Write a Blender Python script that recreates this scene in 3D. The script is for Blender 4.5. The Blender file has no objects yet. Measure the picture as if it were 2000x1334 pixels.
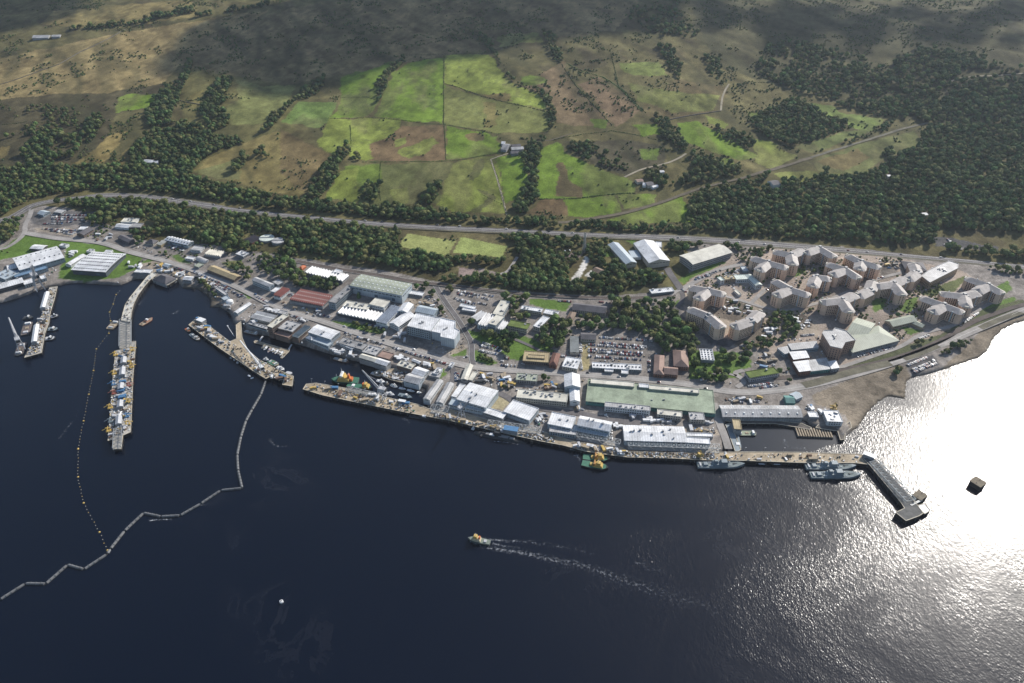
import bpy, math, random
import numpy as np
from mathutils import Vector, Matrix
random.seed(7); RNG = np.random.default_rng(11)
SC = bpy.context.scene
COL = SC.collection
rad = math.radians

# ---------------------------------------------------------------- camera, sky, sun, exposure
CAM_H, TILT, FPX = 614.0, rad(35.0), 1500.0      # height (m), downward tilt, focal length in photo pixels (2000 wide)
cd = bpy.data.cameras.new('camera'); cam = bpy.data.objects.new('camera', cd); COL.objects.link(cam)
cam.location = (0, 0, CAM_H); cam.rotation_euler = (rad(90) - TILT, 0, 0)
cd.sensor_width = 36; cd.lens = FPX / 2000 * 36; cd.clip_start = 1; cd.clip_end = 40000
SC.camera = cam
SUN_AZ, SUN_EL = rad(43), rad(31.5)
SDIR = Vector((math.sin(SUN_AZ) * math.cos(SUN_EL), math.cos(SUN_AZ) * math.cos(SUN_EL), math.sin(SUN_EL)))
w = bpy.data.worlds.new('World'); SC.world = w; w.use_nodes = True
nt = w.node_tree; bg = nt.nodes['Background']
sky = nt.nodes.new('ShaderNodeTexSky'); sky.sky_type = 'NISHITA'; sky.sun_disc = False
sky.sun_elevation = SUN_EL; sky.sun_rotation = SUN_AZ; sky.altitude = 100; sky.air_density = 1.0; sky.dust_density = 1.0
nt.links.new(sky.outputs[0], bg.inputs[0]); bg.inputs[1].default_value = 0.1
sl = bpy.data.lights.new('sun', 'SUN'); sl.energy = 4.8; sl.angle = rad(0.5); sl.color = (1.0, 0.945, 0.87)
so = bpy.data.objects.new('sun', sl); COL.objects.link(so); so.rotation_euler = SDIR.to_track_quat('Z', 'Y').to_euler()
so.location = (0, 0, 900)
SC.view_settings.view_transform = 'Standard'; SC.view_settings.look = 'None'
SC.view_settings.gamma = 1; SC.view_settings.use_curve_mapping = False; SC.view_settings.exposure = 0.42
HAZE_D = 0.00003
SC.render.engine = 'CYCLES'
SC.cycles.max_bounces = 5; SC.cycles.diffuse_bounces = 2; SC.cycles.glossy_bounces = 2; SC.cycles.transparent_max_bounces = 8
SC.cycles.volume_bounces = 0; SC.cycles.sample_clamp_indirect = 4; SC.cycles.caustics_reflective = False; SC.cycles.caustics_refractive = False

# ---------------------------------------------------------------- survey frames: where each plan sheet sits
FR = {'A': (0, 360, 3.924), 'B': (400, 420, 4.765), 'C': (750, 420, 4.765), 'D': (1000, 420, 4.169), 'E': (1300, 440, 4.4475),
      'F': (1600, 440, 4.4475), 'G': (850, 640, 4.765), 'H': (1100, 640, 4.765), 'I': (1350, 680, 3.706), 'J': (550, 620, 5.0),
      'K': (0, 520, 3.509), 'L': (340, 580, 6.063), 'M': (0, 0, 2.857), 'N': (600, 0, 2.857), 'O': (1200, 0, 2.5),
      'Q': (0, 850, 2.756), 'R': (850, 950, 3.077), 'S': (1500, 700, 3.336), 'T': (900, 240, 4.0), 'Z': (0, 0, 1.0),
      'a': (0, 440, 5.131), 'b': (200, 440, 6.064), 'c': (640, 640, 6.667), 'd': (180, 640, 5.333), 'e': (1330, 470, 8.895),
      'f': (1480, 460, 8.895), 'g': (900, 820, 6.25), 'h': (1340, 880, 5.556), 'i': (460, 580, 8.333)}
def F(r, pts):
    x0, y0, s = FR[r]
    return [(x0 + x / s, y0 + y / s) for x, y in pts]
CT, ST = math.cos(TILT), math.sin(TILT)
def at(px, py, z=0.0):                    # survey point -> ground plan at height z
    u, v = (px - 1000) / FPX, (py - 667) / FPX
    dy, dz = CT - v * ST, -(ST + v * CT)
    t = (z - CAM_H) / dz
    return Vector((u * t, dy * t, z))
def to_px(x, y, z):
    f = y * CT - (z - CAM_H) * ST; up = y * ST + (z - CAM_H) * CT
    f = np.maximum(f, 1.0)
    return 1000 + FPX * x / f, 667 - FPX * up / f

# ---------------------------------------------------------------- numeric noise and terrain height
_P = np.random.default_rng(5).random((256, 256))
def vn(x, y, seed=0):
    x = x + seed * 17.3; y = y + seed * 9.1
    xi = np.floor(x).astype(np.int64); yi = np.floor(y).astype(np.int64); fx = x - xi; fy = y - yi
    fx = fx * fx * (3 - 2 * fx); fy = fy * fy * (3 - 2 * fy)
    a = _P[xi & 255, yi & 255]; b = _P[(xi + 1) & 255, yi & 255]; c = _P[xi & 255, (yi + 1) & 255]; d = _P[(xi + 1) & 255, (yi + 1) & 255]
    return (a * (1 - fx) + b * fx) * (1 - fy) + (c * (1 - fx) + d * fx) * fy
def fbm(x, y, s, o=4, seed=0):
    r = 0; a = .5; t = 0
    for k in range(o):
        r = r + a * vn(x / s, y / s, seed + k * 3); t += a; a *= .5; s *= .5
    return r / t
def ss(t):
    t = np.clip(t, 0, 1); return t * t * (3 - 2 * t)
def hland(x, y):
    x = np.asarray(x, float); y = np.asarray(y, float)
    y0 = 800 + 240 * ss((-x - 200) / 400) + 130 * ss((x - 350) / 400)
    yr = 1185 - .17 * np.clip(x, -1200, 1200)
    h = 4 + .062 * (np.clip(y, None, 1e9) - y0).clip(0, 1e9).clip(None, (yr - y0).clip(0, 1e9))
    d = (y - yr - 25).clip(0, 1e9)
    k = ss(d / 200)
    h = h + .135 * d - .06 * (d - 1400).clip(0, 1e9) - .065 * (d - 3500).clip(0, 1e9)
    h = h + k * (26 * (fbm(x, y, 420, 3, 2) - .5) + 9 * (fbm(x + .5 * y, y, 120, 3, 4) - .5) + ss(d / 900) * 60 * (fbm(x, y, 900, 2, 8) - .5))
    h = h + k * 2.0 * (fbm(x, y, 30, 2, 14) - .5)
    return h
def gz(x, y): return float(hland(np.array([x]), np.array([y]))[0])
def gp(px, py, up=0.0):                    # survey point -> point on the terrain
    z = 20.0
    for _ in range(14):
        p = at(px, py, z + up); z2 = gz(p.x, p.y); z = .5 * z + .5 * z2
    p = at(px, py, z + up); return Vector((p.x, p.y, z + up))

# ---------------------------------------------------------------- materials
MATS = {}
def nmat(name, col, rough=.8, var=.25, scale=.15, col2=None, bump=0.0, ribs=None, metal=0.0, spec=.3, streak=0, rnd=0.0):
    if name in MATS: return MATS[name]
    m = bpy.data.materials.new(name); m.use_nodes = True; t = m.node_tree; N, Lk = t.nodes, t.links
    b = N['Principled BSDF']; b.inputs['Roughness'].default_value = rough; b.inputs['Metallic'].default_value = metal
    b.inputs['Specular IOR Level'].default_value = spec
    tc = N.new('ShaderNodeTexCoord'); n1 = N.new('ShaderNodeTexNoise'); n1.inputs['Scale'].default_value = scale; n1.inputs['Detail'].default_value = 6
    n1.inputs['Roughness'].default_value = .7
    mp = N.new('ShaderNodeMapping'); Lk.new(tc.outputs['Object'], mp.inputs[0]); Lk.new(mp.outputs[0], n1.inputs[0])
    if streak: mp.inputs['Scale'].default_value = (1, .15, 1) if streak == 1 else (1, 1, .2)
    cr = N.new('ShaderNodeValToRGB'); c2 = col2 or tuple(c * (1 - var * 1.4) for c in col)
    cr.color_ramp.elements[0].position = .3; cr.color_ramp.elements[0].color = (*c2, 1)
    cr.color_ramp.elements[1].position = .62; cr.color_ramp.elements[1].color = (*[min(1, c * (1 + var * .25)) for c in col], 1)
    Lk.new(n1.outputs[0], cr.inputs[0]); out = cr.outputs[0]
    n2 = N.new('ShaderNodeTexNoise'); n2.inputs['Scale'].default_value = scale * 9; n2.inputs['Detail'].default_value = 3; Lk.new(tc.outputs['Object'], n2.inputs[0])
    mx = N.new('ShaderNodeMix'); mx.data_type = 'RGBA'; mx.blend_type = 'MULTIPLY'; mx.inputs[0].default_value = var * 1.2
    rr = N.new('ShaderNodeValToRGB'); rr.color_ramp.elements[0].position = .35; rr.color_ramp.elements[0].color = (.5, .5, .5, 1); rr.color_ramp.elements[1].position = .6
    Lk.new(n2.outputs[0], rr.inputs[0]); Lk.new(out, mx.inputs[6]); Lk.new(rr.outputs[0], mx.inputs[7]); out = mx.outputs[2]
    if ribs:                                # joints between sheets / boards: thin darker grooves
        sx = N.new('ShaderNodeSeparateXYZ'); Lk.new(tc.outputs['Object'], sx.inputs[0])
        for ax, step, dark in ribs:
            a = N.new('ShaderNodeMath'); a.operation = 'MULTIPLY'; a.inputs[1].default_value = 1 / step; Lk.new(sx.outputs[ax], a.inputs[0])
            fr = N.new('ShaderNodeMath'); fr.operation = 'FRACT'; Lk.new(a.outputs[0], fr.inputs[0])
            ls = N.new('ShaderNodeMath'); ls.operation = 'LESS_THAN'; ls.inputs[1].default_value = .14; Lk.new(fr.outputs[0], ls.inputs[0])
            mu = N.new('ShaderNodeMath'); mu.operation = 'MULTIPLY'; mu.inputs[1].default_value = dark; Lk.new(ls.outputs[0], mu.inputs[0])
            m3 = N.new('ShaderNodeMix'); m3.data_type = 'RGBA'; m3.blend_type = 'MULTIPLY'; m3.inputs[7].default_value = (.35, .35, .36, 1)
            Lk.new(mu.outputs[0], m3.inputs[0]); Lk.new(out, m3.inputs[6]); out = m3.outputs[2]
    if rnd:
        oi = N.new('ShaderNodeObjectInfo'); hs = N.new('ShaderNodeHueSaturation')
        mr = N.new('ShaderNodeMapRange'); mr.inputs[3].default_value = 1 - rnd; mr.inputs[4].default_value = 1 + rnd
        Lk.new(oi.outputs['Random'], mr.inputs[0]); Lk.new(mr.outputs[0], hs.inputs['Value'])
        ml = N.new('ShaderNodeMath'); ml.operation = 'MULTIPLY'; ml.inputs[1].default_value = 7.31; Lk.new(oi.outputs['Random'], ml.inputs[0])
        fr = N.new('ShaderNodeMath'); fr.operation = 'FRACT'; Lk.new(ml.outputs[0], fr.inputs[0])
        m2 = N.new('ShaderNodeMapRange'); m2.inputs[3].default_value = .47; m2.inputs[4].default_value = .53; Lk.new(fr.outputs[0], m2.inputs[0]); Lk.new(m2.outputs[0], hs.inputs['Hue'])
        Lk.new(out, hs.inputs['Color']); out = hs.outputs[0]
    Lk.new(out, b.inputs['Base Color'])
    if bump:
        bp = N.new('ShaderNodeBump'); bp.inputs['Strength'].default_value = bump; bp.inputs['Distance'].default_value = .5
        Lk.new(n2.outputs[0], bp.inputs['Height']); Lk.new(bp.outputs[0], b.inputs['Normal'])
    MATS[name] = m; return m
RB = [(0, 3.0, .5)]; RB2 = [(1, 3.0, .5)]
PAL = dict(
 white=((.76, .77, .78), .5, .3, RB), whitev=((.76, .77, .78), .5, .3, RB2), cream=((.62, .6, .52), .7, .25, None), grey=((.33, .33, .33), .7, .4, RB), lgrey=((.48, .48, .48), .6, .35, RB),
 lblue=((.42, .48, .52), .45, .14, RB), blue=((.16, .26, .38), .5, .2, RB), slate=((.12, .115, .125), .75, .3, None), brown=((.22, .16, .12), .8, .3, None),  # lblue also stands in for shade on white walls and low roofs
 tan=((.42, .34, .2), .7, .25, RB), redbrown=((.2, .1, .075), .8, .25, None), pink=((.32, .22, .18), .8, .25, None), maroon=((.17, .05, .045), .7, .25, None),
 green=((.3, .36, .26), .7, .3, [(0, 62, .2)]), moss=((.14, .19, .05), .95, .4, None), ggrn=((.36, .39, .31), .6, .18, RB), wgrn=((.6, .66, .6), .6, .2, RB), hall=((.3, .32, .33), .6, .3, RB),
 gravel=((.38, .35, .3), .95, .3, None), concrete=((.45, .43, .39), .85, .3, None), brickw=((.26, .13, .09), .85, .3, None), sandw=((.42, .33, .23), .85, .2, None),
 wwall=((.62, .65, .66), .6, .2, None), bwall=((.3, .36, .4), .55, .2, RB), gwall=((.3, .31, .32), .7, .25, None), cwall=((.5, .46, .39), .8, .2, None), dwall=((.09, .105, .125), .5, .25, None), brwall=((.17, .13, .11), .8, .25, None), grnwall=((.1, .24, .22), .6, .2, None), orange=((.5, .14, .05), .6, .2, None), cyan=((.03, .3, .38), .5, .2, None))
def M(k):
    if k in MATS: return MATS[k]
    c, r, v, rb = PAL[k]; return nmat(k, c, r, v, .08, ribs=rb)
GLASS = nmat('window_glass', (.03, .04, .05), .15, .3, .2, spec=.6)
DOORM = nmat('door_paint', (.12, .16, .2), .6, .3, .3)
UNITM = nmat('plant_metal', (.42, .43, .44), .5, .4, .5, metal=.3)

# ---------------------------------------------------------------- mesh helper
class MB:
    def __init__(s): s.v = []; s.f = []; s.m = []
    def add(s, vs, fs, m=0):
        o = len(s.v); s.v += [tuple(v) for v in vs]; s.f += [tuple(i + o for i in f) for f in fs]; s.m += [m] * len(fs)
    def box(s, x0, x1, y0, y1, z0, z1, m=0):
        s.add([(x0, y0, z0), (x1, y0, z0), (x1, y1, z0), (x0, y1, z0), (x0, y0, z1), (x1, y0, z1), (x1, y1, z1), (x0, y1, z1)],
              [(0, 3, 2, 1), (4, 5, 6, 7), (0, 1, 5, 4), (1, 2, 6, 5), (2, 3, 7, 6), (3, 0, 4, 7)], m)
    def obox(s, c, ang, l, w_, z0, z1, m=0):
        ca, sa = math.cos(ang), math.sin(ang)
        q = [(c[0] + ca * a - sa * b, c[1] + sa * a + ca * b) for a, b in ((-l / 2, -w_ / 2), (l / 2, -w_ / 2), (l / 2, w_ / 2), (-l / 2, w_ / 2))]
        s.prism(q, z0, z1, m)
    def prism(s, poly, z0, z1, m=0, mt=None):
        n = len(poly); a = sum(poly[i][0] * poly[(i + 1) % n][1] - poly[(i + 1) % n][0] * poly[i][1] for i in range(n))
        if a < 0: poly = poly[::-1]
        s.add([(p[0], p[1], z0) for p in poly] + [(p[0], p[1], z1) for p in poly],
              [tuple(range(n))[::-1]] + [(i, (i + 1) % n, n + (i + 1) % n, n + i) for i in range(n)], m)
        s.add([(p[0], p[1], z1) for p in poly], [tuple(range(n))], m if mt is None else mt)
    def bar(s, a, b, r, m=0, n=4, r2=None):
        a, b = Vector(a), Vector(b); d = (b - a)
        if d.length < 1e-6: return
        d.normalize(); u = d.orthogonal().normalized(); v = d.cross(u); r2 = r if r2 is None else r2
        vs = [a + (u * math.cos(t) + v * math.sin(t)) * r for t in [2 * math.pi * k / n for k in range(n)]] + [b + (u * math.cos(t) + v * math.sin(t)) * r2 for t in [2 * math.pi * k / n for k in range(n)]]
        s.add(vs, [tuple(range(n))[::-1], tuple(range(n, 2 * n))] + [(k, (k + 1) % n, n + (k + 1) % n, n + k) for k in range(n)], m)
    def loft(s, rings, m=0, cap=True):
        n = len(rings[0]); vs = [p for r in rings for p in r]; fs = []
        for j in range(len(rings) - 1):
            for k in range(n): fs.append((j * n + k, j * n + (k + 1) % n, (j + 1) * n + (k + 1) % n, (j + 1) * n + k))
        if cap: fs += [tuple(range(n))[::-1], tuple(range((len(rings) - 1) * n, len(rings) * n))]
        s.add(vs, fs, m)
    def build(s, name, mats, parent=None, smooth=False, kind=None):
        if not s.v: return None
        me = bpy.data.meshes.new(name); me.from_pydata(s.v, [], s.f)
        for m in (mats if isinstance(mats, (list, tuple)) else [mats]): me.materials.append(m)
        me.polygons.foreach_set('material_index', s.m)
        if smooth: me.shade_smooth()
        me.update(); o = bpy.data.objects.new(name, me); COL.objects.link(o)
        if parent: o.parent = parent
        if kind: o['kind'] = kind
        return o
def tag(o, label=None, cat=None, group=None, kind=None):
    if label: o['label'] = label
    if cat: o['category'] = cat
    if group: o['group'] = group
    if kind: o['kind'] = kind
    return o
def root(name, loc, rz, label, cat, group=None):
    o = bpy.data.objects.new(name, None); COL.objects.link(o); o.location = loc; o.rotation_euler = (0, 0, rz)
    o.empty_display_size = 1; return tag(o, label, cat, group)
def copy_thing(o, loc, rz, label, group=None, scale=None):
    r = o.copy(); COL.objects.link(r); r.location = loc; r.rotation_euler = (0, 0, rz); r['label'] = label
    if group: r['group'] = group
    if scale: r.scale = scale
    for ch in o.children:
        c = ch.copy(); COL.objects.link(c); c.parent = r
        for g in ch.children:
            d = g.copy(); COL.objects.link(d); d.parent = c
    return r
# ---------------------------------------------------------------- ground: one sheet, land cover by survey polygons
def pip(px, py, poly):
    inside = np.zeros(px.shape, bool); xs = [p[0] for p in poly]; ys = [p[1] for p in poly]
    bb = (px >= min(xs)) & (px <= max(xs)) & (py >= min(ys)) & (py <= max(ys)); idx = np.nonzero(bb)[0]
    if not len(idx): return inside
    X, Y = px[idx], py[idx]; r = np.zeros(len(idx), bool); n = len(poly)
    for i in range(n):
        x1, y1 = poly[i]; x2, y2 = poly[(i + 1) % n]
        if y1 == y2: continue
        c = ((y1 > Y) != (y2 > Y)) & (X < (x2 - x1) * (Y - y1) / (y2 - y1) + x1); r ^= c
    inside[idx] = r; return inside
LAND = ([(-6000, 900), (-1500, 800), (-300, 640)] + F('a', [(0, 775), (200, 720), (400, 640), (500, 618), (575, 605), (740, 572), (1000, 588), (1220, 600)]) +
        F('b', [(230, 700), (400, 625), (560, 640), (760, 705), (890, 640), (940, 740), (1120, 750), (1210, 800), (1270, 870), (1260, 970), (1400, 960), (1480, 1010), (1530, 1080), (1560, 1180)]) +
        F('L', [(735, 330), (800, 300), (850, 390), (1000, 430)]) + F('i', [(340, 600), (600, 635), (850, 700), (940, 745), (1100, 785), (1500, 905), (1900, 1030)]) +
        F('c', [(0, 345), (270, 415), (400, 430), (780, 525), (850, 520), (1000, 600), (1010, 700), (1180, 765), (1290, 770), (1240, 940), (1330, 970), (1315, 1080)]) +
        F('G', [(0, 790), (350, 880), (700, 960), (1000, 1020), (1250, 1060), (1600, 1140), (1906, 1160)]) + F('H', [(1300, 1180), (1500, 1165), (1505, 900)]) +
        F('I', [(250, 525), (830, 520), (880, 575), (1030, 590), (1080, 665), (1110, 655), (1160, 600), (1215, 560), (1270, 480), (1350, 390), (1420, 345), (1500, 355), (1555, 375), (1560, 250), (1600, 205), (1700, 185)]) +
        F('F', [(800, 1330), (1000, 1275), (1130, 1235), (1380, 1148), (1460, 1100), (1510, 990), (1600, 900), (1700, 850), (1779, 830)]) + [(2200, 570), (2600, 500), (4000, 400), (9000, 360), (9000, -9000), (-6000, -9000)])
BEACH = F('I', [(870, 340), (1000, 290), (1200, 200), (1440, 120), (1560, 130), (1600, 215), (1555, 380), (1450, 340), (1270, 480), (1160, 600), (1110, 480), (1000, 430), (900, 410)])
BEACH2 = F('F', [(740, 1330), (1050, 1260), (1140, 1170), (1280, 1060), (1400, 900), (1779, 760), (1779, 835), (1600, 905), (1500, 1000), (1380, 1150), (1130, 1240), (850, 1330)])
BAY = F('b', [(1080, 690), (1200, 720), (1300, 830), (1400, 920), (1400, 965), (1260, 975), (1230, 860), (1100, 760), (930, 740), (940, 690)])
xs = np.concatenate([-1500 - np.cumsum(12 * 1.13 ** np.arange(38))[::-1], np.arange(-1500, 1560, 3.0), 1560 + np.cumsum(12 * 1.13 ** np.arange(38))])
ys = [430.0]
while ys[-1] < 2750: ys.append(ys[-1] + (2.4 + max(0, ys[-1] - 1200) * .0022))
ys = np.concatenate([np.array(ys), ys[-1] + np.cumsum(14 * 1.12 ** np.arange(36))])
GX, GY = np.meshgrid(xs, ys); nx, ny = len(xs), len(ys)
X, Y = GX.ravel(), GY.ravel(); Hh = hland(X, Y)
p0x, p0y = to_px(X, Y, np.zeros_like(X) + 1.0)
land = pip(p0x, p0y, LAND) | (Y > 1400)
lf = land.reshape(ny, nx).astype(float)
def blur(a, r):
    for _ in range(2):
        for ax in (0, 1):
            c = np.cumsum(np.pad(a, [(r + 1, r) if i == ax else (0, 0) for i in (0, 1)], mode='edge'), axis=ax)
            a = (c[2 * r + 1:] - c[:-2 * r - 1]) / (2 * r + 1) if ax == 0 else (c[:, 2 * r + 1:] - c[:, :-2 * r - 1]) / (2 * r + 1)
    return a
soft = blur(lf, 1); wide = blur(lf, 9)
sh = ((Y < 1400).reshape(ny, nx))
bm = blur((pip(p0x, p0y, BEACH) | pip(p0x, p0y, BEACH2) | pip(p0x, p0y, BAY)).reshape(ny, nx).astype(float), 3)
Zl = Hh.reshape(ny, nx)
beachh = (wide - .5) * 6.0 + .5
Zl = Zl * (1 - bm) + np.minimum(Zl, beachh) * bm
Z = np.where(sh, -5 + (Zl + 5) * ss((soft - .1) / .8), Zl)
Z = np.where(sh & (lf > .5), np.maximum(Z, .35), Z).ravel()
qx, qy = to_px(X, Y, Hh)
jw = (Y > 1120); jx = qx + (7 + 9 * jw) * (fbm(X, Y, 26, 4, 31) - .5); jy = qy + (4 + 5 * jw) * (fbm(X, Y, 26, 4, 37) - .5)
Cc = np.zeros((len(X), 3))
def cl(*c): return np.array(c)
n1 = fbm(X, Y, 160, 4, 3); n2 = fbm(X + .4 * Y, Y * .5, 40, 4, 6); n3 = fbm(X, Y, 9, 3, 9); n4 = fbm(X, Y, 4, 2, 19)
base = cl(.066, .066, .033)[None] * (1 - n1)[:, None] * 1.1 + cl(.115, .11, .052)[None] * n1[:, None] * 1.0
heath = ss((n2 - .5) * 6)[:, None]; base = base * (1 - .45 * heath) + cl(.06, .05, .036) * .45 * heath
Cc[:] = base
SHEETS = []
def paint(fr, pts, c, amt=1.0, jit=True, mot=.25, edge=.0, mul=False):
    poly = F(fr, pts) if fr else pts
    m = pip(jx, jy, poly) if jit else pip(qx, qy, poly)
    c = np.array(c); k = (1 - mot + 2 * mot * n2[m] * (.5 + n3[m]))[:, None]
    a = amt if not edge else amt * ss((n2[m] - edge) * 7)[:, None]
    Cc[m] = Cc[m] * (1 - a) + c[None] * k * a
MOORT = (.2, .17, .088); GRN = (.125, .19, .026); YG = (.18, .215, .045); OLV = (.11, .12, .042); BRN = (.125, .095, .055); SCR = (.05, .05, .032); TAN = (.22, .185, .08)
FORF = (.03, .036, .018); YARD = (.225, .203, .182); LAWN = (.1, .165, .035); MUD = (.2, .168, .128); DIRT = (.33, .28, .22); ASPH = (.1, .098, .1); CONC = (.42, .37, .29)
paint('M', [(-400, 400), (200, 280), (700, 180), (1230, 95), (1500, 60), (1300, 200), (1040, 330), (900, 470), (600, 520), (0, 570), (-400, 600)], MOORT, 1, mot=.4)
paint('M', [(230, 130), (300, 60), (800, 20), (1070, 0), (1100, 90), (700, 150), (350, 150)], (.17, .15, .07), .9, mot=.3)
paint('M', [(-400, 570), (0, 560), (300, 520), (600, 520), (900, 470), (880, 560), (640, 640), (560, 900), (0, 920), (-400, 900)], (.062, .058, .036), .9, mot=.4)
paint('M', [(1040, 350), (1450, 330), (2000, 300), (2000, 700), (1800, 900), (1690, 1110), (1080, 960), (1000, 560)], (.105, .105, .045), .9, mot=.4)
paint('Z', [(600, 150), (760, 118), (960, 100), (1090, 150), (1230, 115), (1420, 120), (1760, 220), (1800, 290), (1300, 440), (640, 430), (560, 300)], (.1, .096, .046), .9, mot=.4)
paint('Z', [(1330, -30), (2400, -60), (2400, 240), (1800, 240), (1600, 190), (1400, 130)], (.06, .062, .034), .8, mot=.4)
paint('Z', [(330, 120), (430, 52), (640, 0), (1260, -10), (1200, 60), (1000, 90), (860, 110), (700, 140), (560, 165), (400, 140)], (.15, .13, .075), .75, mot=.5)  # ground colour raised inside the cloud shadow to lighten its shade
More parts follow.
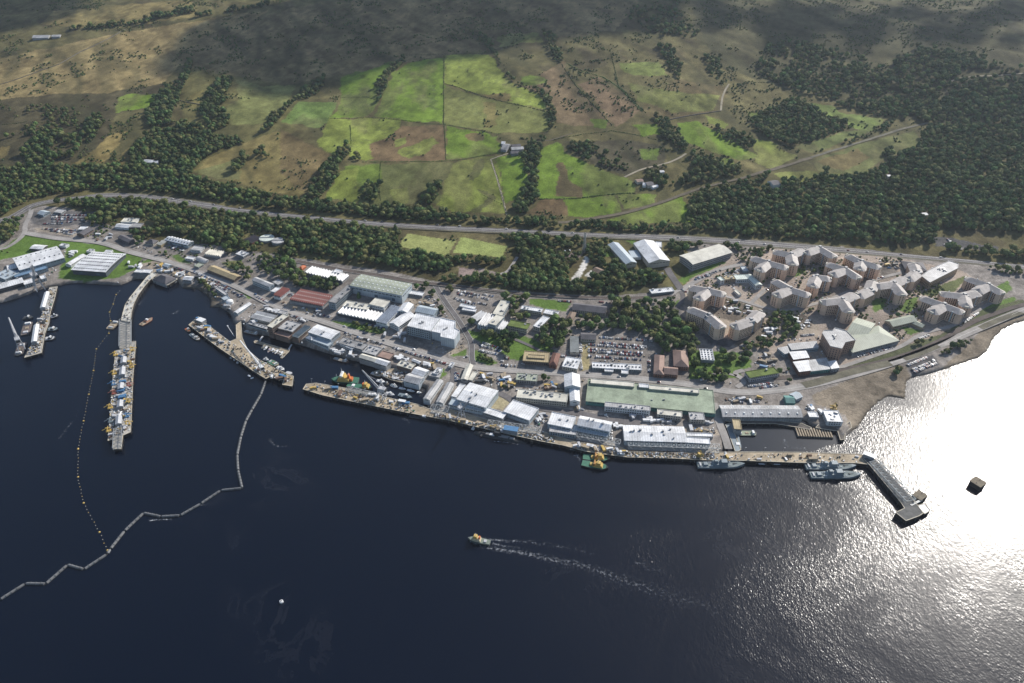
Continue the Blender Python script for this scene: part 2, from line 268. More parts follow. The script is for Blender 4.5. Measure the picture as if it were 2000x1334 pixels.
for fr, c, am, pts in [
 ('N', GRN, 1, [(190, 430), (330, 390), (480, 340), (400, 450), (390, 560), (330, 650), (130, 655), (190, 560)]),
 ('N', GRN, 1, [(480, 400), (600, 345), (760, 320), (760, 690), (520, 670), (370, 640), (430, 520)]),
 ('N', YG, 1, [(765, 308), (1020, 300), (1080, 400), (1170, 480), (1290, 520), (1335, 570), (1330, 610), (1100, 570), (765, 465)]),
 ('N', (.15, .16, .05), 1, [(765, 480), (970, 540), (1340, 620), (1360, 690), (1330, 740), (1080, 745), (765, 690)]),
 ('N', BRN, .8, [(970, 530), (1140, 520), (1140, 570), (1050, 560)]), ('N', (.13, .11, .055), .6, [(990, 570), (1050, 570), (1060, 700), (1000, 720)]),
 ('N', YG, 1, [(130, 655), (250, 665), (240, 800), (150, 870), (60, 800), (110, 690)]),
 ('N', YG, 1, [(250, 665), (370, 650), (520, 670), (500, 740), (400, 790), (330, 900), (240, 880), (240, 800)]),
 ('N', BRN, 1, [(520, 700), (770, 700), (775, 890), (340, 900), (360, 800), (480, 760)]),
 ('N', YG, .8, [(480, 780), (560, 760), (550, 800), (490, 820)]), ('N', YG, .8, [(510, 830), (640, 790), (700, 760), (720, 800), (640, 870), (560, 880), (500, 860)]),
 ('N', YG, .9, [(300, 870), (350, 855), (360, 890), (310, 900)]),
 ('N', GRN, 1, [(780, 700), (1070, 760), (1080, 850), (960, 870), (780, 890)]), ('N', BRN, .9, [(885, 750), (935, 738), (985, 755), (975, 785), (930, 792), (890, 780)]),
 ('N', OLV, 1, [(230, 920), (800, 905), (730, 1130), (640, 1140), (100, 1120), (180, 960)]), ('N', YG, .8, [(110, 1110), (200, 1050), (250, 1035), (180, 1115)]), ('N', YG, .8, [(470, 1060), (560, 1050), (560, 1130), (480, 1140)]),
 ('N', GRN, .7, [(200, 930), (410, 920), (400, 1020), (280, 1040)]), ('N', YG, .8, [(215, 1100), (300, 1060), (290, 1110)]),
 ('N', YG, 1, [(800, 910), (970, 870), (1050, 870), (1110, 1190), (980, 1190), (820, 1190), (730, 1140)]), ('N', GRN, 1, [(1050, 870), (1210, 870), (1230, 1000), (1200, 1110), (1110, 1140)]),
 ('N', (.08, .085, .035), .8, [(960, 880), (1000, 900), (960, 960), (930, 1010), (905, 1010), (915, 960)]), ('N', (.09, .09, .04), .8, [(950, 1050), (1000, 1060), (1050, 1100), (1000, 1150), (960, 1190), (900, 1190), (980, 1140), (1000, 1100)]),
 ('N', GRN, 1, [(1290, 830), (1400, 790), (1440, 860), (1560, 910), (1700, 960), (1830, 1040), (1820, 1080), (1400, 1110), (1290, 1110), (1270, 950)]),
 ('N', BRN, .95, [(1390, 905), (1430, 905), (1450, 1000), (1530, 1050), (1530, 1100), (1390, 1090), (1400, 1000)]),
 ('N', BRN, 1, [(1300, 1110), (1440, 1110), (1450, 1200), (1230, 1200)]), ('N', GRN, 1, [(1440, 1110), (1720, 1090), (1760, 1180), (1600, 1210), (1450, 1200)]), ('N', GRN, .9, [(1740, 1090), (1930, 1085), (1940, 1130), (1780, 1160)]),
 ('N', GRN, 1, [(1680, 1230), (2000, 1130), (2000, 1250), (1750, 1255)]), ('N', (.14, .11, .07), .9, [(1190, 480), (1430, 340), (1500, 480), (1700, 690), (1660, 710), (1400, 690), (1340, 520)]),
 ('N', (.16, .12, .08), .9, [(1520, 470), (1620, 430), (1740, 500), (1850, 620), (1720, 710)]),
 ('N', GRN, .9, [(1580, 660), (1680, 670), (1670, 720), (1600, 710)]), ('N', GRN, .9, [(1830, 700), (1980, 700), (1980, 750), (1860, 760)]), ('N', GRN, .8, [(1180, 420), (1320, 430), (1320, 470), (1200, 480)]),
 ('N', YG, .6, [(1060, 200), (1290, 180), (1320, 230), (1080, 260)]), ('N', (.06, .058, .04), .9, [(1440, 790), (1800, 780), (1990, 820), (1990, 930), (1780, 980), (1560, 900)]), ('N', GRN, .7, [(1860, 830), (1960, 830), (1950, 890), (1880, 890)]),
 ('O', GRN, 1, [(0, 1060), (160, 1020), (340, 960), (390, 1090), (0, 1090)]), ('O', GRN, .9, [(420, 1010), (500, 1010), (490, 1080), (430, 1080)]), ('O', GRN, 1, [(0, 860), (60, 860), (100, 930), (0, 940)]), ('O', GRN, .9, [(20, 950), (200, 950), (190, 1000), (50, 1020)]),
 ('O', (.14, .17, .045), .9, [(20, 310), (220, 300), (260, 370), (90, 370), (50, 350)]), ('O', (.12, .1, .055), .7, [(300, 380), (560, 430), (520, 540), (280, 580), (100, 560)]), ('O', YG, .5, [(60, 400), (240, 440), (520, 470), (480, 540), (280, 550), (120, 490)]),
 ('O', GRN, 1, [(300, 600), (400, 590), (560, 680), (700, 770), (600, 780), (440, 720), (330, 690)]), ('O', GRN, 1, [(100, 610), (220, 600), (230, 660), (120, 660)]), ('O', GRN, .9, [(480, 770), (560, 770), (590, 820), (520, 820)]),
 ('O', (.13, .17, .045), 1, [(900, 500), (1040, 510), (1120, 550), (1320, 580), (1300, 610), (1200, 640), (1130, 600), (1050, 570)]), ('O', YG, .8, [(780, 850), (950, 830), (1100, 850), (1040, 910), (900, 910)]),
 ('O', OLV, 1, [(980, 780), (1200, 700), (1460, 640), (1510, 680), (1480, 720), (1300, 790), (1200, 850), (1000, 850)]), ('O', BRN, .6, [(980, 790), (1180, 730), (1260, 770), (1120, 840)]), ('O', YG, .9, [(680, 680), (800, 700), (780, 720), (900, 760), (760, 830), (690, 780)]),
 ('O', (.12, .15, .045), .8, [(880, 720), (1100, 650), (1340, 600), (1200, 660), (980, 750)]), ('O', GRN, .6, [(640, 545), (760, 550), (740, 580), (660, 570)]), ('O', YG, .8, [(440, 560), (560, 600), (540, 630), (460, 600)]),
 ('M', GRN, 1, [(660, 560), (700, 530), (860, 525), (880, 550), (850, 600), (640, 625)]), ('M', (.16, .17, .06), 1, [(1320, 450), (1500, 480), (1640, 470), (1620, 560), (1530, 630), (1460, 690), (1300, 700), (1210, 640), (1330, 560)]),
 ('M', (.15, .14, .055), .9, [(1000, 560), (1150, 500), (1140, 560), (1100, 610)]), ('M', (.17, .15, .065), .9, [(1080, 950), (1200, 860), (1480, 760), (1540, 730), (1840, 850), (1820, 900), (1690, 1110), (1450, 1060), (1280, 1000)]),
 ('M', BRN, .6, [(1560, 720), (1840, 850), (1800, 960), (1700, 1080), (1560, 960)]), ('M', YG, 1, [(1820, 1110), (1900, 960), (2000, 930), (2000, 1130)]), ('M', (.13, .19, .05), 1, [(1570, 680), (1660, 570), (1870, 570), (1830, 680), (1780, 710)]),
 ('M', YG, 1, [(1780, 790), (1830, 690), (1930, 680), (1960, 800), (1860, 860)]), ('M', TAN, .9, [(400, 930), (480, 860), (640, 740), (720, 720), (640, 830), (560, 940)]), ('M', TAN, .9, [(600, 940), (720, 830), (830, 730), (840, 740), (740, 880), (700, 960)]),
 ('M', TAN, .8, [(0, 820), (60, 810), (50, 860), (0, 890)]), ('M', (.15, .16, .06), .9, [(1270, 900), (1380, 870), (1330, 1000), (1200, 1000), (1080, 950)])]:
    paint(fr, pts, c, am, mot=.28)
for (fr, pts, c) in [('N', [(600, 480), (720, 480), (720, 640), (600, 640)], (.07, .1, .03)), ('N', [(200, 540), (340, 470), (340, 640), (200, 600)], (.07, .1, .03))]: paint(fr, pts, c, .6, edge=.5)
# rush and bracken mottling through the pasture
gm = (Cc[:, 1] > Cc[:, 0] * 1.04) & (Y > 1100); k = ss((n3 - .56) * 9) * ss((n2 - .42) * 6) * .5 * gm; Cc[:] = Cc * (1 - k[:, None]) + cl(.075, .085, .035) * k[:, None]
k = ss((fbm(X * 1.0, Y * .35, 60, 4, 51) - .55) * 8) * .45 * gm; Cc[:] = Cc * (1 - k[:, None]) + cl(.14, .125, .06) * k[:, None]
hm2 = (Y > 1000) ; tx = fbm(X + .6 * Y, Y * .6, 34, 5, 81); tx2 = fbm(X - .3 * Y, Y * .5, 11, 3, 83); gl = 1 - np.abs(fbm(X * 1.3 + .5 * Y, Y * .35, 190, 4, 87) - .5) * 14
Cc[hm2] *= (1 + 1.3 * (tx[hm2] - .5) + .7 * (tx2[hm2] - .5))[:, None]
k = ss(gl) * .55 * hm2 * ~gm; Cc[:] = Cc * (1 - k[:, None]) + cl(.04, .045, .024) * k[:, None]
wq_ = hm2 & ~gm; Cc[wq_] *= cl(1.24, 1.14, 1.02)[None]; Cc[gm] *= 1.06
# base
BASE = [(-900, 700), (-900, 480), (-100, 470), (60, 400), (130, 405), (290, 470), (420, 480), (560, 500), (760, 530), (900, 560), (1150, 578), (1350, 570), (1340, 470), (1460, 468), (1760, 495), (2100, 530), (2100, 650), (1700, 1000), (1000, 1000), (0, 900)]
paint(None, BASE, YARD, 1, mot=.3)
paint(None, [(1330, 560), (1400, 510), (1480, 482), (1620, 490), (1760, 505), (1880, 530), (1960, 575), (1900, 640), (1740, 690), (1660, 720), (1500, 690), (1340, 640)], (.34, .28, .23), .9, mot=.3)
paint('A', [(-300, 560), (0, 490), (200, 390), (420, 420), (700, 450), (860, 460), (960, 510), (1090, 560), (1060, 640), (900, 720), (660, 740), (450, 720), (460, 640), (500, 540), (480, 480), (0, 580), (-300, 640)], LAWN, 1, mot=.2)
paint('A', [(260, 330), (560, 330), (600, 400), (280, 370)], DIRT, .8); paint('A', [(230, 215), (800, 200), (640, 290), (420, 330), (240, 300)], ASPH, .8)
paint('A', [(1090, 600), (1300, 560), (1420, 620), (1500, 740), (1380, 760), (1290, 690), (1180, 680)], DIRT, .9)
for fr, c, pts in [('b', LAWN, [(460, 430), (620, 370), (640, 420), (500, 450)]), ('b', LAWN, [(820, 360), (900, 340), (1050, 460), (870, 420)]), ('b', LAWN, [(1590, 770), (1640, 740), (1698, 790), (1640, 810)]), ('b', (.12, .13, .05), [(1400, 440), (1600, 420), (1698, 500), (1500, 520)]),
 ('B', LAWN, [(290, 690), (340, 680), (430, 770), (400, 790)]), ('B', LAWN, [(730, 860), (900, 920), (1000, 960), (800, 940)]), ('B', LAWN, [(1180, 980), (1500, 1020), (1700, 1090), (1600, 1110), (1300, 1040)]),
 ('B', DIRT, [(680, 790), (760, 800), (900, 860), (1080, 900), (1000, 940), (780, 870)]),
 ('C', LAWN, [(770, 1060), (900, 1090), (1150, 1110), (1330, 1130), (1600, 1260), (1480, 1330), (1200, 1330), (860, 1170), (790, 1110)]), ('C', LAWN, [(1380, 780), (1500, 780), (1720, 850), (1700, 900), (1560, 870), (1380, 830)]),
 ('C', LAWN, [(590, 1260), (700, 1230), (780, 1240), (760, 1310), (650, 1320)]), ('C', DIRT, [(250, 770), (400, 790), (520, 880), (380, 880), (240, 830)]), ('C', DIRT, [(560, 1270), (740, 1200), (780, 1250), (640, 1300)]),
 ('G', LAWN, [(340, 200), (400, 220), (590, 330), (500, 350), (340, 300)]), ('G', LAWN, [(700, 140), (900, 190), (940, 230), (800, 260), (700, 300), (640, 230)]), ('G', LAWN, [(20, 400), (80, 380), (120, 430), (30, 490)]),
 ('G', (.33, .28, .15), [(1360, 130), (1430, 140), (1440, 400), (1370, 400)]), ('G', (.33, .29, .18), [(530, 600), (690, 690), (620, 760), (490, 750), (530, 640)]),
 ('H', DIRT, [(1140, 925), (1440, 950), (1480, 1010), (1140, 985)]), ('H', (.2, .17, .12), [(450, 880), (730, 900), (740, 915), (560, 925), (450, 950)]),
 ('D', LAWN, [(130, 680), (380, 690), (480, 710), (450, 770), (250, 760), (130, 720)]), ('D', LAWN, [(1340, 530), (1500, 440), (1720, 370), (1740, 390), (1450, 520), (1400, 560)]), ('D', LAWN, [(750, 280), (820, 270), (850, 330), (760, 340)]), ('D', LAWN, [(930, 210), (1010, 190), (1010, 240)]),
 ('D', LAWN, [(1020, 470), (1140, 470), (1140, 500), (1040, 510)]), ('D', LAWN, [(1330, 700), (1390, 680), (1380, 740), (1330, 760)]), ('D', LAWN, [(0, 1010), (120, 1060), (200, 1110), (60, 1190), (0, 1170)]), ('D', LAWN, [(1430, 1100), (1860, 1120), (1860, 1330), (1440, 1330)]),
 ('D', (.62, .6, .55), [(455, 580), (600, 335), (640, 348), (520, 578)]), ('D', (.5, .49, .45), [(590, 495), (650, 445), (715, 470), (640, 520)]), ('D', (.15, .12, .11), [(410, 310), (600, 300), (560, 345), (400, 350)]),
 ('C', (.27, .21, .19), [(690, 490), (860, 510), (830, 580), (700, 570)]), ('C', (.24, .2, .18), [(890, 495), (1060, 540), (1030, 570), (860, 560)]),
 ('E', DIRT, [(160, 560), (480, 600), (740, 680), (860, 720), (980, 760), (860, 860), (830, 950), (560, 1050), (700, 960), (500, 940), (340, 860), (220, 720), (120, 640)]), ('E', DIRT, [(730, 660), (900, 520), (1060, 640), (1300, 560), (1400, 600), (1300, 700), (1000, 770), (860, 720)]),
 ('E', (.15, .125, .1), [(360, 720), (480, 620), (740, 700), (780, 760), (600, 840), (440, 790)]), ('E', (.14, .12, .095), [(840, 870), (960, 900), (900, 1020), (640, 1060), (560, 1010)]), ('E', DIRT, [(1050, 770), (1200, 740), (1330, 850), (1340, 960), (1200, 950), (1060, 870)]), ('E', (.12, .1, .08), [(1120, 770), (1200, 760), (1280, 840), (1260, 890), (1180, 870)]),
 ('E', ASPH, [(290, 940), (500, 980), (660, 1000), (560, 1060), (400, 1040)]), ('E', LAWN, [(640, 1180), (740, 1160), (740, 1230), (640, 1260)]), ('E', LAWN, [(1040, 440), (1140, 370), (1240, 400), (1140, 450)]), ('E', DIRT, [(800, 1120), (900, 1120), (900, 1230), (800, 1230)]),
 ('F', LAWN, [(450, 670), (520, 620), (600, 640), (560, 720), (480, 760)]), ('F', LAWN, [(720, 650), (860, 620), (850, 700), (780, 760), (700, 740)]), ('F', (.1, .12, .045), [(860, 600), (1270, 440), (1300, 450), (1180, 570), (980, 620)]), ('F', LAWN, [(1340, 760), (1500, 680), (1700, 620), (1720, 650), (1500, 760), (1300, 850)]),
 ('F', LAWN, [(700, 880), (800, 890), (900, 920), (780, 960)]), ('F', (.22, .19, .16), [(0, 380), (500, 320), (700, 400), (500, 560), (0, 640)]), ('F', (.13, .115, .1), [(540, 340), (640, 340), (680, 410), (520, 440)]), ('F', LAWN, [(1540, 540), (1640, 480), (1680, 560), (1600, 600)]),
 ('F', ASPH, [(980, 110), (1100, 100), (1360, 150), (1560, 190), (1560, 230), (1300, 210), (1000, 190)]), ('F', ASPH, [(740, 1170), (1000, 1130), (1060, 1200), (820, 1300)]), ('F', (.09, .1, .05), [(240, 1230), (700, 1060), (1050, 950), (1400, 740), (1779, 640), (1779, 740), (1400, 890), (1040, 1040), (640, 1190), (200, 1260)])]:
    paint(fr, pts, c, .95, mot=.22)
paint(None, F('C', [(225, 170), (670, 245), (590, 378), (450, 362), (130, 290)]), (.27, .29, .105), 1, jit=False, mot=.1)
paint(None, F('C', [(720, 205), (1150, 292), (1090, 398), (900, 372), (640, 350)]), (.26, .3, .1), 1, jit=False, mot=.1)
paint(None, BEACH, MUD, 1, mot=.45); paint(None, BEACH2, MUD, 1, mot=.4); paint(None, BAY, (.16, .14, .11), 1, mot=.4)
k = (Z < 1.2) & (Y < 1400); Cc[k] = Cc[k] * .45 + cl(.05, .045, .035) * .4
YRD = (Cc[:, 0] - Cc[:, 1] < .03) & (Cc[:, 0] < .3) & (Y < 1250) & (Cc[:, 1] < Cc[:, 0])
Cc[YRD] *= (1 + .5 * (n4[YRD] - .5) + .5 * (n3[YRD] - .5))[:, None]
me = bpy.data.meshes.new('ground'); me.vertices.add(nx * ny); me.vertices.foreach_set('co', np.stack([X, Y, Z], 1).ravel().astype(np.float32))
ii = (np.arange(ny - 1)[:, None] * nx + np.arange(nx - 1)[None]).ravel(); quads = np.stack([ii, ii + 1, ii + nx + 1, ii + nx], 1)
keep = ~((Z[quads] < -4.6).all(1) & (Y[quads[:, 0]] < 600)); quads = quads[keep]; nq = len(quads)
me.loops.add(nq * 4); me.polygons.add(nq); me.loops.foreach_set('vertex_index', quads.ravel().astype(np.int32))
me.polygons.foreach_set('loop_start', np.arange(0, nq * 4, 4, dtype=np.int32)); me.polygons.foreach_set('loop_total', np.full(nq, 4, np.int32))
me.update(calc_edges=True); me.shade_smooth()
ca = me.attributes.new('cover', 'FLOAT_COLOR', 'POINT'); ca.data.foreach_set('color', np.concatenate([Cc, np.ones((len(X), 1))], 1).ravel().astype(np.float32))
gm_ = bpy.data.materials.new('land_cover'); gm_.use_nodes = True; t = gm_.node_tree; N, Lk = t.nodes, t.links; b = N['Principled BSDF']; b.inputs['Roughness'].default_value = .95; b.inputs['Specular IOR Level'].default_value = .08
at_ = N.new('ShaderNodeAttribute'); at_.attribute_name = 'cover'; tc = N.new('ShaderNodeTexCoord')
def noise(s, d=5, r=.6, vec=None, dist=0):
    q = N.new('ShaderNodeTexNoise'); q.inputs['Scale'].default_value = s; q.inputs['Detail'].default_value = d; q.inputs['Roughness'].default_value = r; q.inputs['Distortion'].default_value = dist
    Lk.new(vec or tc.outputs['Object'], q.inputs[0]); return q
na = noise(.35, 6, .75); nb = noise(.045, 6, .65)
r1 = N.new('ShaderNodeMapRange'); r1.inputs[1].default_value = .3; r1.inputs[2].default_value = .7; r1.inputs[3].default_value = .62; r1.inputs[4].default_value = 1.35; Lk.new(na.outputs[0], r1.inputs[0])
r2 = N.new('ShaderNodeMapRange'); r2.inputs[1].default_value = .35; r2.inputs[2].default_value = .65; r2.inputs[3].default_value = .8; r2.inputs[4].default_value = 1.2; Lk.new(nb.outputs[0], r2.inputs[0])
mm = N.new('ShaderNodeMath'); mm.operation = 'MULTIPLY'; Lk.new(r1.outputs[0], mm.inputs[0]); Lk.new(r2.outputs[0], mm.inputs[1])
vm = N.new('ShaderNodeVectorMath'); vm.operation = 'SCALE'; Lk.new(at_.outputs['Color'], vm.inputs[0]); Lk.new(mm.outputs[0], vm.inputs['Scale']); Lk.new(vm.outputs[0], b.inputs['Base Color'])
bp = N.new('ShaderNodeBump'); bp.inputs['Strength'].default_value = .7; bp.inputs['Distance'].default_value = 1.2; Lk.new(na.outputs[0], bp.inputs['Height']); Lk.new(bp.outputs[0], b.inputs['Normal'])
me.materials.append(gm_); go = bpy.data.objects.new('ground', me); COL.objects.link(go); go['kind'] = 'structure'

# ---------------------------------------------------------------- water
wb = MB(); wb.add([(-12000, -12000, 0), (12000, -12000, 0), (12000, 1500, 0), (-12000, 1500, 0)], [(0, 1, 2, 3)])
wm = bpy.data.materials.new('sea_water'); wm.use_nodes = True; t = wm.node_tree; N, Lk = t.nodes, t.links; b = N['Principled BSDF']
tc = N.new('ShaderNodeTexCoord')
b.inputs['Base Color'].default_value = (.001, .0034, .0105, 1); b.inputs['Roughness'].default_value = .232; b.inputs['IOR'].default_value = 1.33
mp = N.new('ShaderNodeMapping'); mp.inputs['Rotation'].default_value = (0, 0, rad(35)); mp.inputs['Scale'].default_value = (1, .55, 1); Lk.new(tc.outputs['Object'], mp.inputs[0])
w1 = noise(.75, 2, .5, mp.outputs[0]); w2 = noise(.25, 1, .5, mp.outputs[0]); wp = noise(.0045, 6, .6, None, 1.6)
ad = N.new('ShaderNodeMath'); ad.operation = 'MULTIPLY_ADD'; ad.inputs[1].default_value = .8; Lk.new(w2.outputs[0], ad.inputs[0]); Lk.new(w1.outputs[0], ad.inputs[2])
pr = N.new('ShaderNodeMapRange'); pr.inputs[1].default_value = .4; pr.inputs[2].default_value = .6; pr.inputs[3].default_value = .11; pr.inputs[4].default_value = .3; Lk.new(wp.outputs[0], pr.inputs[0])
md_ = N.new('ShaderNodeMath'); md_.operation = 'MULTIPLY'; Lk.new(ad.outputs[0], md_.inputs[0]); Lk.new(pr.outputs[0], md_.inputs[1])
bp = N.new('ShaderNodeBump'); bp.inputs['Distance'].default_value = 1.0; Lk.new(md_.outputs[0], bp.inputs['Height']); bp.inputs['Strength'].default_value = 1.0; Lk.new(bp.outputs[0], b.inputs['Normal'])
# thin surface foam / silt wisps
wv = noise(.013, 7, .62, None, 1.1); wq = noise(.006, 3, .5)
ab = N.new('ShaderNodeMath'); ab.operation = 'SUBTRACT'; ab.inputs[1].default_value = .5; Lk.new(wv.outputs[0], ab.inputs[0]); a2 = N.new('ShaderNodeMath'); a2.operation = 'ABSOLUTE'; Lk.new(ab.outputs[0], a2.inputs[0])
f1 = N.new('ShaderNodeMapRange'); f1.inputs[1].default_value = 0; f1.inputs[2].default_value = .04; f1.inputs[3].default_value = .045; f1.inputs[4].default_value = 0; Lk.new(a2.outputs[0], f1.inputs[0])
f2 = N.new('ShaderNodeMapRange'); f2.inputs[1].default_value = .54; f2.inputs[2].default_value = .66; Lk.new(wq.outputs[0], f2.inputs[0]); fr_ = N.new('ShaderNodeMath'); fr_.operation = 'MULTIPLY'; Lk.new(f1.outputs[0], fr_.inputs[0]); Lk.new(f2.outputs[0], fr_.inputs[1])
df = N.new('ShaderNodeBsdfDiffuse'); df.inputs[0].default_value = (.16, .16, .18, 1); ms = N.new('ShaderNodeMixShader')
Lk.new(fr_.outputs[0], ms.inputs[0]); Lk.new(b.outputs[0], ms.inputs[1]); Lk.new(df.outputs[0], ms.inputs[2]); Lk.new(ms.outputs[0], N['Material Output'].inputs[0])
wo = wb.build('water', wm); wo['kind'] = 'structure'

cw = nmat('calm_water', (.004, .008, .014), .2, .1, .02, spec=.5); m_ = MB(); q_ = [at(x, y, .02) for x, y in F('I', [(200, 480), (830, 500), (900, 560), (1060, 590), (1080, 668), (1110, 680), (1000, 700), (880, 745), (700, 760), (380, 760)])]; m_.add([tuple(p) for p in q_], [tuple(range(len(q_)))[::-1]]); o_ = m_.build('basin_water', cw); o_['kind'] = 'structure'
# ---------------------------------------------------------------- roads, draped
def dens(pts, step):
    out = [pts[0]]
    for a, b_ in zip(pts, pts[1:]):
        n = max(1, int((b_ - a).length / step)); out += [a.lerp(b_, k / n) for k in range(1, n + 1)]
    return out
def smooth(pts, k=2):
    for _ in range(k): pts = [pts[0]] + [q for a, b_ in zip(pts, pts[1:]) for q in (a.lerp(b_, .25), a.lerp(b_, .75))] + [pts[-1]]
    return pts
def strip(mb, pts, wd, up, m=0, off=0.0):
    vs = []
    for k, p in enumerate(pts):
        d = (pts[min(k + 1, len(pts) - 1)] - pts[max(k - 1, 0)]); nrm = Vector((-d.y, d.x, 0)).normalized()
        for s in (-1, 1):
            q = p + nrm * (off + s * wd / 2); vs.append((q.x, q.y, q.z + up))
    mb.add(vs, [(2 * k, 2 * k + 1, 2 * k + 3, 2 * k + 2)[::-1] for k in range(len(pts) - 1)], m)
RC = {'r': nmat('asphalt_road', (.15, .14, .14), .9, .3, .05), 'rl': nmat('pale_road', (.33, .31, .29), .9, .25, .05), 'tr': nmat('gravel_track', (.34, .3, .22), .95, .3, .05), 'rw': nmat('ballast', (.11, .09, .08), .95, .3, .08), 'br': nmat('worn_track', (.13, .11, .075), .95, .3, .08), 'vg': nmat('verge', (.15, .14, .1), .95, .35, .05), 'ln': nmat('road_paint', (.7, .7, .66), .7, .2, .3)}
def road(name, px, wd, m, up=.35, lines=None, verge=0, flat=None):
    pts = smooth([gp(*p) for p in px]); pts = dens(pts, 6)
    for p in pts: p.z = gz(p.x, p.y)
    mb = MB()
    if verge: strip(mb, pts, wd + verge, up - .2, 1)
    strip(mb, pts, wd, up, 0)
    for o in (lines or []): strip(mb, pts, .32, up + .06, 2, o)
    o = mb.build(name, [RC[m], RC['vg'], RC['ln']]); o['kind'] = 'structure'
road('road', [(-600, 430), (-200, 440), (0, 437), (40, 415), (62, 401), (100, 392), (160, 385), (220, 381), (290, 385), (360, 395), (460, 409), (560, 420), (700, 434), (800, 441), (900, 446), (1000, 450), (1150, 458), (1300, 464), (1450, 473), (1600, 485), (1750, 496), (1900, 509), (2000, 520), (2500, 600)], 16, 'r', lines=(-7, -.6, .6, 7), verge=9)
road('road', [(-300, 530), (0, 490), (30, 475), (50, 455), (48, 440), (60, 420), (62, 402)], 8, 'rl')
road('road', [(50, 455), (110, 466), (180, 471), (215, 478), (245, 490), (285, 500), (335, 512), (414, 540), (455, 556), (490, 573), (526, 592), (557, 605), (610, 621), (673, 642), (746, 666), (800, 682), (850, 697), (886, 709), (928, 718), (1018, 725), (1081, 728), (1165, 733), (1250, 740), (1352, 751), (1394, 761), (1457, 768), (1512, 763), (1566, 756), (1620, 744), (1674, 730), (1741, 710), (1832, 676), (1915, 640), (2000, 604), (2200, 530)], 12, 'rl', lines=(0,))
road('railway', F('B', [(860, 430), (1100, 480), (1400, 530)]) + F('C', [(0, 566), (250, 618), (600, 655), (1000, 708), (1400, 748), (1906, 768)]) + F('D', [(1000, 680), (1330, 650)]), 10, 'rw', lines=(-4.5, 4.5))
road('railway', F('F', [(-400, 1330), (0, 1300), (640, 1172), (1050, 1015), (1300, 850), (1500, 775), (1779, 680)]) + [(2200, 560)], 8, 'rw')
road('road', F('C', [(480, 660), (520, 730), (600, 850), (690, 970), (760, 1090), (820, 1190), (815, 1330)]) + [(925, 712)], 8, 'r', lines=(-3.6, 3.6))
road('track', F('O', [(-300, 1090), (0, 1052), (160, 1010), (340, 945), (480, 900), (620, 870), (720, 840), (830, 810), (960, 770)]), 10, 'br'); road('track', F('O', [(960, 770), (1100, 725), (1250, 680), (1400, 630), (1530, 600)]), 7, 'vg', up=.5)
road('track', F('T', [(1280, 425), (1360, 385), (1450, 350), (1560, 330), (1680, 290), (1760, 240)]), 5, 'tr'); road('track', F('T', [(235, 285), (280, 420), (320, 560), (360, 720)]), 3, 'tr'); road('track', F('O', [(520, 540), (525, 480), (540, 440), (560, 410)]), 4, 'tr')
road('track', F('T', [(235, 285), (300, 262), (370, 240)]), 3, 'tr'); road('track', F('T', [(500, 150), (680, 140), (760, 120), (870, 80)]), 3, 'br'); road('track', F('O', [(1640, 400), (1680, 380), (1780, 372), (2000, 358)]), 5, 'tr')
road('road', F('D', [(1260, 430), (1300, 500), (1380, 610)]), 11, 'r'); road('road', F('D', [(1380, 610), (1480, 550), (1650, 450), (1876, 400)]), 9, 'rl'); road('road', F('E', [(0, 640), (140, 540), (240, 610), (480, 600), (740, 680), (860, 720), (1060, 750), (1300, 680)]) + F('F', [(0, 680), (200, 600), (420, 500), (560, 450), (720, 410)]), 6, 'rl')
road('road', F('E', [(740, 680), (860, 560), (930, 500)]), 6, 'rl'); road('road', F('D', [(1380, 620), (1400, 680), (1330, 770), (1400, 860)]), 7, 'r'); road('road', F('F', [(170, 1240), (400, 1160), (640, 1080), (740, 1040), (900, 930), (1200, 870), (1400, 720), (1600, 620)]), 6, 'rl')
road('road', F('C', [(1240, 390), (1210, 440), (1150, 530), (1080, 550)]), 5, 'rl'); road('path', F('C', [(1200, 1150), (1350, 1210), (1500, 1290), (1700, 1300)]), 5, 'r'); road('path', F('C', [(1720, 1020), (1830, 990)]), 4, 'tr')
road('road', F('G', [(150, 330), (180, 450), (130, 560), (40, 690), (0, 760)]), 7, 'r'); road('road', F('G', [(560, 590), (680, 650), (740, 700), (1000, 760), (1300, 790), (1700, 870), (1906, 890)]), 9, 'r'); road('road', F('H', [(1400, 700), (1440, 860), (1500, 1000), (1540, 1130)]), 9, 'rl')
road('road', F('I', [(330, 285), (400, 240), (300, 180), (380, 160)]), 7, 'rl'); road('path', F('I', [(60, 230), (200, 170), (330, 200)]), 4, 'rl')
road('seafront_path', F('I', [(810, 270), (920, 245), (1060, 200), (1250, 150), (1440, 108)]), 12, 'vg', up=.5); road('seafront_path', F('F', [(740, 1165), (880, 1120), (1040, 1050)]), 7, 'vg', up=.5); road('seafront_path', F('F', [(1400, 895), (1560, 820), (1779, 750)]), 9, 'vg', up=.5)
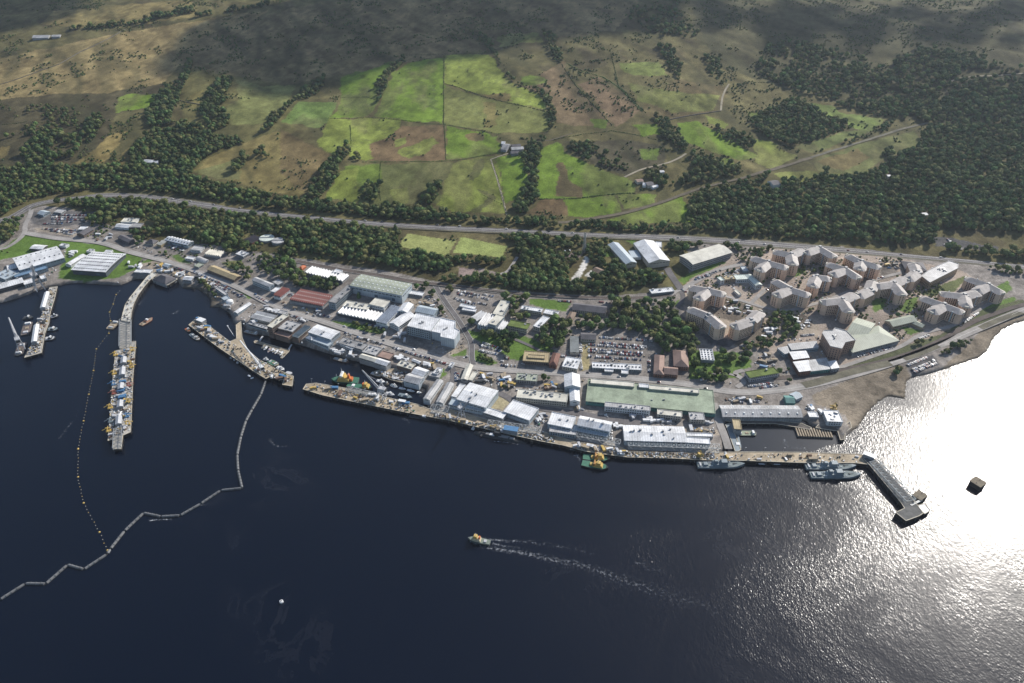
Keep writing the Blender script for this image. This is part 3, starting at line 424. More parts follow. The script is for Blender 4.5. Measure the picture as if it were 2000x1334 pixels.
# ---------------------------------------------------------------- buildings
WIN = nmat('window_frame_paint', (.6, .6, .6), .6, .1, .3)
def frame3(fr, q, h):
    """eave corners (front left, front right, back right) -> base point, rotation, length, depth"""
    px = F(fr, q); cx = (px[0][0] + px[2][0]) / 2; cy = (px[0][1] + px[2][1]) / 2
    c = gp(cx, cy, h); zb = c.z - h; P = [at(x, y, zb + h) for x, y in px]
    u = P[1] - P[0]; L = u.length; u.normalize(); v = Vector((-u.y, u.x, 0)); W = (P[2] - P[1]).dot(v)
    if W < 0: W = -W; P[0] = P[0] - v * W
    o = P[0].copy(); o.z = zb
    return o, math.atan2(u.y, u.x), L, max(W, 2.5), zb
def wins(mb, L, W, h, st, pitch, ww, wh, sides='flrb', z0=1.2):
    for k in range(st):
        zc = z0 + k * (h / st); zt = min(zc + wh, h - .3)
        if zt - zc < .5: continue
        for side in sides:
            D = L if side in 'fb' else W; n = int((D - 1.6) / pitch)
            if n < 1: continue
            o = (D - n * pitch) / 2
            for j in range(n):
                a = o + j * pitch + (pitch - ww) / 2; b_ = a + ww
                if side == 'f': mb.box(a, b_, -.09, .05, zc, zt)
                elif side == 'b': mb.box(a, b_, W - .05, W + .09, zc, zt)
                elif side == 'l': mb.box(-.09, .05, a, b_, zc, zt)
                else: mb.box(L - .05, L + .09, a, b_, zc, zt)
def B(fr, q, h, roof, wall, rmat, label, st='w', n=0, units=0, rh=None, name='building', cat='building', lights=0, group=None, seed=None):
    h = max(2.8, h * .62) if h < 14 else h * .74
    o, rz, L, W, zb = frame3(fr, q, h); rt = root(name, o, rz, label, cat, group); rr = random.Random(int(o.x * 7 + o.y)); ov = .35
    ws = MB(); ws.box(0, L, 0, W, -4, h)
    rf = MB()
    if roof == 'flat':
        rf.box(-.2, L + .2, -.2, W + .2, h, h + .35)
        for a in ((-.2, L + .2, -.2, .25), (-.2, L + .2, W - .25, W + .2)): rf.box(a[0], a[1], a[2], a[3], h + .35, h + .95)
        for a in ((-.2, .25), (L - .25, L + .2)): rf.box(a[0], a[1], .25, W - .25, h + .35, h + .95)
    elif roof in ('gu', 'gv'):
        rh = rh or min(4.5, .16 * (W if roof == 'gu' else L)) + .4
        if roof == 'gu':
            A = [(-ov, -ov, h), (L + ov, -ov, h), (L + ov, W + ov, h), (-ov, W + ov, h), (-ov, W / 2, h + rh), (L + ov, W / 2, h + rh)]
            A2 = [(x, y, z + .35) for x, y, z in A]; rf.add(A + A2, [(0, 4, 5, 1), (3, 2, 5, 4), (6, 7, 11, 10), (9, 10, 11, 8), (0, 1, 7, 6), (2, 3, 9, 8), (0, 6, 10, 4), (4, 10, 9, 3), (1, 5, 11, 7), (5, 2, 8, 11)])
            ws.add([(0, 0, h), (0, W, h), (0, W / 2, h + rh), (L, 0, h), (L, W, h), (L, W / 2, h + rh)], [(0, 2, 1), (3, 4, 5)])
        else:
            A = [(-ov, -ov, h), (-ov, W + ov, h), (L + ov, W + ov, h), (L + ov, -ov, h), (L / 2, -ov, h + rh), (L / 2, W + ov, h + rh)]
            A2 = [(x, y, z + .35) for x, y, z in A]; rf.add(A + A2, [(0, 1, 5, 4), (3, 4, 5, 2), (6, 10, 11, 7), (9, 8, 11, 10), (0, 6, 7, 1), (2, 8, 9, 3), (0, 4, 10, 6), (4, 3, 9, 10), (1, 7, 11, 5), (5, 11, 8, 2)])
            ws.add([(0, 0, h), (L, 0, h), (L / 2, 0, h + rh), (0, W, h), (L, W, h), (L / 2, W, h + rh)], [(0, 1, 2), (3, 5, 4)])
    elif roof == 'hip':
        rh = rh or min(5.5, .3 * min(L, W)); m_ = min(L, W) / 2 * .9
        if L >= W: r1, r2 = (m_, W / 2), (L - m_, W / 2)
        else: r1, r2 = (L / 2, m_), (L / 2, W - m_)
        A = [(-ov, -ov, h), (L + ov, -ov, h), (L + ov, W + ov, h), (-ov, W + ov, h), (*r1, h + rh), (*r2, h + rh)]
        rf.add(A, [(0, 1, 5, 4), (1, 2, 5), (2, 3, 4, 5), (3, 0, 4), (3, 2, 1, 0)] if L >= W else [(0, 1, 4), (1, 2, 5, 4), (2, 3, 5), (3, 0, 4, 5), (3, 2, 1, 0)])
    elif roof == 'barrel':
        K = 10; rings = []
        for k in range(K + 1):
            t = k / K; rings.append([(-1.5, W * t * 1.04 - .02 * W, h + math.sin(math.pi * t) * (rh or 3)), (L + 1.5, W * t * 1.04 - .02 * W, h + math.sin(math.pi * t) * (rh or 3)), (L + 1.5, W * t * 1.04 - .02 * W, h + .4 + math.sin(math.pi * t) * (rh or 3)), (-1.5, W * t * 1.04 - .02 * W, h + .4 + math.sin(math.pi * t) * (rh or 3))])
        rf.loft(rings)
    glz = MB()
    if roof == 'su':                       # saw teeth side by side along the front, ridges running back
        n = n or int(L / 7); s = L / n; t = 3.0
        for k in range(n):
            x = k * s
            rf.add([(x, -.2, h), (x + s * .36, -.2, h + t), (x + s, -.2, h), (x, W + .2, h), (x + s * .36, W + .2, h + t), (x + s, W + .2, h)], [(1, 2, 5, 4), (0, 2, 1), (3, 4, 5), (0, 3, 5, 2)])
            glz.add([(x + s * .02, 0, h + .05), (x + s * .36, 0, h + t), (x + s * .36, W, h + t), (x + s * .02, W, h + .05)], [(0, 1, 2, 3)])
    if roof == 'sv':
        n = n or int(W / 7); s = W / n; t = 1.8
        for k in range(n):
            y = k * s; rf.add([(-.2, y, h), (-.2, y + s * .7, h + t), (-.2, y + s, h), (L + .2, y, h), (L + .2, y + s * .7, h + t), (L + .2, y + s, h)], [(0, 3, 4, 1), (0, 1, 2), (3, 5, 4), (0, 2, 5, 3)])
            glz.add([(0, y + s * .7, h + t), (L, y + s * .7, h + t), (L, y + s * .98, h + .15), (0, y + s * .98, h + .15)], [(0, 1, 2, 3)])
    wo_ = ws.build('wall', M(wall), rt); ro_ = rf.build('roof', M(rmat), rt); glz.build('roof_glazing', GLASS if rmat != 'maroon' else M('maroon'), ro_, kind='stuff')
    wm_ = MB(); dm = MB()
    if st == 'w': wins(wm_, L, W, h, max(1, round(h / 3.3)), 2.9, 1.7, 1.5)
    elif st == 'f': wins(wm_, L, W, h, max(1, round(h / 4)), 2.3, 2.0, 1.9, z0=1.5)
    elif st == 'd':
        wins(wm_, L, W, h, 1, 6.2, 4.6, 1.3, z0=h * .66)
        for k in range(max(1, int(L / 24))):
            a = (k + .5) * L / max(1, int(L / 24)); dd = MB(); dd.box(a - 2.6, a + 2.6, -.14, .05, 0, min(5, h * .55)); dd.build('roller_door', DOORM, wo_)
    elif st == 's': wins(wm_, L, W, h, 1, 5.2, 4.2, .9, z0=h * .7)
    wm_.build('windows', GLASS, wo_, kind='stuff')
    if lights:                             # rows of small roof lights
        lm = MB(); nu, nv = lights if isinstance(lights, tuple) else (int(L / 9), 3)
        for a in range(nu):
            for c in range(nv):
                x = (a + .5) * L / nu; y = (c + .5) * W / nv; zz = h + .35
                if roof == 'gu': zz += (rh or 1) * (1 - abs(2 * y / W - 1))
                if roof == 'gv': zz += (rh or 1) * (1 - abs(2 * x / L - 1))
                if roof in ('su',): zz += 1
                if roof == 'barrel': zz += math.sin(math.pi * y / W) * (rh or 3)
                lm.box(x - .9, x + .9, y - 1.2, y + 1.2, zz - .5, zz + .45)
        lm.build('roof_lights', GLASS if rmat in ('white', 'whitev', 'cream') else M('wwall'), ro_, kind='stuff')
    if units:
        um = MB()
        for k in range(units):
            a, c = rr.uniform(.1, .85) * L, rr.uniform(.15, .8) * W; s1, s2 = rr.uniform(1, 3.4), rr.uniform(1, 2.8)
            zz = h + .3 + ((rh or 1) * (1 - abs(2 * c / W - 1)) if roof == 'gu' else 0); um.box(a, min(a + s1, L - .3), c, min(c + s2, W - .3), zz - .4, zz + rr.uniform(.8, 2.4))
        um.build('roof_plant', UNITM, ro_, kind='stuff')
    rt['dims'] = (L, W, h)
    return rt
def PB(fr, pts, h, wall, rmat, label, st='', name='building', cat='building', rim=True, units=0):
    h = h * (.75 if h < 20 else .9)
    px = F(fr, pts); cx = sum(p[0] for p in px) / len(px); cy = sum(p[1] for p in px) / len(px); c = gp(cx, cy, h); zb = c.z - h
    q = [at(x, y, zb + h) for x, y in px]; o = Vector((sum(p.x for p in q) / len(q), sum(p.y for p in q) / len(q), zb)); lo = [(p.x - o.x, p.y - o.y) for p in q]
    rt = root(name, o, 0, label, cat); w_ = MB(); w_.prism(lo, -4, h); w_.build('wall', M(wall), rt)
    r_ = MB(); r_.prism([(x * 1.004, y * 1.004) for x, y in lo], h, h + .3)
    if rim:
        n = len(lo)
        for i in range(n):
            a, b_ = lo[i], lo[(i + 1) % n]; l = math.hypot(b_[0] - a[0], b_[1] - a[1]); r_.obox(((a[0] + b_[0]) / 2 * .99, (a[1] + b_[1]) / 2 * .99), math.atan2(b_[1] - a[1], b_[0] - a[0]), l, .5, h + .3, h + 1.0)
    r_.build('roof', M(rmat), rt); wm_ = MB()
    if st == 'w':
        n = len(lo)
        for i in range(n):
            a, b_ = lo[i], lo[(i + 1) % n]; l = math.hypot(b_[0] - a[0], b_[1] - a[1]); an = math.atan2(b_[1] - a[1], b_[0] - a[0])
            for k in range(int(h / 3.3)):
                for j in range(int(l / 3)):
                    t_ = (j + .5) / max(1, int(l / 3)); wm_.obox((a[0] + (b_[0] - a[0]) * t_, a[1] + (b_[1] - a[1]) * t_), an, 1.6, .25, 1.2 + k * 3.3, 2.7 + k * 3.3)
    wm_.build('windows', GLASS, rt, kind='stuff')
    if units:
        um = MB(); rr = random.Random(int(o.x))
        for k in range(units): um.obox((rr.uniform(-5, 5), rr.uniform(-4, 4)), rr.uniform(0, 3), rr.uniform(1.5, 4), rr.uniform(1.5, 3), h + .3, h + rr.uniform(1.2, 2.6))
        um.build('roof_plant', UNITM, rt, kind='stuff')
    return rt
nmat('towerw', (.38, .25, .19), .85, .2, .1)
# west side
hall = B('a', [(722, 445), (1055, 468), (1255, 290)], 11, 'barrel', 'dwall', 'white', 'large white curved-roof hall with rows of vents, on the lawn by the west shore', 'd', rh=2.2, lights=(14, 6))
B('a', [(195, 452), (645, 325), (580, 207)], 13, 'gu', 'bwall', 'whitev', 'largest white workshop on the west shore, long pale roof with grey glazed panels', 's', lights=(9, 2))
B('a', [(75, 450), (240, 412), (225, 372)], 11, 'flat', 'bwall', 'white', 'stepped white-roofed front block at the left end of the big western workshop', 'w', units=3)
B('a', [(150, 525), (480, 430), (455, 368)], 9, 'flat', 'bwall', 'blue', 'low grey-blue roofed annexe in front of the big western workshop', 's', units=5)
B('a', [(-60, 655), (240, 572), (235, 520)], 11, 'gu', 'dwall', 'white', 'long dark-glazed quay shed with a white roof at the left edge', 'f', units=4)
B('a', [(245, 600), (350, 570), (322, 536)], 9, 'flat', 'bwall', 'white', 'small white box building beside the long quay shed', 'w'); B('a', [(415, 545), (465, 530), (465, 495)], 7, 'flat', 'bwall', 'white', 'small white block under the big latticed dockside crane', 'w')
B('a', [(305, 235), (420, 243), (385, 197)], 6, 'barrel', 'slate', 'white', 'white round-ended shed behind the western workshop', 's', rh=1.4); B('a', [(655, 390), (708, 400), (735, 280)], 5, 'gv', 'wwall', 'whitev', 'narrow white gabled shed between the workshop and the curved hall', 's')
B('a', [(-60, 500), (50, 545), (95, 440)], 12, 'flat', 'bwall', 'lblue', 'blue-grey block cut by the left edge of the picture', 'w', units=4); B('a', [(590, 205), (660, 215), (665, 190)], 4, 'flat', 'wwall', 'white', 'little white cabin on the grass behind the workshop', 'n', units=2)
B('a', [(865, 262), (915, 270), (905, 240)], 4, 'flat', 'wwall', 'white', 'small white plant cabin behind the curved hall, left one', '', units=2); B('a', [(1045, 270), (1112, 272), (1115, 252)], 4, 'flat', 'wwall', 'white', 'white flat cabin behind the curved hall, right one')
B('a', [(768, 88), (840, 100), (925, 40)], 6, 'gv', 'brwall', 'slate', 'dark long-roofed gatehouse beside the pale car park', 's'); B('a', [(780, 45), (852, 46), (862, 16)], 4, 'flat', 'cwall', 'white', 'small pale block behind the dark gatehouse')
B('b', [(180, 145), (305, 205), (330, 150)], 6, 'gu', 'slate', 'slate', 'dark slate barn at the roadside under the trees', 's'); B('b', [(740, 175), (1010, 237), (1072, 190)], 9, 'gu', 'bwall', 'white', 'long white gabled hall above its own little car park', 'd', lights=(8, 2))
B('b', [(505, 205), (600, 222), (606, 170)], 5, 'hip', 'cwall', 'slate', 'small slate-roofed house beside the tan gables'); B('b', [(640, 222), (692, 236), (735, 150)], 6, 'sv', 'tan', 'cream', 'tan multi-gabled block beside the long white hall', '', n=3)
B('b', [(1040, 290), (1160, 303), (1195, 258)], 6, 'flat', 'wwall', 'lgrey', 'grey flat-roofed block at the end of the long white hall', 'w'); B('b', [(1210, 345), (1395, 372), (1440, 320)], 5, 'su', 'gwall', 'cream', 'low pale saw-tooth roofed store below the wood', '', n=7)
B('b', [(1578, 340), (1670, 372), (1710, 325)], 6, 'flat', 'gwall', 'white', 'white flat-roofed block half hidden in the trees', 'w', units=4); B('b', [(978, 395), (1070, 408), (1082, 380)], 4, 'flat', 'wwall', 'white', 'small white hut left of the tank shed')
B('b', [(1108, 398), (1205, 437), (1247, 408)], 4, 'barrel', 'wwall', 'lgrey', 'short round-roofed tank shed by the railway', '', rh=1.5); B('b', [(1085, 483), (1140, 500), (1195, 462)], 4, 'flat', 'gwall', 'ggrn', 'grey-green flat hut just below the round-roofed shed')
B('b', [(1240, 523), (1560, 650), (1640, 600)], 6, 'gu', 'brwall', 'tan', 'long shed with a straw-yellow roof beside the railway', 's'); B('b', [(592, 640), (745, 697), (812, 605)], 4.6, 'hip', 'gwall', 'slate', 'dark hipped boathouse at the landward end of the curved jetty', 's')
B('b', [(373, 558), (455, 563), (470, 530)], 4, 'flat', 'gwall', 'white', 'left of two small white huts beside the curved jetty'); B('b', [(465, 563), (560, 567), (572, 530)], 4, 'flat', 'gwall', 'white', 'right of two small white huts beside the curved jetty')
B('b', [(708, 480), (770, 497), (812, 468)], 5, 'gu', 'bwall', 'lblue', 'pale blue gabled hut among parked vehicles near the jetty'); B('b', [(950, 645), (1050, 655), (1045, 608)], 5, 'gu', 'gwall', 'whitev', 'white workshop hut above the slipway')
B('b', [(1408, 862), (1445, 892), (1482, 842)], 5, 'flat', 'bwall', 'lblue', 'blue-grey hut on the shore by the white dome'); B('b', [(1335, 745), (1455, 830), (1482, 810)], 4, 'flat', 'wwall', 'lgrey', 'row of grey portable cabins along the rocky shore'); B('b', [(1555, 1030), (1600, 1045), (1698, 910)], 5, 'gv', 'bwall', 'whitev', 'slim white gabled shed beside the pier road', 's')
B('A', [(285, 225), (330, 237), (350, 203)], 5, 'gu', 'bwall', 'lblue', 'pale blue gate building by the road junction'); B('A', [(410, 215), (468, 222), (490, 197)], 4, 'flat', 'gwall', 'lgrey', 'grey cabin behind the top left car park')
B('A', [(880, 327), (982, 336), (990, 308)], 5, 'gu', 'wwall', 'white', 'front one of two white sheds in the wood edge', 's'); B('A', [(925, 290), (1040, 292), (1062, 262)], 5, 'flat', 'wwall', 'cream', 'back one of two pale sheds in the wood edge', '', units=4); B('A', [(990, 332), (1075, 332), (1088, 300)], 5, 'flat', 'brwall', 'grey', 'brown flat shed beside the two pale sheds')
# middle
B('B', [(365, 232), (438, 262), (500, 205)], 5, 'sv', 'brickw', 'pink', 'red-brown ridged filter house beside the round tanks', '', n=5); B('B', [(930, 537), (1280, 617), (1325, 560)], 7, 'su', 'gwall', 'white', 'white saw-tooth workshop behind the small wood', 's', n=13); B('B', [(1190, 530), (1252, 545), (1265, 515)], 9, 'flat', 'wwall', 'white', 'white flat block at the back of the saw-tooth workshop')
B('B', [(870, 495), (905, 503), (920, 468)], 5, 'hip', 'orange', 'orange', 'small orange-roofed hut at the wood edge', ''); B('B', [(440, 605), (600, 670), (640, 642)], 12, 'gu', 'lblue', 'lgrey', 'tall pale blue gabled building in front of the wood', 'w'); B('B', [(630, 625), (682, 652), (708, 615)], 8, 'flat', 'gwall', 'lgrey', 'grey flat block behind the tall pale blue gable'); B('B', [(612, 710), (652, 722), (690, 680)], 6, 'flat', 'bwall', 'white', 'small white block at the foot of the tall pale blue gable')
B('B', [(640, 748), (705, 765), (762, 690)], 8, 'su', 'wwall', 'maroon', 'small maroon and white saw-tooth shed', 's', n=5); B('B', [(790, 790), (1095, 850), (1168, 750)], 8, 'su', 'gwall', 'maroon', 'wide maroon-roofed saw-tooth workshop', 's', n=16, lights=(16, 3))
B('B', [(1150, 806), (1216, 822), (1350, 655)], 14, 'flat', 'bwall', 'grey', 'long grey office slab joining the maroon and white workshops', 'w', units=3); B('Z', [(683.3, 557.5), (784.6, 577), (803.5, 554.5)], 17, 'gu', 'lblue', 'ggrn', 'huge grey-green assembly hall with dotted roof lights', 'd', lights=(12, 4), rh=2)
B('B', [(1230, 912), (1600, 992), (1640, 915)], 8, 'su', 'dwall', 'white', 'white saw-tooth workshop facing the hedge and main road', 'f', n=12); B('B', [(1280, 848), (1512, 885), (1530, 832)], 10, 'flat', 'wwall', 'cream', 'flat pale block with roof plant behind the front saw-tooth workshop', 'w', units=10); B('B', [(1530, 832), (1665, 862), (1710, 800)], 13, 'flat', 'wwall', 'cream', 'cream raised block amid the saw-tooth workshops', 'w'); B('B', [(1592, 988), (1692, 1012), (1788, 850)], 10, 'sv', 'wwall', 'white', 'white ridged wing at the right end of the saw-tooth workshop', 's', n=9)
B('C', [(48, 1005), (135, 1042), (222, 908)], 10, 'gv', 'wwall', 'whitev', 'white gabled hall beyond the saw-tooth wing, front one', 'w'); B('C', [(125, 895), (218, 910), (250, 830)], 10, 'gv', 'wwall', 'whitev', 'white gabled hall beyond the saw-tooth wing, rear one', 'w'); B('C', [(232, 735), (355, 752), (365, 722)], 4, 'flat', 'gwall', 'white', 'low white shed at the right foot of the huge grey-green hall')
# harbour front west
B('i', [(235, 335), (560, 415), (668, 292)], 9, 'sv', 'cwall', 'lgrey', 'wide grey ribbed-roof office on the harbour with dark clerestory', 'w', n=2, lights=(12, 1)); B('i', [(240, 390), (295, 428), (352, 378)], 6, 'gv', 'cwall', 'white', 'little white gable in front of the wide ribbed-roof office'); B('i', [(205, 440), (505, 528), (530, 485)], 6, 'flat', 'bwall', 'lgrey', 'low glazed harbour front wing below the ribbed-roof office', 'f', units=6)
B('i', [(515, 478), (598, 505), (805, 292)], 19, 'flat', 'brwall', 'cream', 'tall narrow tower slab on the harbour front', 'w', units=3); B('i', [(680, 262), (800, 290), (832, 240)], 8, 'flat', 'wwall', 'lgrey', 'white box block behind the tower slab', 'w'); B('i', [(690, 512), (925, 572), (1030, 430)], 13, 'flat', 'brwall', 'lgrey', 'big square grey-roofed building right of the tower slab', 'w', units=6); B('i', [(637, 602), (860, 668), (915, 590)], 8, 'flat', 'brwall', 'pink', 'brown terrace block below the big square grey roof', 's')
B('i', [(920, 638), (1020, 668), (1200, 482)], 8, 'sv', 'brwall', 'cream', 'pale building with a row of cross ridges, beside the square grey roof', 's', n=9); B('i', [(1180, 572), (1550, 692), (1680, 562)], 12, 'gu', 'lblue', 'white', 'large bright white hall facing the harbour', 's', rh=1.2, units=2); B('i', [(1250, 708), (1510, 805), (1572, 738)], 7, 'flat', 'lblue', 'lblue', 'lower blue-grey front of the large white harbour hall'); B('i', [(1140, 662), (1235, 702), (1280, 655)], 7, 'hip', 'bwall', 'white', 'small white hipped block at the left front of the white harbour hall')
B('c', [(130, 200), (450, 292), (490, 208)], 6, 'flat', 'gwall', 'grey', 'long grey flat-roofed store inland of the harbour yard', 's', units=8); B('c', [(448, 318), (620, 364), (700, 268)], 9, 'flat', 'gwall', 'lgrey', 'grey flat-roofed block at the right end of the long store', 'w', units=6); B('c', [(110, 195), (320, 285), (338, 258)], 5, 'flat', 'wwall', 'white', 'long thin white cabin row in the harbour yard'); B('c', [(650, 375), (800, 415), (870, 345)], 9, 'flat', 'brwall', 'pink', 'brown flat-roofed block near the road crossing', 'w')
B('c', [(408, 388), (610, 447), (648, 395)], 9, 'gu', 'gwall', 'cream', 'left half of the cream-roofed quayside pair', 's'); B('c', [(608, 452), (762, 502), (802, 440)], 9, 'gu', 'gwall', 'white', 'right half of the cream-roofed quayside pair', 's'); B('c', [(900, 492), (1085, 545), (1115, 472)], 6, 'flat', 'brwall', 'cream', 'rust-stained pale workshop by the slipway', 's', units=7); B('c', [(1090, 592), (1240, 642), (1312, 556)], 9, 'gu', 'wwall', 'whitev', 'white ribbed boat hall at the basin', 's'); B('c', [(985, 692), (1185, 742), (1237, 640)], 8, 'gu', 'lblue', 'lgrey', 'grey open-fronted boat shed at the basin edge', 's')
B('c', [(1092, 430), (1190, 470), (1202, 440)], 5, 'gu', 'gwall', 'white', 'short white hut behind the rust-stained workshop'); B('c', [(1365, 592), (1430, 612), (1462, 530)], 7, 'flat', 'wwall', 'white', 'white canteen block by the small lawn', 'w', units=4); B('c', [(1315, 628), (1448, 652), (1480, 600)], 4, 'flat', 'gwall', 'lgrey', 'low grey annexe of the white canteen block', '', units=3)
B('c', [(1245, 925), (1330, 945), (1440, 680)], 8, 'gv', 'wwall', 'lgrey', 'left one of two long narrow grey-white sheds by the basin', 's'); B('c', [(1410, 970), (1502, 987), (1605, 725)], 8, 'gv', 'wwall', 'lgrey', 'right one of two long narrow grey-white sheds by the basin', 's'); B('c', [(1735, 672), (1820, 682), (1895, 490)], 8, 'gv', 'gwall', 'cream', 'cream gabled store near the roundabout', 's'); B('c', [(1828, 680), (1882, 692), (1922, 578)], 6, 'flat', 'gwall', 'cream', 'low cream lean-to of the gabled store'); B('c', [(1570, 500), (1612, 512), (1640, 462)], 4, 'flat', 'wwall', 'white', 'white kiosk at the end of the car rows', '', units=2)
# quay sheds
B('G', [(200, 665), (470, 745), (525, 570)], 15, 'gu', 'lblue', 'white', 'tall white quay hall behind the small portal crane', 's', rh=1.5, units=3); B('G', [(125, 716), (440, 782), (463, 725)], 9, 'flat', 'lblue', 'lblue', 'low blue-white skirt building in front of the tall quay hall', 's'); B('G', [(150, 640), (197, 652), (245, 525)], 10, 'flat', 'wwall', 'whitev', 'narrow white annexe left of the tall quay hall')
B('G', [(635, 782), (875, 867), (905, 735)], 11, 'flat', 'lblue', 'white', 'square white shed right of the tall quay hall', 's'); B('G', [(443, 790), (628, 850), (645, 795)], 9, 'flat', 'gwall', 'white', 'low white link between the tall hall and the square shed', 's'); B('G', [(755, 650), (1225, 697), (1232, 618)], 11, 'flat', 'cwall', 'cream', 'long cream office with cluttered stained flat roof', 'w', units=16); B('G', [(750, 487), (945, 502), (967, 440)], 8, 'flat', 'gwall', 'ggrn', 'grey-green flat-roofed office with pipes, north of the cream office', 'w', units=12)
B('G', [(815, 310), (1055, 327), (1062, 235)], 8, 'flat', 'brwall', 'tan', 'brown flat-roofed hall with a raised strip along its roof', 'w'); B('G', [(860, 280), (1020, 290), (1025, 262)], 10, 'flat', 'pink', 'tan', 'raised strip on the roof of the brown flat hall', ''); B('G', [(1060, 342), (1130, 352), (1147, 240)], 8, 'hip', 'brickw', 'redbrown', 'red-brown hipped house beside the brown flat hall', 'w')
B('G', [(1180, 362), (1322, 387), (1330, 290)], 8, 'flat', 'cwall', 'white', 'white square office beside the big car park', 'w', units=8); B('G', [(1255, 225), (1336, 228), (1342, 85)], 6, 'sv', 'cwall', 'cream', 'pale cross-ridged hut block left of the big car park', 's', n=8); B('G', [(1355, 105), (1496, 112), (1500, 55)], 6, 'gu', 'cwall', 'slate', 'slate gabled drill hall at the top of the big car park', 'w')
B('G', [(1205, 552), (1350, 555), (1350, 440)], 15, 'gv', 'lblue', 'whitev', 'tall white gabled tower hall left of the green roof', 's'); B('G', [(1255, 685), (1345, 687), (1350, 562)], 12, 'gv', 'wwall', 'whitev', 'narrower white gable in front of the tall tower hall', 's'); B('G', [(1045, 897), (1270, 942), (1312, 832)], 12, 'flat', 'lblue', 'white', 'white quay shed, left half of the stepped pair', 's', units=2); B('G', [(1320, 907), (1622, 967), (1622, 875)], 14, 'gu', 'lblue', 'white', 'white quay shed, right taller half of the stepped pair', 's', units=3); B('G', [(1275, 955), (1600, 1018), (1620, 968)], 9, 'flat', 'lblue', 'lblue', 'blue-grey low front of the stepped quay sheds', 's'); B('G', [(1060, 968), (1308, 1002), (1315, 955)], 8, 'flat', 'bwall', 'lgrey', 'pale low block at the left front of the stepped quay sheds', 'w')
B('H', [(210, 687), (1415, 802), (1375, 585)], 9, 'flat', 'grnwall', 'green', 'enormous flat hall with a pale green roof', 's', units=4); B('H', [(255, 517), (660, 552), (667, 512)], 12.5, 'flat', 'ggrn', 'cream', 'long white upper storey on the left of the pale green roof', ''); B('H', [(800, 572), (1265, 612), (1272, 577)], 12.5, 'flat', 'ggrn', 'cream', 'long white upper storey on the right of the pale green roof', '', units=2); B('H', [(705, 555), (795, 562), (800, 530)], 12, 'flat', 'ggrn', 'white', 'short white block between the two upper storeys on the green roof', '')
B('H', [(385, 735), (810, 777), (815, 735)], 12, 'flat', 'wwall', 'lgrey', 'long white office along the front of the green-roofed hall', 'w', units=6); B('H', [(875, 807), (1105, 832), (1107, 787)], 10, 'flat', 'cwall', 'cream', 'cream square block in front of the green-roofed hall', 'w', units=3); B('H', [(1180, 857), (1320, 862), (1317, 797)], 10, 'flat', 'cwall', 'lgrey', 'pale grey block at the right front of the green-roofed hall', 'w', units=3)
B('H', [(570, 1050), (1150, 1068), (1130, 925)], 12, 'gu', 'lblue', 'white', 'longest white quay shed, east of the stepped pair', 's', rh=2, units=8); B('H', [(1152, 1072), (1368, 1085), (1362, 1034)], 11, 'flat', 'lblue', 'white', 'white extension at the right end of the longest quay shed', 's'); B('H', [(1150, 1010), (1395, 1016), (1396, 986)], 6, 'flat', 'gwall', 'white', 'low white store behind the longest quay shed', '')
B('I', [(228, 498), (808, 502), (802, 418)], 8, 'gu', 'hall', 'lgrey', 'long grey dock hall with a ridged roof east of the green roof', 's', lights=(9, 2), rh=3.5); B('H', [(270, 375), (730, 397), (732, 347)], 5, 'flat', 'gwall', 'white', 'ribbed white office hut along the bottom of the big car park', 'w', units=4, lights=(14, 1)); B('H', [(385, 408), (465, 413), (467, 382)], 4, 'flat', 'gwall', 'white', 'left porch of the ribbed white office hut', ''); B('H', [(540, 427), (605, 432), (607, 390)], 4, 'flat', 'gwall', 'white', 'right porch of the ribbed white office hut', '')
B('H', [(842, 428), (935, 438), (925, 258)], 9, 'hip', 'brickw', 'pink', 'left wing of the L-shaped brick building with dormers', 'w', units=4); B('H', [(938, 430), (1065, 442), (1072, 377)], 9, 'gu', 'brickw', 'pink', 'right wing of the L-shaped brick building', 'w', rh=4); B('H', [(1030, 357), (1168, 368), (1125, 215)], 9, 'hip', 'brickw', 'pink', 'separate brown hipped house behind the L-shaped brick building', 'w'); B('H', [(1285, 300), (1407, 307), (1372, 205)], 6, 'flat', 'gwall', 'white', 'white flat pavilion with a grid of dark roof openings', '', lights=(4, 5))
B('I', [(425, 217), (635, 182), (606, 138)], 11, 'flat', 'lgrey', 'moss', 'modern office with a grass-green roof beside the coast road', 'w', units=1)
# parade of buildings north
B('D', [(925, 402), (1015, 387), (905, 222)], 9, 'gv', 'cwall', 'lblue', 'pale blue gabled gymnasium near the trunk road', 's'); B('D', [(1115, 392), (1285, 372), (1168, 210)], 12, 'gv', 'cwall', 'whitev', 'big white gabled sports hall near the trunk road', 's', units=2); B('D', [(975, 350), (1052, 346), (1030, 288)], 5, 'flat', 'wwall', 'lblue', 'low flat link between the two gabled sports halls', ''); B('D', [(1170, 262), (1220, 265), (1212, 222)], 6, 'flat', 'wwall', 'white', 'small white block behind the big sports hall', '')
B('D', [(1475, 402), (1788, 307), (1672, 242)], 14, 'barrel', 'gwall', 'cream', 'large hall with an overhanging cream roof above the road', 'w', rh=2.5); B('D', [(650, 452), (702, 477), (727, 440)], 5, 'gu', 'cwall', 'brown', 'brown-roofed hut on the pale concrete apron', ''); B('D', [(1138, 642), (1322, 622), (1302, 590)], 4, 'flat', 'gwall', 'white', 'low white slatted stand beside the dark railway cutting', '', units=3)
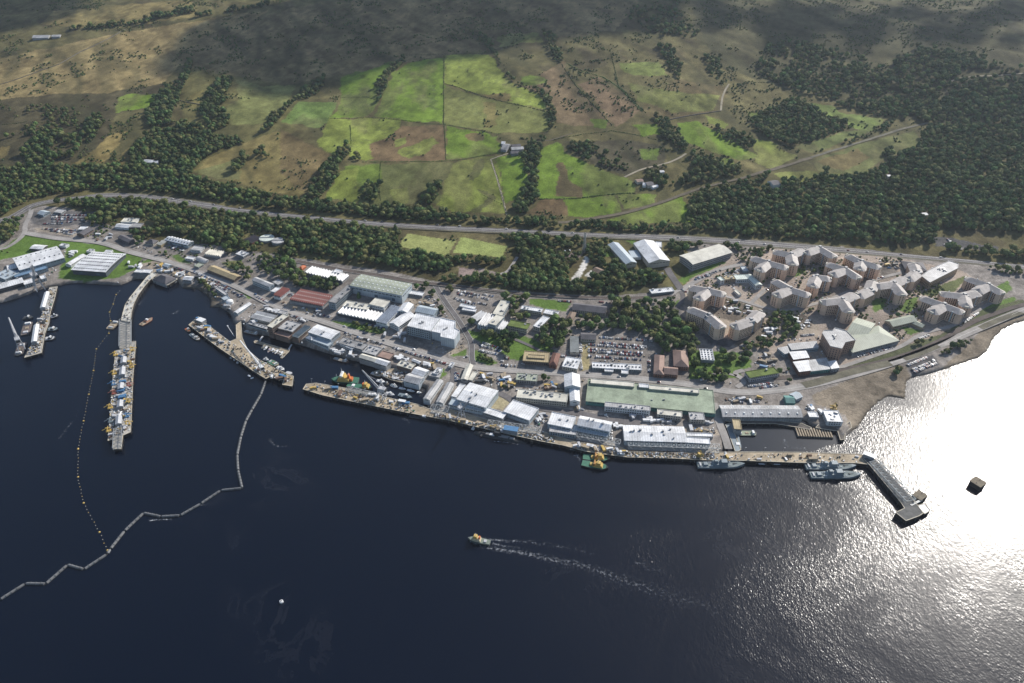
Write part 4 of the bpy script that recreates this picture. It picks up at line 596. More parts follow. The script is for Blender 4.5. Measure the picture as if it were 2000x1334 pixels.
B('D', [(70, 766), (240, 792), (252, 765)], 9, 'flat', 'cwall', 'white', 'left wing of the white three-winged quarters', 'w', units=3); B('D', [(255, 800), (365, 822), (370, 787)], 9, 'flat', 'cwall', 'white', 'right wing of the white three-winged quarters', 'w', units=3); B('D', [(172, 905), (227, 922), (265, 825)], 9, 'flat', 'cwall', 'white', 'front wing of the white three-winged quarters', 'w', units=3); B('D', [(490, 772), (762, 802), (767, 745)], 8, 'gu', 'cwall', 'slate', 'long slate-roofed mansion block with bays in the wood', 'w', rh=4); B('D', [(440, 845), (492, 855), (512, 792)], 7, 'hip', 'sandw', 'brown', 'brown hipped lodge at the end of the mansion block', 'w')
PB('C', [(215, 1035), (430, 1082), (520, 960), (300, 915)], 18, 'bwall', 'white', 'left half of the tall white-roofed engineering block', 'w', units=4); PB('C', [(433, 1082), (530, 1105), (527, 1135), (655, 1162), (705, 1080), (660, 1055), (665, 990), (525, 957)], 17, 'lblue', 'white', 'right stepped half of the tall white-roofed engineering block', '', units=2); B('C', [(290, 897), (462, 932), (482, 870)], 11, 'gu', 'bwall', 'lblue', 'pale blue gabled store behind the tall engineering block', 's')
B('C', [(868, 1022), (965, 1042), (985, 925)], 10, 'su', 'lblue', 'white', 'white laboratory with long roof ridges, front bay', 'w', n=4); B('C', [(805, 960), (865, 988), (915, 905)], 8, 'su', 'lblue', 'white', 'white laboratory with long roof ridges, rear bay', 's', n=3); B('C', [(970, 1010), (1040, 1030), (1065, 930)], 15, 'flat', 'lblue', 'cream', 'tall white stair block of the laboratory', 'w', units=2); B('C', [(1050, 1062), (1105, 1075), (1130, 1000)], 9, 'su', 'lblue', 'white', 'right ridged bay of the laboratory', 'w', n=3); B('C', [(1010, 922), (1097, 937), (1127, 800)], 12, 'flat', 'lblue', 'cream', 'long cream-roofed office running uphill from the laboratory', 'w', units=4); B('C', [(1150, 1030), (1330, 1066), (1347, 1012)], 11, 'flat', 'cwall', 'moss', 'mossy green flat-roofed office beside the laboratory', 'w', units=1)
B('C', [(700, 850), (838, 878), (842, 852)], 4, 'flat', 'gwall', 'white', 'upper long white cabin below the upper car park', ''); B('C', [(725, 885), (850, 902), (860, 882)], 4, 'flat', 'gwall', 'white', 'lower long white cabin below the upper car park', '')
# east
for pts, h, wl, rm, lb in [([(1060, 1030), (1310, 1005), (1330, 1060), (1095, 1085)], 8, 'bwall', 'lgrey', 'long pale wing left of the brick tower'), ([(970, 1067), (1060, 1050), (1080, 1105), (1035, 1120)], 7, 'bwall', 'lgrey', 'pale corner pavilion at the far left of the brick tower group'), ([(1070, 1100), (1220, 1090), (1250, 1150), (1110, 1168)], 9, 'brickw', 'white', 'upper bright white roof of the brick tower group'), ([(1105, 1187), (1240, 1170), (1262, 1262), (1160, 1275)], 9, 'brickw', 'white', 'lower bright white roof of the brick tower group'),
 ([(1225, 1175), (1400, 1150), (1430, 1250), (1262, 1270)], 7, 'grnwall', 'lgrey', 'grey deck between the bright white roofs'), ([(1402, 1187), (1480, 1172), (1510, 1238), (1440, 1250)], 8, 'gwall', 'white', 'small square white roof right of the grey deck')]: PB('E', pts, h, wl, rm, lb, 'w', rim=False)
PB('E', [(1360, 940), (1375, 915), (1450, 915), (1470, 892), (1570, 920), (1650, 1000), (1560, 1020), (1530, 1075), (1430, 1052)], 21, 'towerw', 'lgrey', 'brick tower block with a many-sided pale roof', 'w', units=5)
B('F', [(290, 1105), (695, 1000), (555, 862)], 8, 'hip', 'gwall', 'ggrn', 'sprawling building with a grey-green metal roof by the coast road', 'w', rh=5); B('F', [(235, 935), (400, 990), (470, 850)], 8, 'gu', 'gwall', 'ggrn', 'rear wing of the sprawling grey-green roofed building', 'w'); B('F', [(640, 882), (850, 832), (782, 782)], 7, 'gu', 'sandw', 'ggrn', 'small hall with a grey-green roof among trees', 'w', rh=4); B('F', [(800, 850), (895, 890), (850, 835)], 5, 'gu', 'sandw', 'ggrn', 'side wing of the small grey-green hall', '')
B('F', [(750, 385), (940, 400), (965, 330)], 9, 'hip', 'slate', 'slate', 'dark slate building at the back of the quarters', 'w'); PB('F', [(880, 440), (980, 375), (1130, 310), (1210, 335), (1205, 375), (960, 500)], 13, 'sandw', 'lgrey', 'long stepped grey-roofed block at the east end', 'w', units=8)
B('e', [(960, 682), (1190, 672), (1182, 592)], 8, 'flat', 'wwall', 'wgrn', 'white-green back range of the courtyard building', 'w'); B('e', [(1298, 787), (1412, 770), (1255, 590)], 9, 'gv', 'wwall', 'wgrn', 'white-green right wing of the courtyard building', 'w'); B('e', [(770, 682), (952, 667), (905, 602)], 8, 'flat', 'sandw', 'tan', 'tan-roofed range left of the courtyard building', 'w', units=4); B('e', [(690, 702), (757, 690), (700, 630)], 10, 'flat', 'wwall', 'wgrn', 'white-green end tower of the courtyard building', 'w')
B('e', [(1000, 945), (1052, 935), (990, 850)], 4, 'flat', 'wwall', 'cream', 'site cabin with cream roof in the courtyard', ''); B('e', [(1085, 535), (1172, 530), (1132, 450)], 4, 'flat', 'bwall', 'lblue', 'pale blue shed above the courtyard building', '')
B('I', [(985, 532), (1098, 537), (1052, 455)], 9, 'flat', 'wwall', 'white', 'white dock office at the basin mouth', 'w', units=6); B('I', [(855, 500), (922, 502), (912, 465)], 4, 'flat', 'gwall', 'white', 'low white hut beside the white dock office', ''); B('I', [(688, 397), (752, 399), (742, 347)], 7, 'gu', 'grnwall', 'grnwall', 'dark green gabled shed behind the long dock hall', ''); B('I', [(758, 372), (806, 352), (772, 310)], 7, 'gu', 'bwall', 'lblue', 'pale blue gabled shed beside the dark green one', '')
B('H', [(1590, 945), (1662, 950), (1640, 860)], 9, 'flat', 'gwall', 'tan', 'tan-topped block at the head of the basin jetty', 's')
# farms and houses on the hill
k = 0
for fr, q, h, wl, rm, lb in [('M', [(178, 213), (268, 211), (274, 199)], 4, 'gwall', 'lgrey', 'longer of two white farm roofs far up on the moor'), ('M', [(287, 206), (333, 204), (335, 196)], 4, 'gwall', 'lgrey', 'shorter of two white farm roofs far up on the moor'), ('T', [(312, 207), (355, 212), (362, 165)], 6, 'gwall', 'grey', 'tall grey barn at the left of the hill farm'), ('T', [(398, 212), (492, 206), (482, 186)], 6, 'cwall', 'lgrey', 'long pale barn of the hill farm'), ('T', [(402, 188), (470, 182), (466, 165)], 5, 'gwall', 'slate', 'dark barn at the back of the hill farm'), ('T', [(395, 242), (462, 237), (458, 220)], 5, 'gwall', 'slate', 'dark farmhouse at the front of the hill farm'), ('T', [(316, 165), (342, 166), (342, 147)], 5, 'wwall', 'white', 'small white shed topping the hill farm'),
 ('T', [(1380, 464), (1428, 456), (1422, 436)], 5, 'cwall', 'pink', 'pinkish cottage at the left of the crofts'), ('T', [(1420, 488), (1445, 490), (1448, 470)], 4, 'wwall', 'white', 'tiny white shed among the crofts'), ('T', [(1462, 492), (1510, 482), (1500, 455)], 5, 'cwall', 'slate', 'slate cottage at the heart of the crofts'), ('T', [(1502, 506), (1545, 494), (1540, 480)], 4, 'wwall', 'white', 'white shed at the right of the crofts'), ('T', [(1560, 388), (1592, 384), (1590, 370)], 4, 'wwall', 'white', 'white cottage above the crofts'), ('M', [(797, 905), (840, 908), (842, 893)], 4, 'wwall', 'white', 'white cottage hidden in the wood, left one'), ('M', [(845, 912), (882, 908), (880, 897)], 4, 'wwall', 'white', 'white cottage hidden in the wood, right one'),
 ('O', [(775, 905), (812, 900), (805, 878)], 6, 'wwall', 'slate', 'lone gabled cottage below the long hill track'), ('O', [(1508, 1052), (1532, 1050), (1530, 1038)], 5, 'wwall', 'white', 'white cottage deep in the eastern wood'), ('O', [(1335, 862), (1350, 861), (1350, 853)], 5, 'wwall', 'white', 'tiny white roof in the middle of the eastern wood')]:
    B(fr, q, h, 'gu', wl, rm, lb, '', name='cottage' if 'cottage' in lb else 'barn', cat='cottage' if 'cottage' in lb else 'barn')
# six-storey quarters with three wings each
def yblock(k, fr, core, wings, h, label):
    cpx = F(fr, [core])[0]; c = gp(cpx[0], cpx[1], h); zb = c.z - h; o = Vector((c.x, c.y, zb)); rt = root('quarters_block', o, 0, label, 'quarters', 'tan six-storey quarters blocks')
    cb = MB(); cb.obox((0, 0), .4, 9, 9, -5, h + 2.5); cb.build('stair_core', M('bwall'), rt); cr = MB(); cr.obox((0, 0), .4, 10, 10, h + 2.5, h + 3); cr.obox((1, 1), .4, 4, 4, h + 3, h + 5); cr.build('core_roof', M('lgrey'), rt)
    for wpx in wings:
        q = F(fr, [wpx])[0]; p = at(q[0], q[1], zb + h); d = Vector((p.x - o.x, p.y - o.y, 0)); l = max(14.0, min(29.0, d.length * 1.6)); d.normalize(); an = math.atan2(d.y, d.x); W = 18.0
        def T(a, b_): return (d.x * a - d.y * b_, d.y * a + d.x * b_)
        w_ = MB(); s0, s1 = 3.5, 3.5 + l; w_.prism([T(s0, -W / 2), T(s1 - 4, -W / 2), T(s1, -W / 2 + 3.5), T(s1, W / 2 - 3.5), T(s1 - 4, W / 2), T(s0, W / 2)], -5, h)
        wg_ = w_.build('wing', M('sandw2'), rt)
        r_ = MB(); e = .6; A = [T(s0 - 1, -W / 2 - e), T(s1 - 3.5, -W / 2 - e), T(s1 + e, -W / 2 + 3), T(s1 + e, W / 2 - 3), T(s1 - 3.5, W / 2 + e), T(s0 - 1, W / 2 + e)]; Rg = [T(s0 - 1, 0), T(s1 - 7, 0)]
        r_.add([(x, y, h) for x, y in A] + [(x, y, h + 4.6) for x, y in Rg], [(0, 1, 7, 6), (1, 2, 7), (2, 3, 7), (3, 4, 7), (4, 5, 6, 7), (0, 6, 5), (5, 4, 3, 2, 1, 0)]); r_.build('roof', M('sslate'), wg_)
        cp_ = MB(); cp_.obox(T(s1 + .2, 0), an, 1.3, 5.5, h - .6, h + 2.4); cp_.build('gable_parapet', M('cream'), wg_); cp_ = MB(); cp_.obox(T((s0 + s1) / 2, -W / 2), an, 1.4, .9, -4, h + 1.6); cp_.build('stair_bay', M('lblue'), wg_)
        wn = MB()
        for fl in range(6):
            z0 = .9 + fl * h / 6.0
            for sd in (-1, 1):
                nn = int((l - 4) / 2.9)
                for j in range(nn):
                    c2 = T(s0 + 1.6 + j * 2.9, sd * (W / 2 + .02)); wn.obox(c2, an, 1.5, .24, z0, z0 + 1.6)
            for j in (-1, 1): c2 = T(s1 + .02, j * 2.0); wn.obox(c2, an + math.pi / 2, 1.3, .24, z0, z0 + 1.45)
        wn.build('windows', GLASS, wg_, kind='stuff')
    return rt
nmat('sandw2', (.74, .54, .4), .85, .2, .1); nmat('sslate', (.43, .395, .37), .6, .25, .12, ribs=[(0, 1.6, .25)])
YB = [('E', (370, 570), [(280, 555), (310, 620), (450, 590)], 'on the west side of the building site, upper'), ('E', (372, 792), [(275, 755), (440, 850)], 'beside the building site, lower one on the west'), ('E', (735, 835), [(650, 865), (790, 785)], 'with a curved glazed stair at the south end of the building site'), ('E', (890, 330), [(810, 305), (840, 372), (985, 355)], 'beside the courtyard building, left of the back row'),
 ('E', (1088, 262), [(1005, 245), (1155, 235), (1098, 315)], 'in the back row, second from the left'), ('E', (1335, 205), [(1245, 235), (1415, 250)], 'tallest in the back row against the trunk road'), ('E', (1080, 560), [(1000, 515), (990, 600), (1175, 590)], 'in front of the courtyard building'), ('E', (1310, 455), [(1285, 515), (1375, 462)], 'in the middle of the group with two wings'), ('E', (1560, 388), [(1470, 360), (1485, 420), (1625, 430)], 'in the middle of the group, right of the central pair'),
 ('E', (1700, 325), [(1630, 290), (1690, 362), (1790, 350)], 'at the back right with a gravel yard beside it'), ('E', (1530, 655), [(1425, 665), (1610, 620), (1575, 725)], 'directly above the brick tower'), ('F', (645, 512), [(555, 525), (715, 480), (695, 575)], 'above the square green lawn'), ('F', (440, 570), [(380, 600), (460, 520)], 'with a gabled glass end left of the square green lawn'), ('F', (850, 415), [(790, 460), (830, 370)], 'beside the long stepped grey block'),
 ('F', (1080, 700), [(965, 660), (1005, 745), (1175, 735)], 'by the shore, left front of the east group'), ('F', (1255, 618), [(1130, 605), (1270, 680), (1325, 600)], 'in the middle of the east group by the shore'), ('F', (1465, 528), [(1355, 490), (1395, 565), (1535, 565)], 'at the far east end of the quarters')]
for k, (fr, c, wg, lb) in enumerate(YB): yblock(k, fr, c, wg, 16.5 if fr == 'E' else 15, 'tan quarters block ' + lb)
# ---------------------------------------------------------------- vegetation
OCC = np.zeros((900, 1300), bool)          # 3 m raster of what is built on: rows y 500.., cols x -1500..
def occ_disc(x, y, r):
    i0, i1 = int((y - r - 500) / 3), int((y + r - 500) / 3) + 1; j0, j1 = int((x - r + 1800) / 3), int((x + r + 1800) / 3) + 1
    OCC[max(i0, 0):max(i1, 0), max(j0, 0):max(j1, 0)] = True
for o in list(COL.objects):
    if o.type == 'EMPTY' and 'dims' in o:
        L, W, h = o['dims']; del o['dims']; ca, sa = math.cos(o.rotation_euler.z), math.sin(o.rotation_euler.z)
        for a in np.arange(-1, L + 2, 3):
            for b_ in np.arange(-1, W + 2, 3): occ_disc(o.location.x + ca * a - sa * b_, o.location.y + sa * a + ca * b_, 2.5)
    elif o.type == 'EMPTY': occ_disc(o.location.x, o.location.y, 16)
    elif o.name.split('.')[0] in ('road', 'railway', 'seafront_path', 'track') and o.type == 'MESH':
        vs = np.empty(len(o.data.vertices) * 3, np.float32); o.data.vertices.foreach_get('co', vs); vs = vs.reshape(-1, 3); n = len(vs) // 2 * 2
        for p, q in zip(vs[0:n:2], vs[1:n:2]):
            for t_ in (0, .5, 1):
                m_ = p * (1 - t_) + q * t_; occ_disc(m_[0], m_[1], 3.4)
def free(x, y):
    i, j = ((y - 500) / 3).astype(int), ((x + 1800) / 3).astype(int); ok = (i >= 0) & (i < 900) & (j >= 0) & (j < 1300)
    r = np.ones(len(x), bool); r[ok] = ~OCC[i[ok], j[ok]]; return r
LEAFM = []
for nm, c, c2 in (('foliage_dark', (.085, .125, .048), (.038, .062, .026)), ('foliage_mid', (.11, .155, .048), (.046, .074, .027)), ('foliage_olive', (.155, .165, .062), (.06, .074, .03))):
    m = nmat(nm, c, .9, .3, .9, col2=c2, rnd=.38, spec=.1); LEAFM.append(m)
BARK = nmat('bark', (.07, .055, .04), .95, .3, .6)
import bmesh
def ico(sub):
    bm = bmesh.new(); bmesh.ops.create_icosphere(bm, subdivisions=sub, radius=1); v = [tuple(x.co) for x in bm.verts]; f = [tuple(x.index for x in q.verts) for q in bm.faces]; bm.free(); return v, f
I2, I1 = ico(2), ico(1)
def crown_mesh(name, k, H, R, leaf, lobes=7, ragged=130, conic=False, bush=False):
    rr = random.Random(k); mb = MB()
    if not bush: mb.bar((0, 0, -1), (0, 0, H * .45), R * .09, 1, 5, R * .05)
    parts = []
    for i in range(lobes):
        a = rr.uniform(0, 6.28); d = R * rr.uniform(.15, .55) if i else 0; zc = H * (rr.uniform(.42, .75) if i else .62); s = R * (rr.uniform(.38, .6) if i else .72)
        if conic: zc = H * (.25 + .6 * i / lobes); s = R * (1 - .8 * i / lobes); d = R * .08
        if bush: zc = H * rr.uniform(.3, .55)
        if not bush and not conic and i < 4: mb.bar((0, 0, H * .3), (d * math.cos(a), d * math.sin(a), zc), R * .04, 1, 4, R * .02)
        parts.append((d * math.cos(a), d * math.sin(a), zc, s)); V, Fc = I2 if i == 0 else I1
        ph = [rr.uniform(0, 6.28) for _ in range(3)]
        vs = [(d * math.cos(a) + v[0] * s * g, d * math.sin(a) + v[1] * s * g, zc + v[2] * s * g * .85) for v in V for g in [1 + .22 * math.sin(5 * v[0] + ph[0]) * math.sin(4 * v[1] + ph[1]) + rr.uniform(-.14, .14)]]
        mb.add(vs, Fc, 0)
    for i in range(ragged):                # loose leaf clumps breaking the outline
        px_, py_, pz_, s = rr.choice(parts); d = Vector((rr.gauss(0, 1), rr.gauss(0, 1), abs(rr.gauss(.3, .8)))).normalized(); c = Vector((px_, py_, pz_)) + d * s * rr.uniform(.85, 1.22)
        u = d.orthogonal().normalized(); u.rotate(Matrix.Rotation(rr.uniform(0, 6.28), 3, d)); v = d.cross(u); z = R * rr.uniform(.09, .17); t_ = d * rr.uniform(-.5, .5)
        mb.add([c + (u + t_) * z, c + (v - t_) * z, c - (u - t_) * z, c - (v + t_) * z], [(0, 1, 2, 3)], 0)
    o = mb.build(name, [leaf, BARK]); COL.objects.unlink(o); return o
PROTO = [crown_mesh('tree', 1 + k, 8.6, 4.5, LEAFM[k % 3], 7) for k in range(6)] + [crown_mesh('tree', 20, 11, 3.0, LEAFM[0], 6, 110, True)]
BUSH = [crown_mesh('bush', 40 + k, 2.6, 2.2, LEAFM[(k + 1) % 3], 4, 40, bush=True) for k in range(3)]
PC = bpy.data.collections.new('tree_forms'); [PC.objects.link(o) for o in PROTO]; BC = bpy.data.collections.new('bush_forms'); [BC.objects.link(o) for o in BUSH]
ordT = sorted(range(len(PROTO)), key=lambda k: PROTO[k].name); 
def scatter_gn(name, P3, S, R_, I_, coll, label):
    me = bpy.data.meshes.new(name); me.vertices.add(len(P3)); me.vertices.foreach_set('co', P3.astype(np.float32).ravel())
    for an, dt, arr in (('sz', 'FLOAT', S), ('rz', 'FLOAT', R_)):
        a = me.attributes.new(an, dt, 'POINT'); a.data.foreach_set('value', arr.astype(np.float32))
    a = me.attributes.new('ix', 'INT', 'POINT'); a.data.foreach_set('value', I_.astype(np.int32)); me.update()
    o = bpy.data.objects.new(name, me); COL.objects.link(o); o['kind'] = 'stuff'; o['label'] = label
    g = bpy.data.node_groups.new(name + '_spread', 'GeometryNodeTree'); g.interface.new_socket('Geometry', in_out='INPUT', socket_type='NodeSocketGeometry'); g.interface.new_socket('Geometry', in_out='OUTPUT', socket_type='NodeSocketGeometry')
    N = g.nodes; gi = N.new('NodeGroupInput'); go_ = N.new('NodeGroupOutput'); ip = N.new('GeometryNodeInstanceOnPoints'); ci = N.new('GeometryNodeCollectionInfo'); ci.inputs[0].default_value = coll; ci.inputs['Separate Children'].default_value = True; ci.inputs['Reset Children'].default_value = True
    def na_(n_, ty):
        q = N.new('GeometryNodeInputNamedAttribute'); q.data_type = ty; q.inputs[0].default_value = n_; return q.outputs[0]
    cx = N.new('ShaderNodeCombineXYZ'); g.links.new(na_('rz', 'FLOAT'), cx.inputs[2]); sx_ = N.new('ShaderNodeCombineXYZ'); s_ = na_('sz', 'FLOAT'); [g.links.new(s_, sx_.inputs[k]) for k in range(3)]
    ip.inputs['Pick Instance'].default_value = True; g.links.new(gi.outputs[0], ip.inputs['Points']); g.links.new(ci.outputs[0], ip.inputs['Instance']); g.links.new(na_('ix', 'INT'), ip.inputs['Instance Index']); g.links.new(cx.outputs[0], ip.inputs['Rotation']); g.links.new(sx_.outputs[0], ip.inputs['Scale'])
    g.links.new(ip.outputs[0], go_.inputs[0]); md = o.modifiers.new('spread', 'NODES'); md.node_group = g
    return o
TREES = []                                  # (x, y, scale, rot, form, wood name)
P1, P2 = F('C', [(225, 170), (670, 245), (590, 378), (450, 362), (130, 290)]), F('C', [(720, 205), (1150, 292), (1090, 398), (900, 372), (640, 350)])
def woods(name, fr, pts, dn=1.0, sc=1.0, edge=True):
    poly = F(fr, pts); q = [gp(*p) for p in poly]; x0, x1 = min(p.x for p in q) - 20, max(p.x for p in q) + 20; y0, y1 = min(p.y for p in q) - 40, max(p.y for p in q) + 40
    sp = 7.0 * sc / math.sqrt(dn) if dn < 1 else 6.7 * sc
    gx, gy = np.meshgrid(np.arange(x0, x1, sp), np.arange(y0, y1, sp)); gx = gx.ravel(); gy = gy.ravel(); gx = gx + RNG.uniform(-.55, .55, len(gx)) * sp; gy = gy + RNG.uniform(-.55, .55, len(gy)) * sp
    px, py = to_px(gx, gy, hland(gx, gy)); px = px + 5 * (fbm(gx, gy, 25, 2, 71) - .5); m = pip(px, py + 3, poly) & free(gx, gy)
    for pp in (P1, P2): m &= ~pip(px, py, pp) & ~pip(px, py - 9, pp) & ~pip(px, py - 5, pp)
    if dn < 1: m &= fbm(gx, gy, 34, 3, 91) > (.5 - .22 * dn)
    k = np.nonzero(m)[0]; k = k[RNG.random(len(k)) < .93]
    big = fbm(gx[k], gy[k], 60, 2, 55)
    s = sc * (.48 + .95 * RNG.random(len(k)) ** 2.2 + .45 * big)
    for a, b_ in zip(k, s):
        f = int(RNG.integers(0, 6)) if RNG.random() > .06 else 6; TREES.append((gx[a], gy[a], float(b_), float(RNG.uniform(0, 6.28)), f, name))
W_ = woods
W_('the long wood above the trunk road', 'Z', [(-200, 330), (0, 335), (90, 325), (180, 330), (255, 325), (300, 335), (380, 350), (450, 370), (560, 390), (640, 400), (700, 403), (800, 410), (880, 420), (918, 430), (905, 440), (800, 436), (700, 428), (560, 413), (400, 392), (290, 378), (200, 374), (120, 382), (60, 392), (45, 383), (0, 372), (-200, 380)])
W_('the small wood at the left edge', 'Z', [(-200, 375), (0, 375), (40, 380), (52, 398), (36, 408), (0, 428), (-200, 430)]); W_('the lower wood at the left edge', 'Z', [(-200, 450), (0, 440), (46, 420), (46, 446), (28, 466), (0, 482), (-200, 530)])
W_('the ragged wood on the western slope', 'M', [(120, 880), (140, 820), (220, 770), (330, 740), (440, 780), (480, 680), (560, 640), (600, 700), (520, 790), (450, 840), (400, 900), (300, 930), (150, 940)], .8); W_('the scrubby belt on the far left slope', 'M', [(-200, 760), (0, 740), (200, 700), (300, 690), (330, 740), (220, 765), (0, 790), (-200, 810)], .7); W_('the scrub on the far left slope', 'M', [(130, 600), (320, 600), (560, 660), (480, 690), (440, 740), (300, 690), (180, 660)], .3, .7)
W_('the gully wood beside the bright green plot', 'M', [(880, 540), (960, 480), (1030, 440), (1050, 330), (1075, 370), (1040, 470), (1010, 560), (960, 620), (980, 700), (830, 720), (810, 650)]); W_('the diagonal belt on the western pasture', 'M', [(1130, 560), (1200, 480), (1290, 430), (1310, 470), (1240, 560), (1280, 560), (1210, 610), (1280, 650), (1300, 700), (1180, 750), (1120, 650)])
W_('the broad wood west of the tan field', 'M', [(730, 850), (850, 740), (980, 720), (1010, 680), (1130, 720), (1200, 770), (1340, 780), (1370, 810), (1200, 860), (1120, 910), (1060, 1000), (900, 1000), (730, 960)]); W_('the stream-side trees above the tan field', 'M', [(1460, 750), (1500, 670), (1600, 590), (1650, 570), (1620, 610), (1530, 710)], .95, .9); W_('the trees along the shaded stream', 'M', [(1650, 570), (1700, 500), (1810, 440), (1800, 500), (1740, 555)], .95, .9)
W_('the tapering wood right of the tan field', 'M', [(1690, 1120), (1800, 960), (1850, 880), (1940, 820), (1970, 850), (1890, 940), (1870, 1030), (1780, 1120)]); W_('the copse in the tan field', 'M', [(1290, 975), (1350, 875), (1395, 880), (1370, 930), (1320, 975)]); W_('the lone clump in the tan field', 'M', [(1420, 885), (1460, 830), (1510, 895)], 1, .9)
W_('the wood between trunk road and railway', 'Z', [(95, 402), (150, 394), (240, 390), (330, 401), (450, 418), (600, 436), (700, 446), (775, 455), (785, 462), (770, 485), (850, 500), (875, 512), (880, 535), (800, 532), (700, 515), (600, 498), (560, 490), (552, 465), (520, 457), (480, 455), (470, 480), (440, 482), (395, 470), (320, 455), (285, 430), (200, 418), (180, 412)])
W_('the trees behind the western sheds', 'b', [(330, 60), (700, 80), (760, 110), (700, 130), (560, 160), (480, 260), (560, 300), (800, 360), (790, 400), (600, 340), (460, 320), (330, 210)], .85); W_('the trees around the flat white block', 'b', [(1080, 130), (1698, 220), (1698, 290), (1560, 300), (1560, 390), (1480, 380), (1450, 300), (1300, 260), (1180, 230), (1090, 180)]); W_('the bushy corner by the car park', 'A', [(640, 290), (760, 240), (900, 250), (860, 320), (740, 330)])
W_('the wood above the saw-tooth workshops', 'B', [(470, 430), (680, 400), (860, 500), (920, 580), (1100, 580), (1270, 640), (1180, 750), (1000, 690), (880, 690), (700, 600), (560, 570), (470, 500)]); W_('the trees beside the pale blue gable', 'B', [(340, 600), (440, 500), (470, 560), (430, 630), (390, 640)], .8); W_('the trees under the grey-green hall', 'B', [(1330, 720), (1560, 740), (1520, 800), (1300, 780)], .9, .8)
W_('the clump around the filter house', 'B', [(180, 250), (480, 290), (700, 310), (860, 380), (860, 410), (640, 400), (480, 410), (300, 300)], .9)
W_('the wood below the sports pitches', 'C', [(-20, 160), (90, 290), (120, 335), (300, 375), (420, 410), (900, 420), (1100, 425), (1140, 440), (1080, 480), (900, 470), (720, 460), (640, 510), (530, 550), (490, 510), (300, 480), (100, 490), (-20, 460)]); W_('the thin belt under the pink yards', 'C', [(540, 600), (700, 590), (1040, 590), (1180, 520), (1240, 400), (1300, 375), (1640, 400), (1700, 490), (1700, 640), (1860, 665), (1850, 745), (1250, 725), (900, 660), (560, 640)]); W_('the belt between pitches and trunk road', 'C', [(700, 150), (1300, 190), (1450, 175), (1850, 235), (1860, 300), (1650, 345), (1250, 360), (1180, 310), (1150, 275), (1150, 250), (900, 185), (720, 180), (690, 190), (500, 175), (480, 160)], .9)
W_('the upper car park edge', 'C', [(260, 650), (440, 640), (540, 760), (510, 830), (450, 780), (300, 700)], .7, .8); W_('the triangle by the laboratory road', 'C', [(560, 700), (680, 680), (640, 740), (600, 740)], .8, .7); W_('the trees below the car park cabins', 'C', [(480, 890), (600, 900), (640, 970), (520, 930)], .8, .8)
W_('the wood west of the pale gymnasium', 'D', [(650, 160), (880, 175), (830, 215), (800, 330), (760, 330), (740, 420), (860, 380), (930, 430), (930, 480), (1290, 505), (1290, 545), (1130, 590), (920, 615), (870, 660), (730, 660), (540, 560), (640, 520), (700, 470), (640, 400), (600, 300)]); W_('the wood left of the concrete apron', 'D', [(30, 310), (560, 340), (440, 550), (470, 600), (800, 650), (800, 680), (100, 655), (0, 560)]); W_('the belt behind the big sports hall', 'D', [(1260, 240), (1350, 190), (1650, 195), (1880, 245), (1876, 330), (1800, 310), (1660, 240), (1370, 320), (1290, 310)])
W_('the tall central wood', 'D', [(820, 700), (1330, 735), (1370, 880), (1500, 940), (1520, 1040), (1500, 1150), (1440, 1180), (1370, 1110), (1320, 1095), (1290, 1130), (1270, 1200), (1230, 1180), (1140, 1010), (900, 950), (700, 950), (540, 955), (490, 890), (570, 830), (760, 820)], 1, 1.15); W_('the belt right of the dark cutting', 'D', [(1040, 650), (1360, 625), (1370, 690), (1300, 730), (1050, 690)]); W_('the wood behind the mossy office', 'D', [(270, 890), (470, 880), (490, 960), (400, 1090), (330, 1110), (180, 1040), (180, 980), (250, 920)], 1, 1.1); W_('the trees over the white quarters', 'C', [(1110, 740), (1380, 780), (1370, 830), (1260, 845), (1270, 900), (1360, 960), (1350, 1010), (1240, 990), (1150, 950), (1110, 900)])
W_('the park trees by the small car park', 'C', [(900, 1120), (1000, 1130), (1200, 1130), (1220, 1200), (1140, 1260), (1200, 1310), (1120, 1330), (1060, 1190), (900, 1160)], .85); W_('the park trees by the engineering block', 'C', [(760, 980), (860, 1000), (850, 1060), (780, 1040)], .9)
W_('the shrubbery behind the coast office', 'H', [(1180, 300), (1240, 300), (1280, 330), (1400, 330), (1400, 200), (1480, 230), (1740, 280), (1750, 330), (1620, 370), (1500, 350), (1300, 380), (1200, 400)], .75, .8); W_('the garden trees by the main road', 'H', [(1230, 430), (1330, 400), (1540, 460), (1520, 530), (1380, 520), (1160, 470), (1170, 420)], .9, .8); W_('the trees right of the grass-roofed office', 'I', [(630, 190), (700, 170), (730, 230), (720, 260), (640, 260), (600, 220)], 1, .8)
W_('the bank below the building site', 'E', [(860, 870), (960, 760), (1040, 750), (1150, 850), (1180, 960), (1050, 1010), (940, 1060), (870, 1090), (620, 1110), (610, 1070), (880, 1010), (960, 920)], .7, .8); W_('the hedge belt above the parked cars', 'E', [(440, 390), (640, 330), (740, 290), (700, 250), (920, 180), (940, 220), (860, 270), (760, 350), (620, 380), (480, 420)], .8, .8); W_('the trees inside the quarters', 'E', [(1150, 380), (1220, 390), (1210, 420), (1150, 410)], 1, .7)
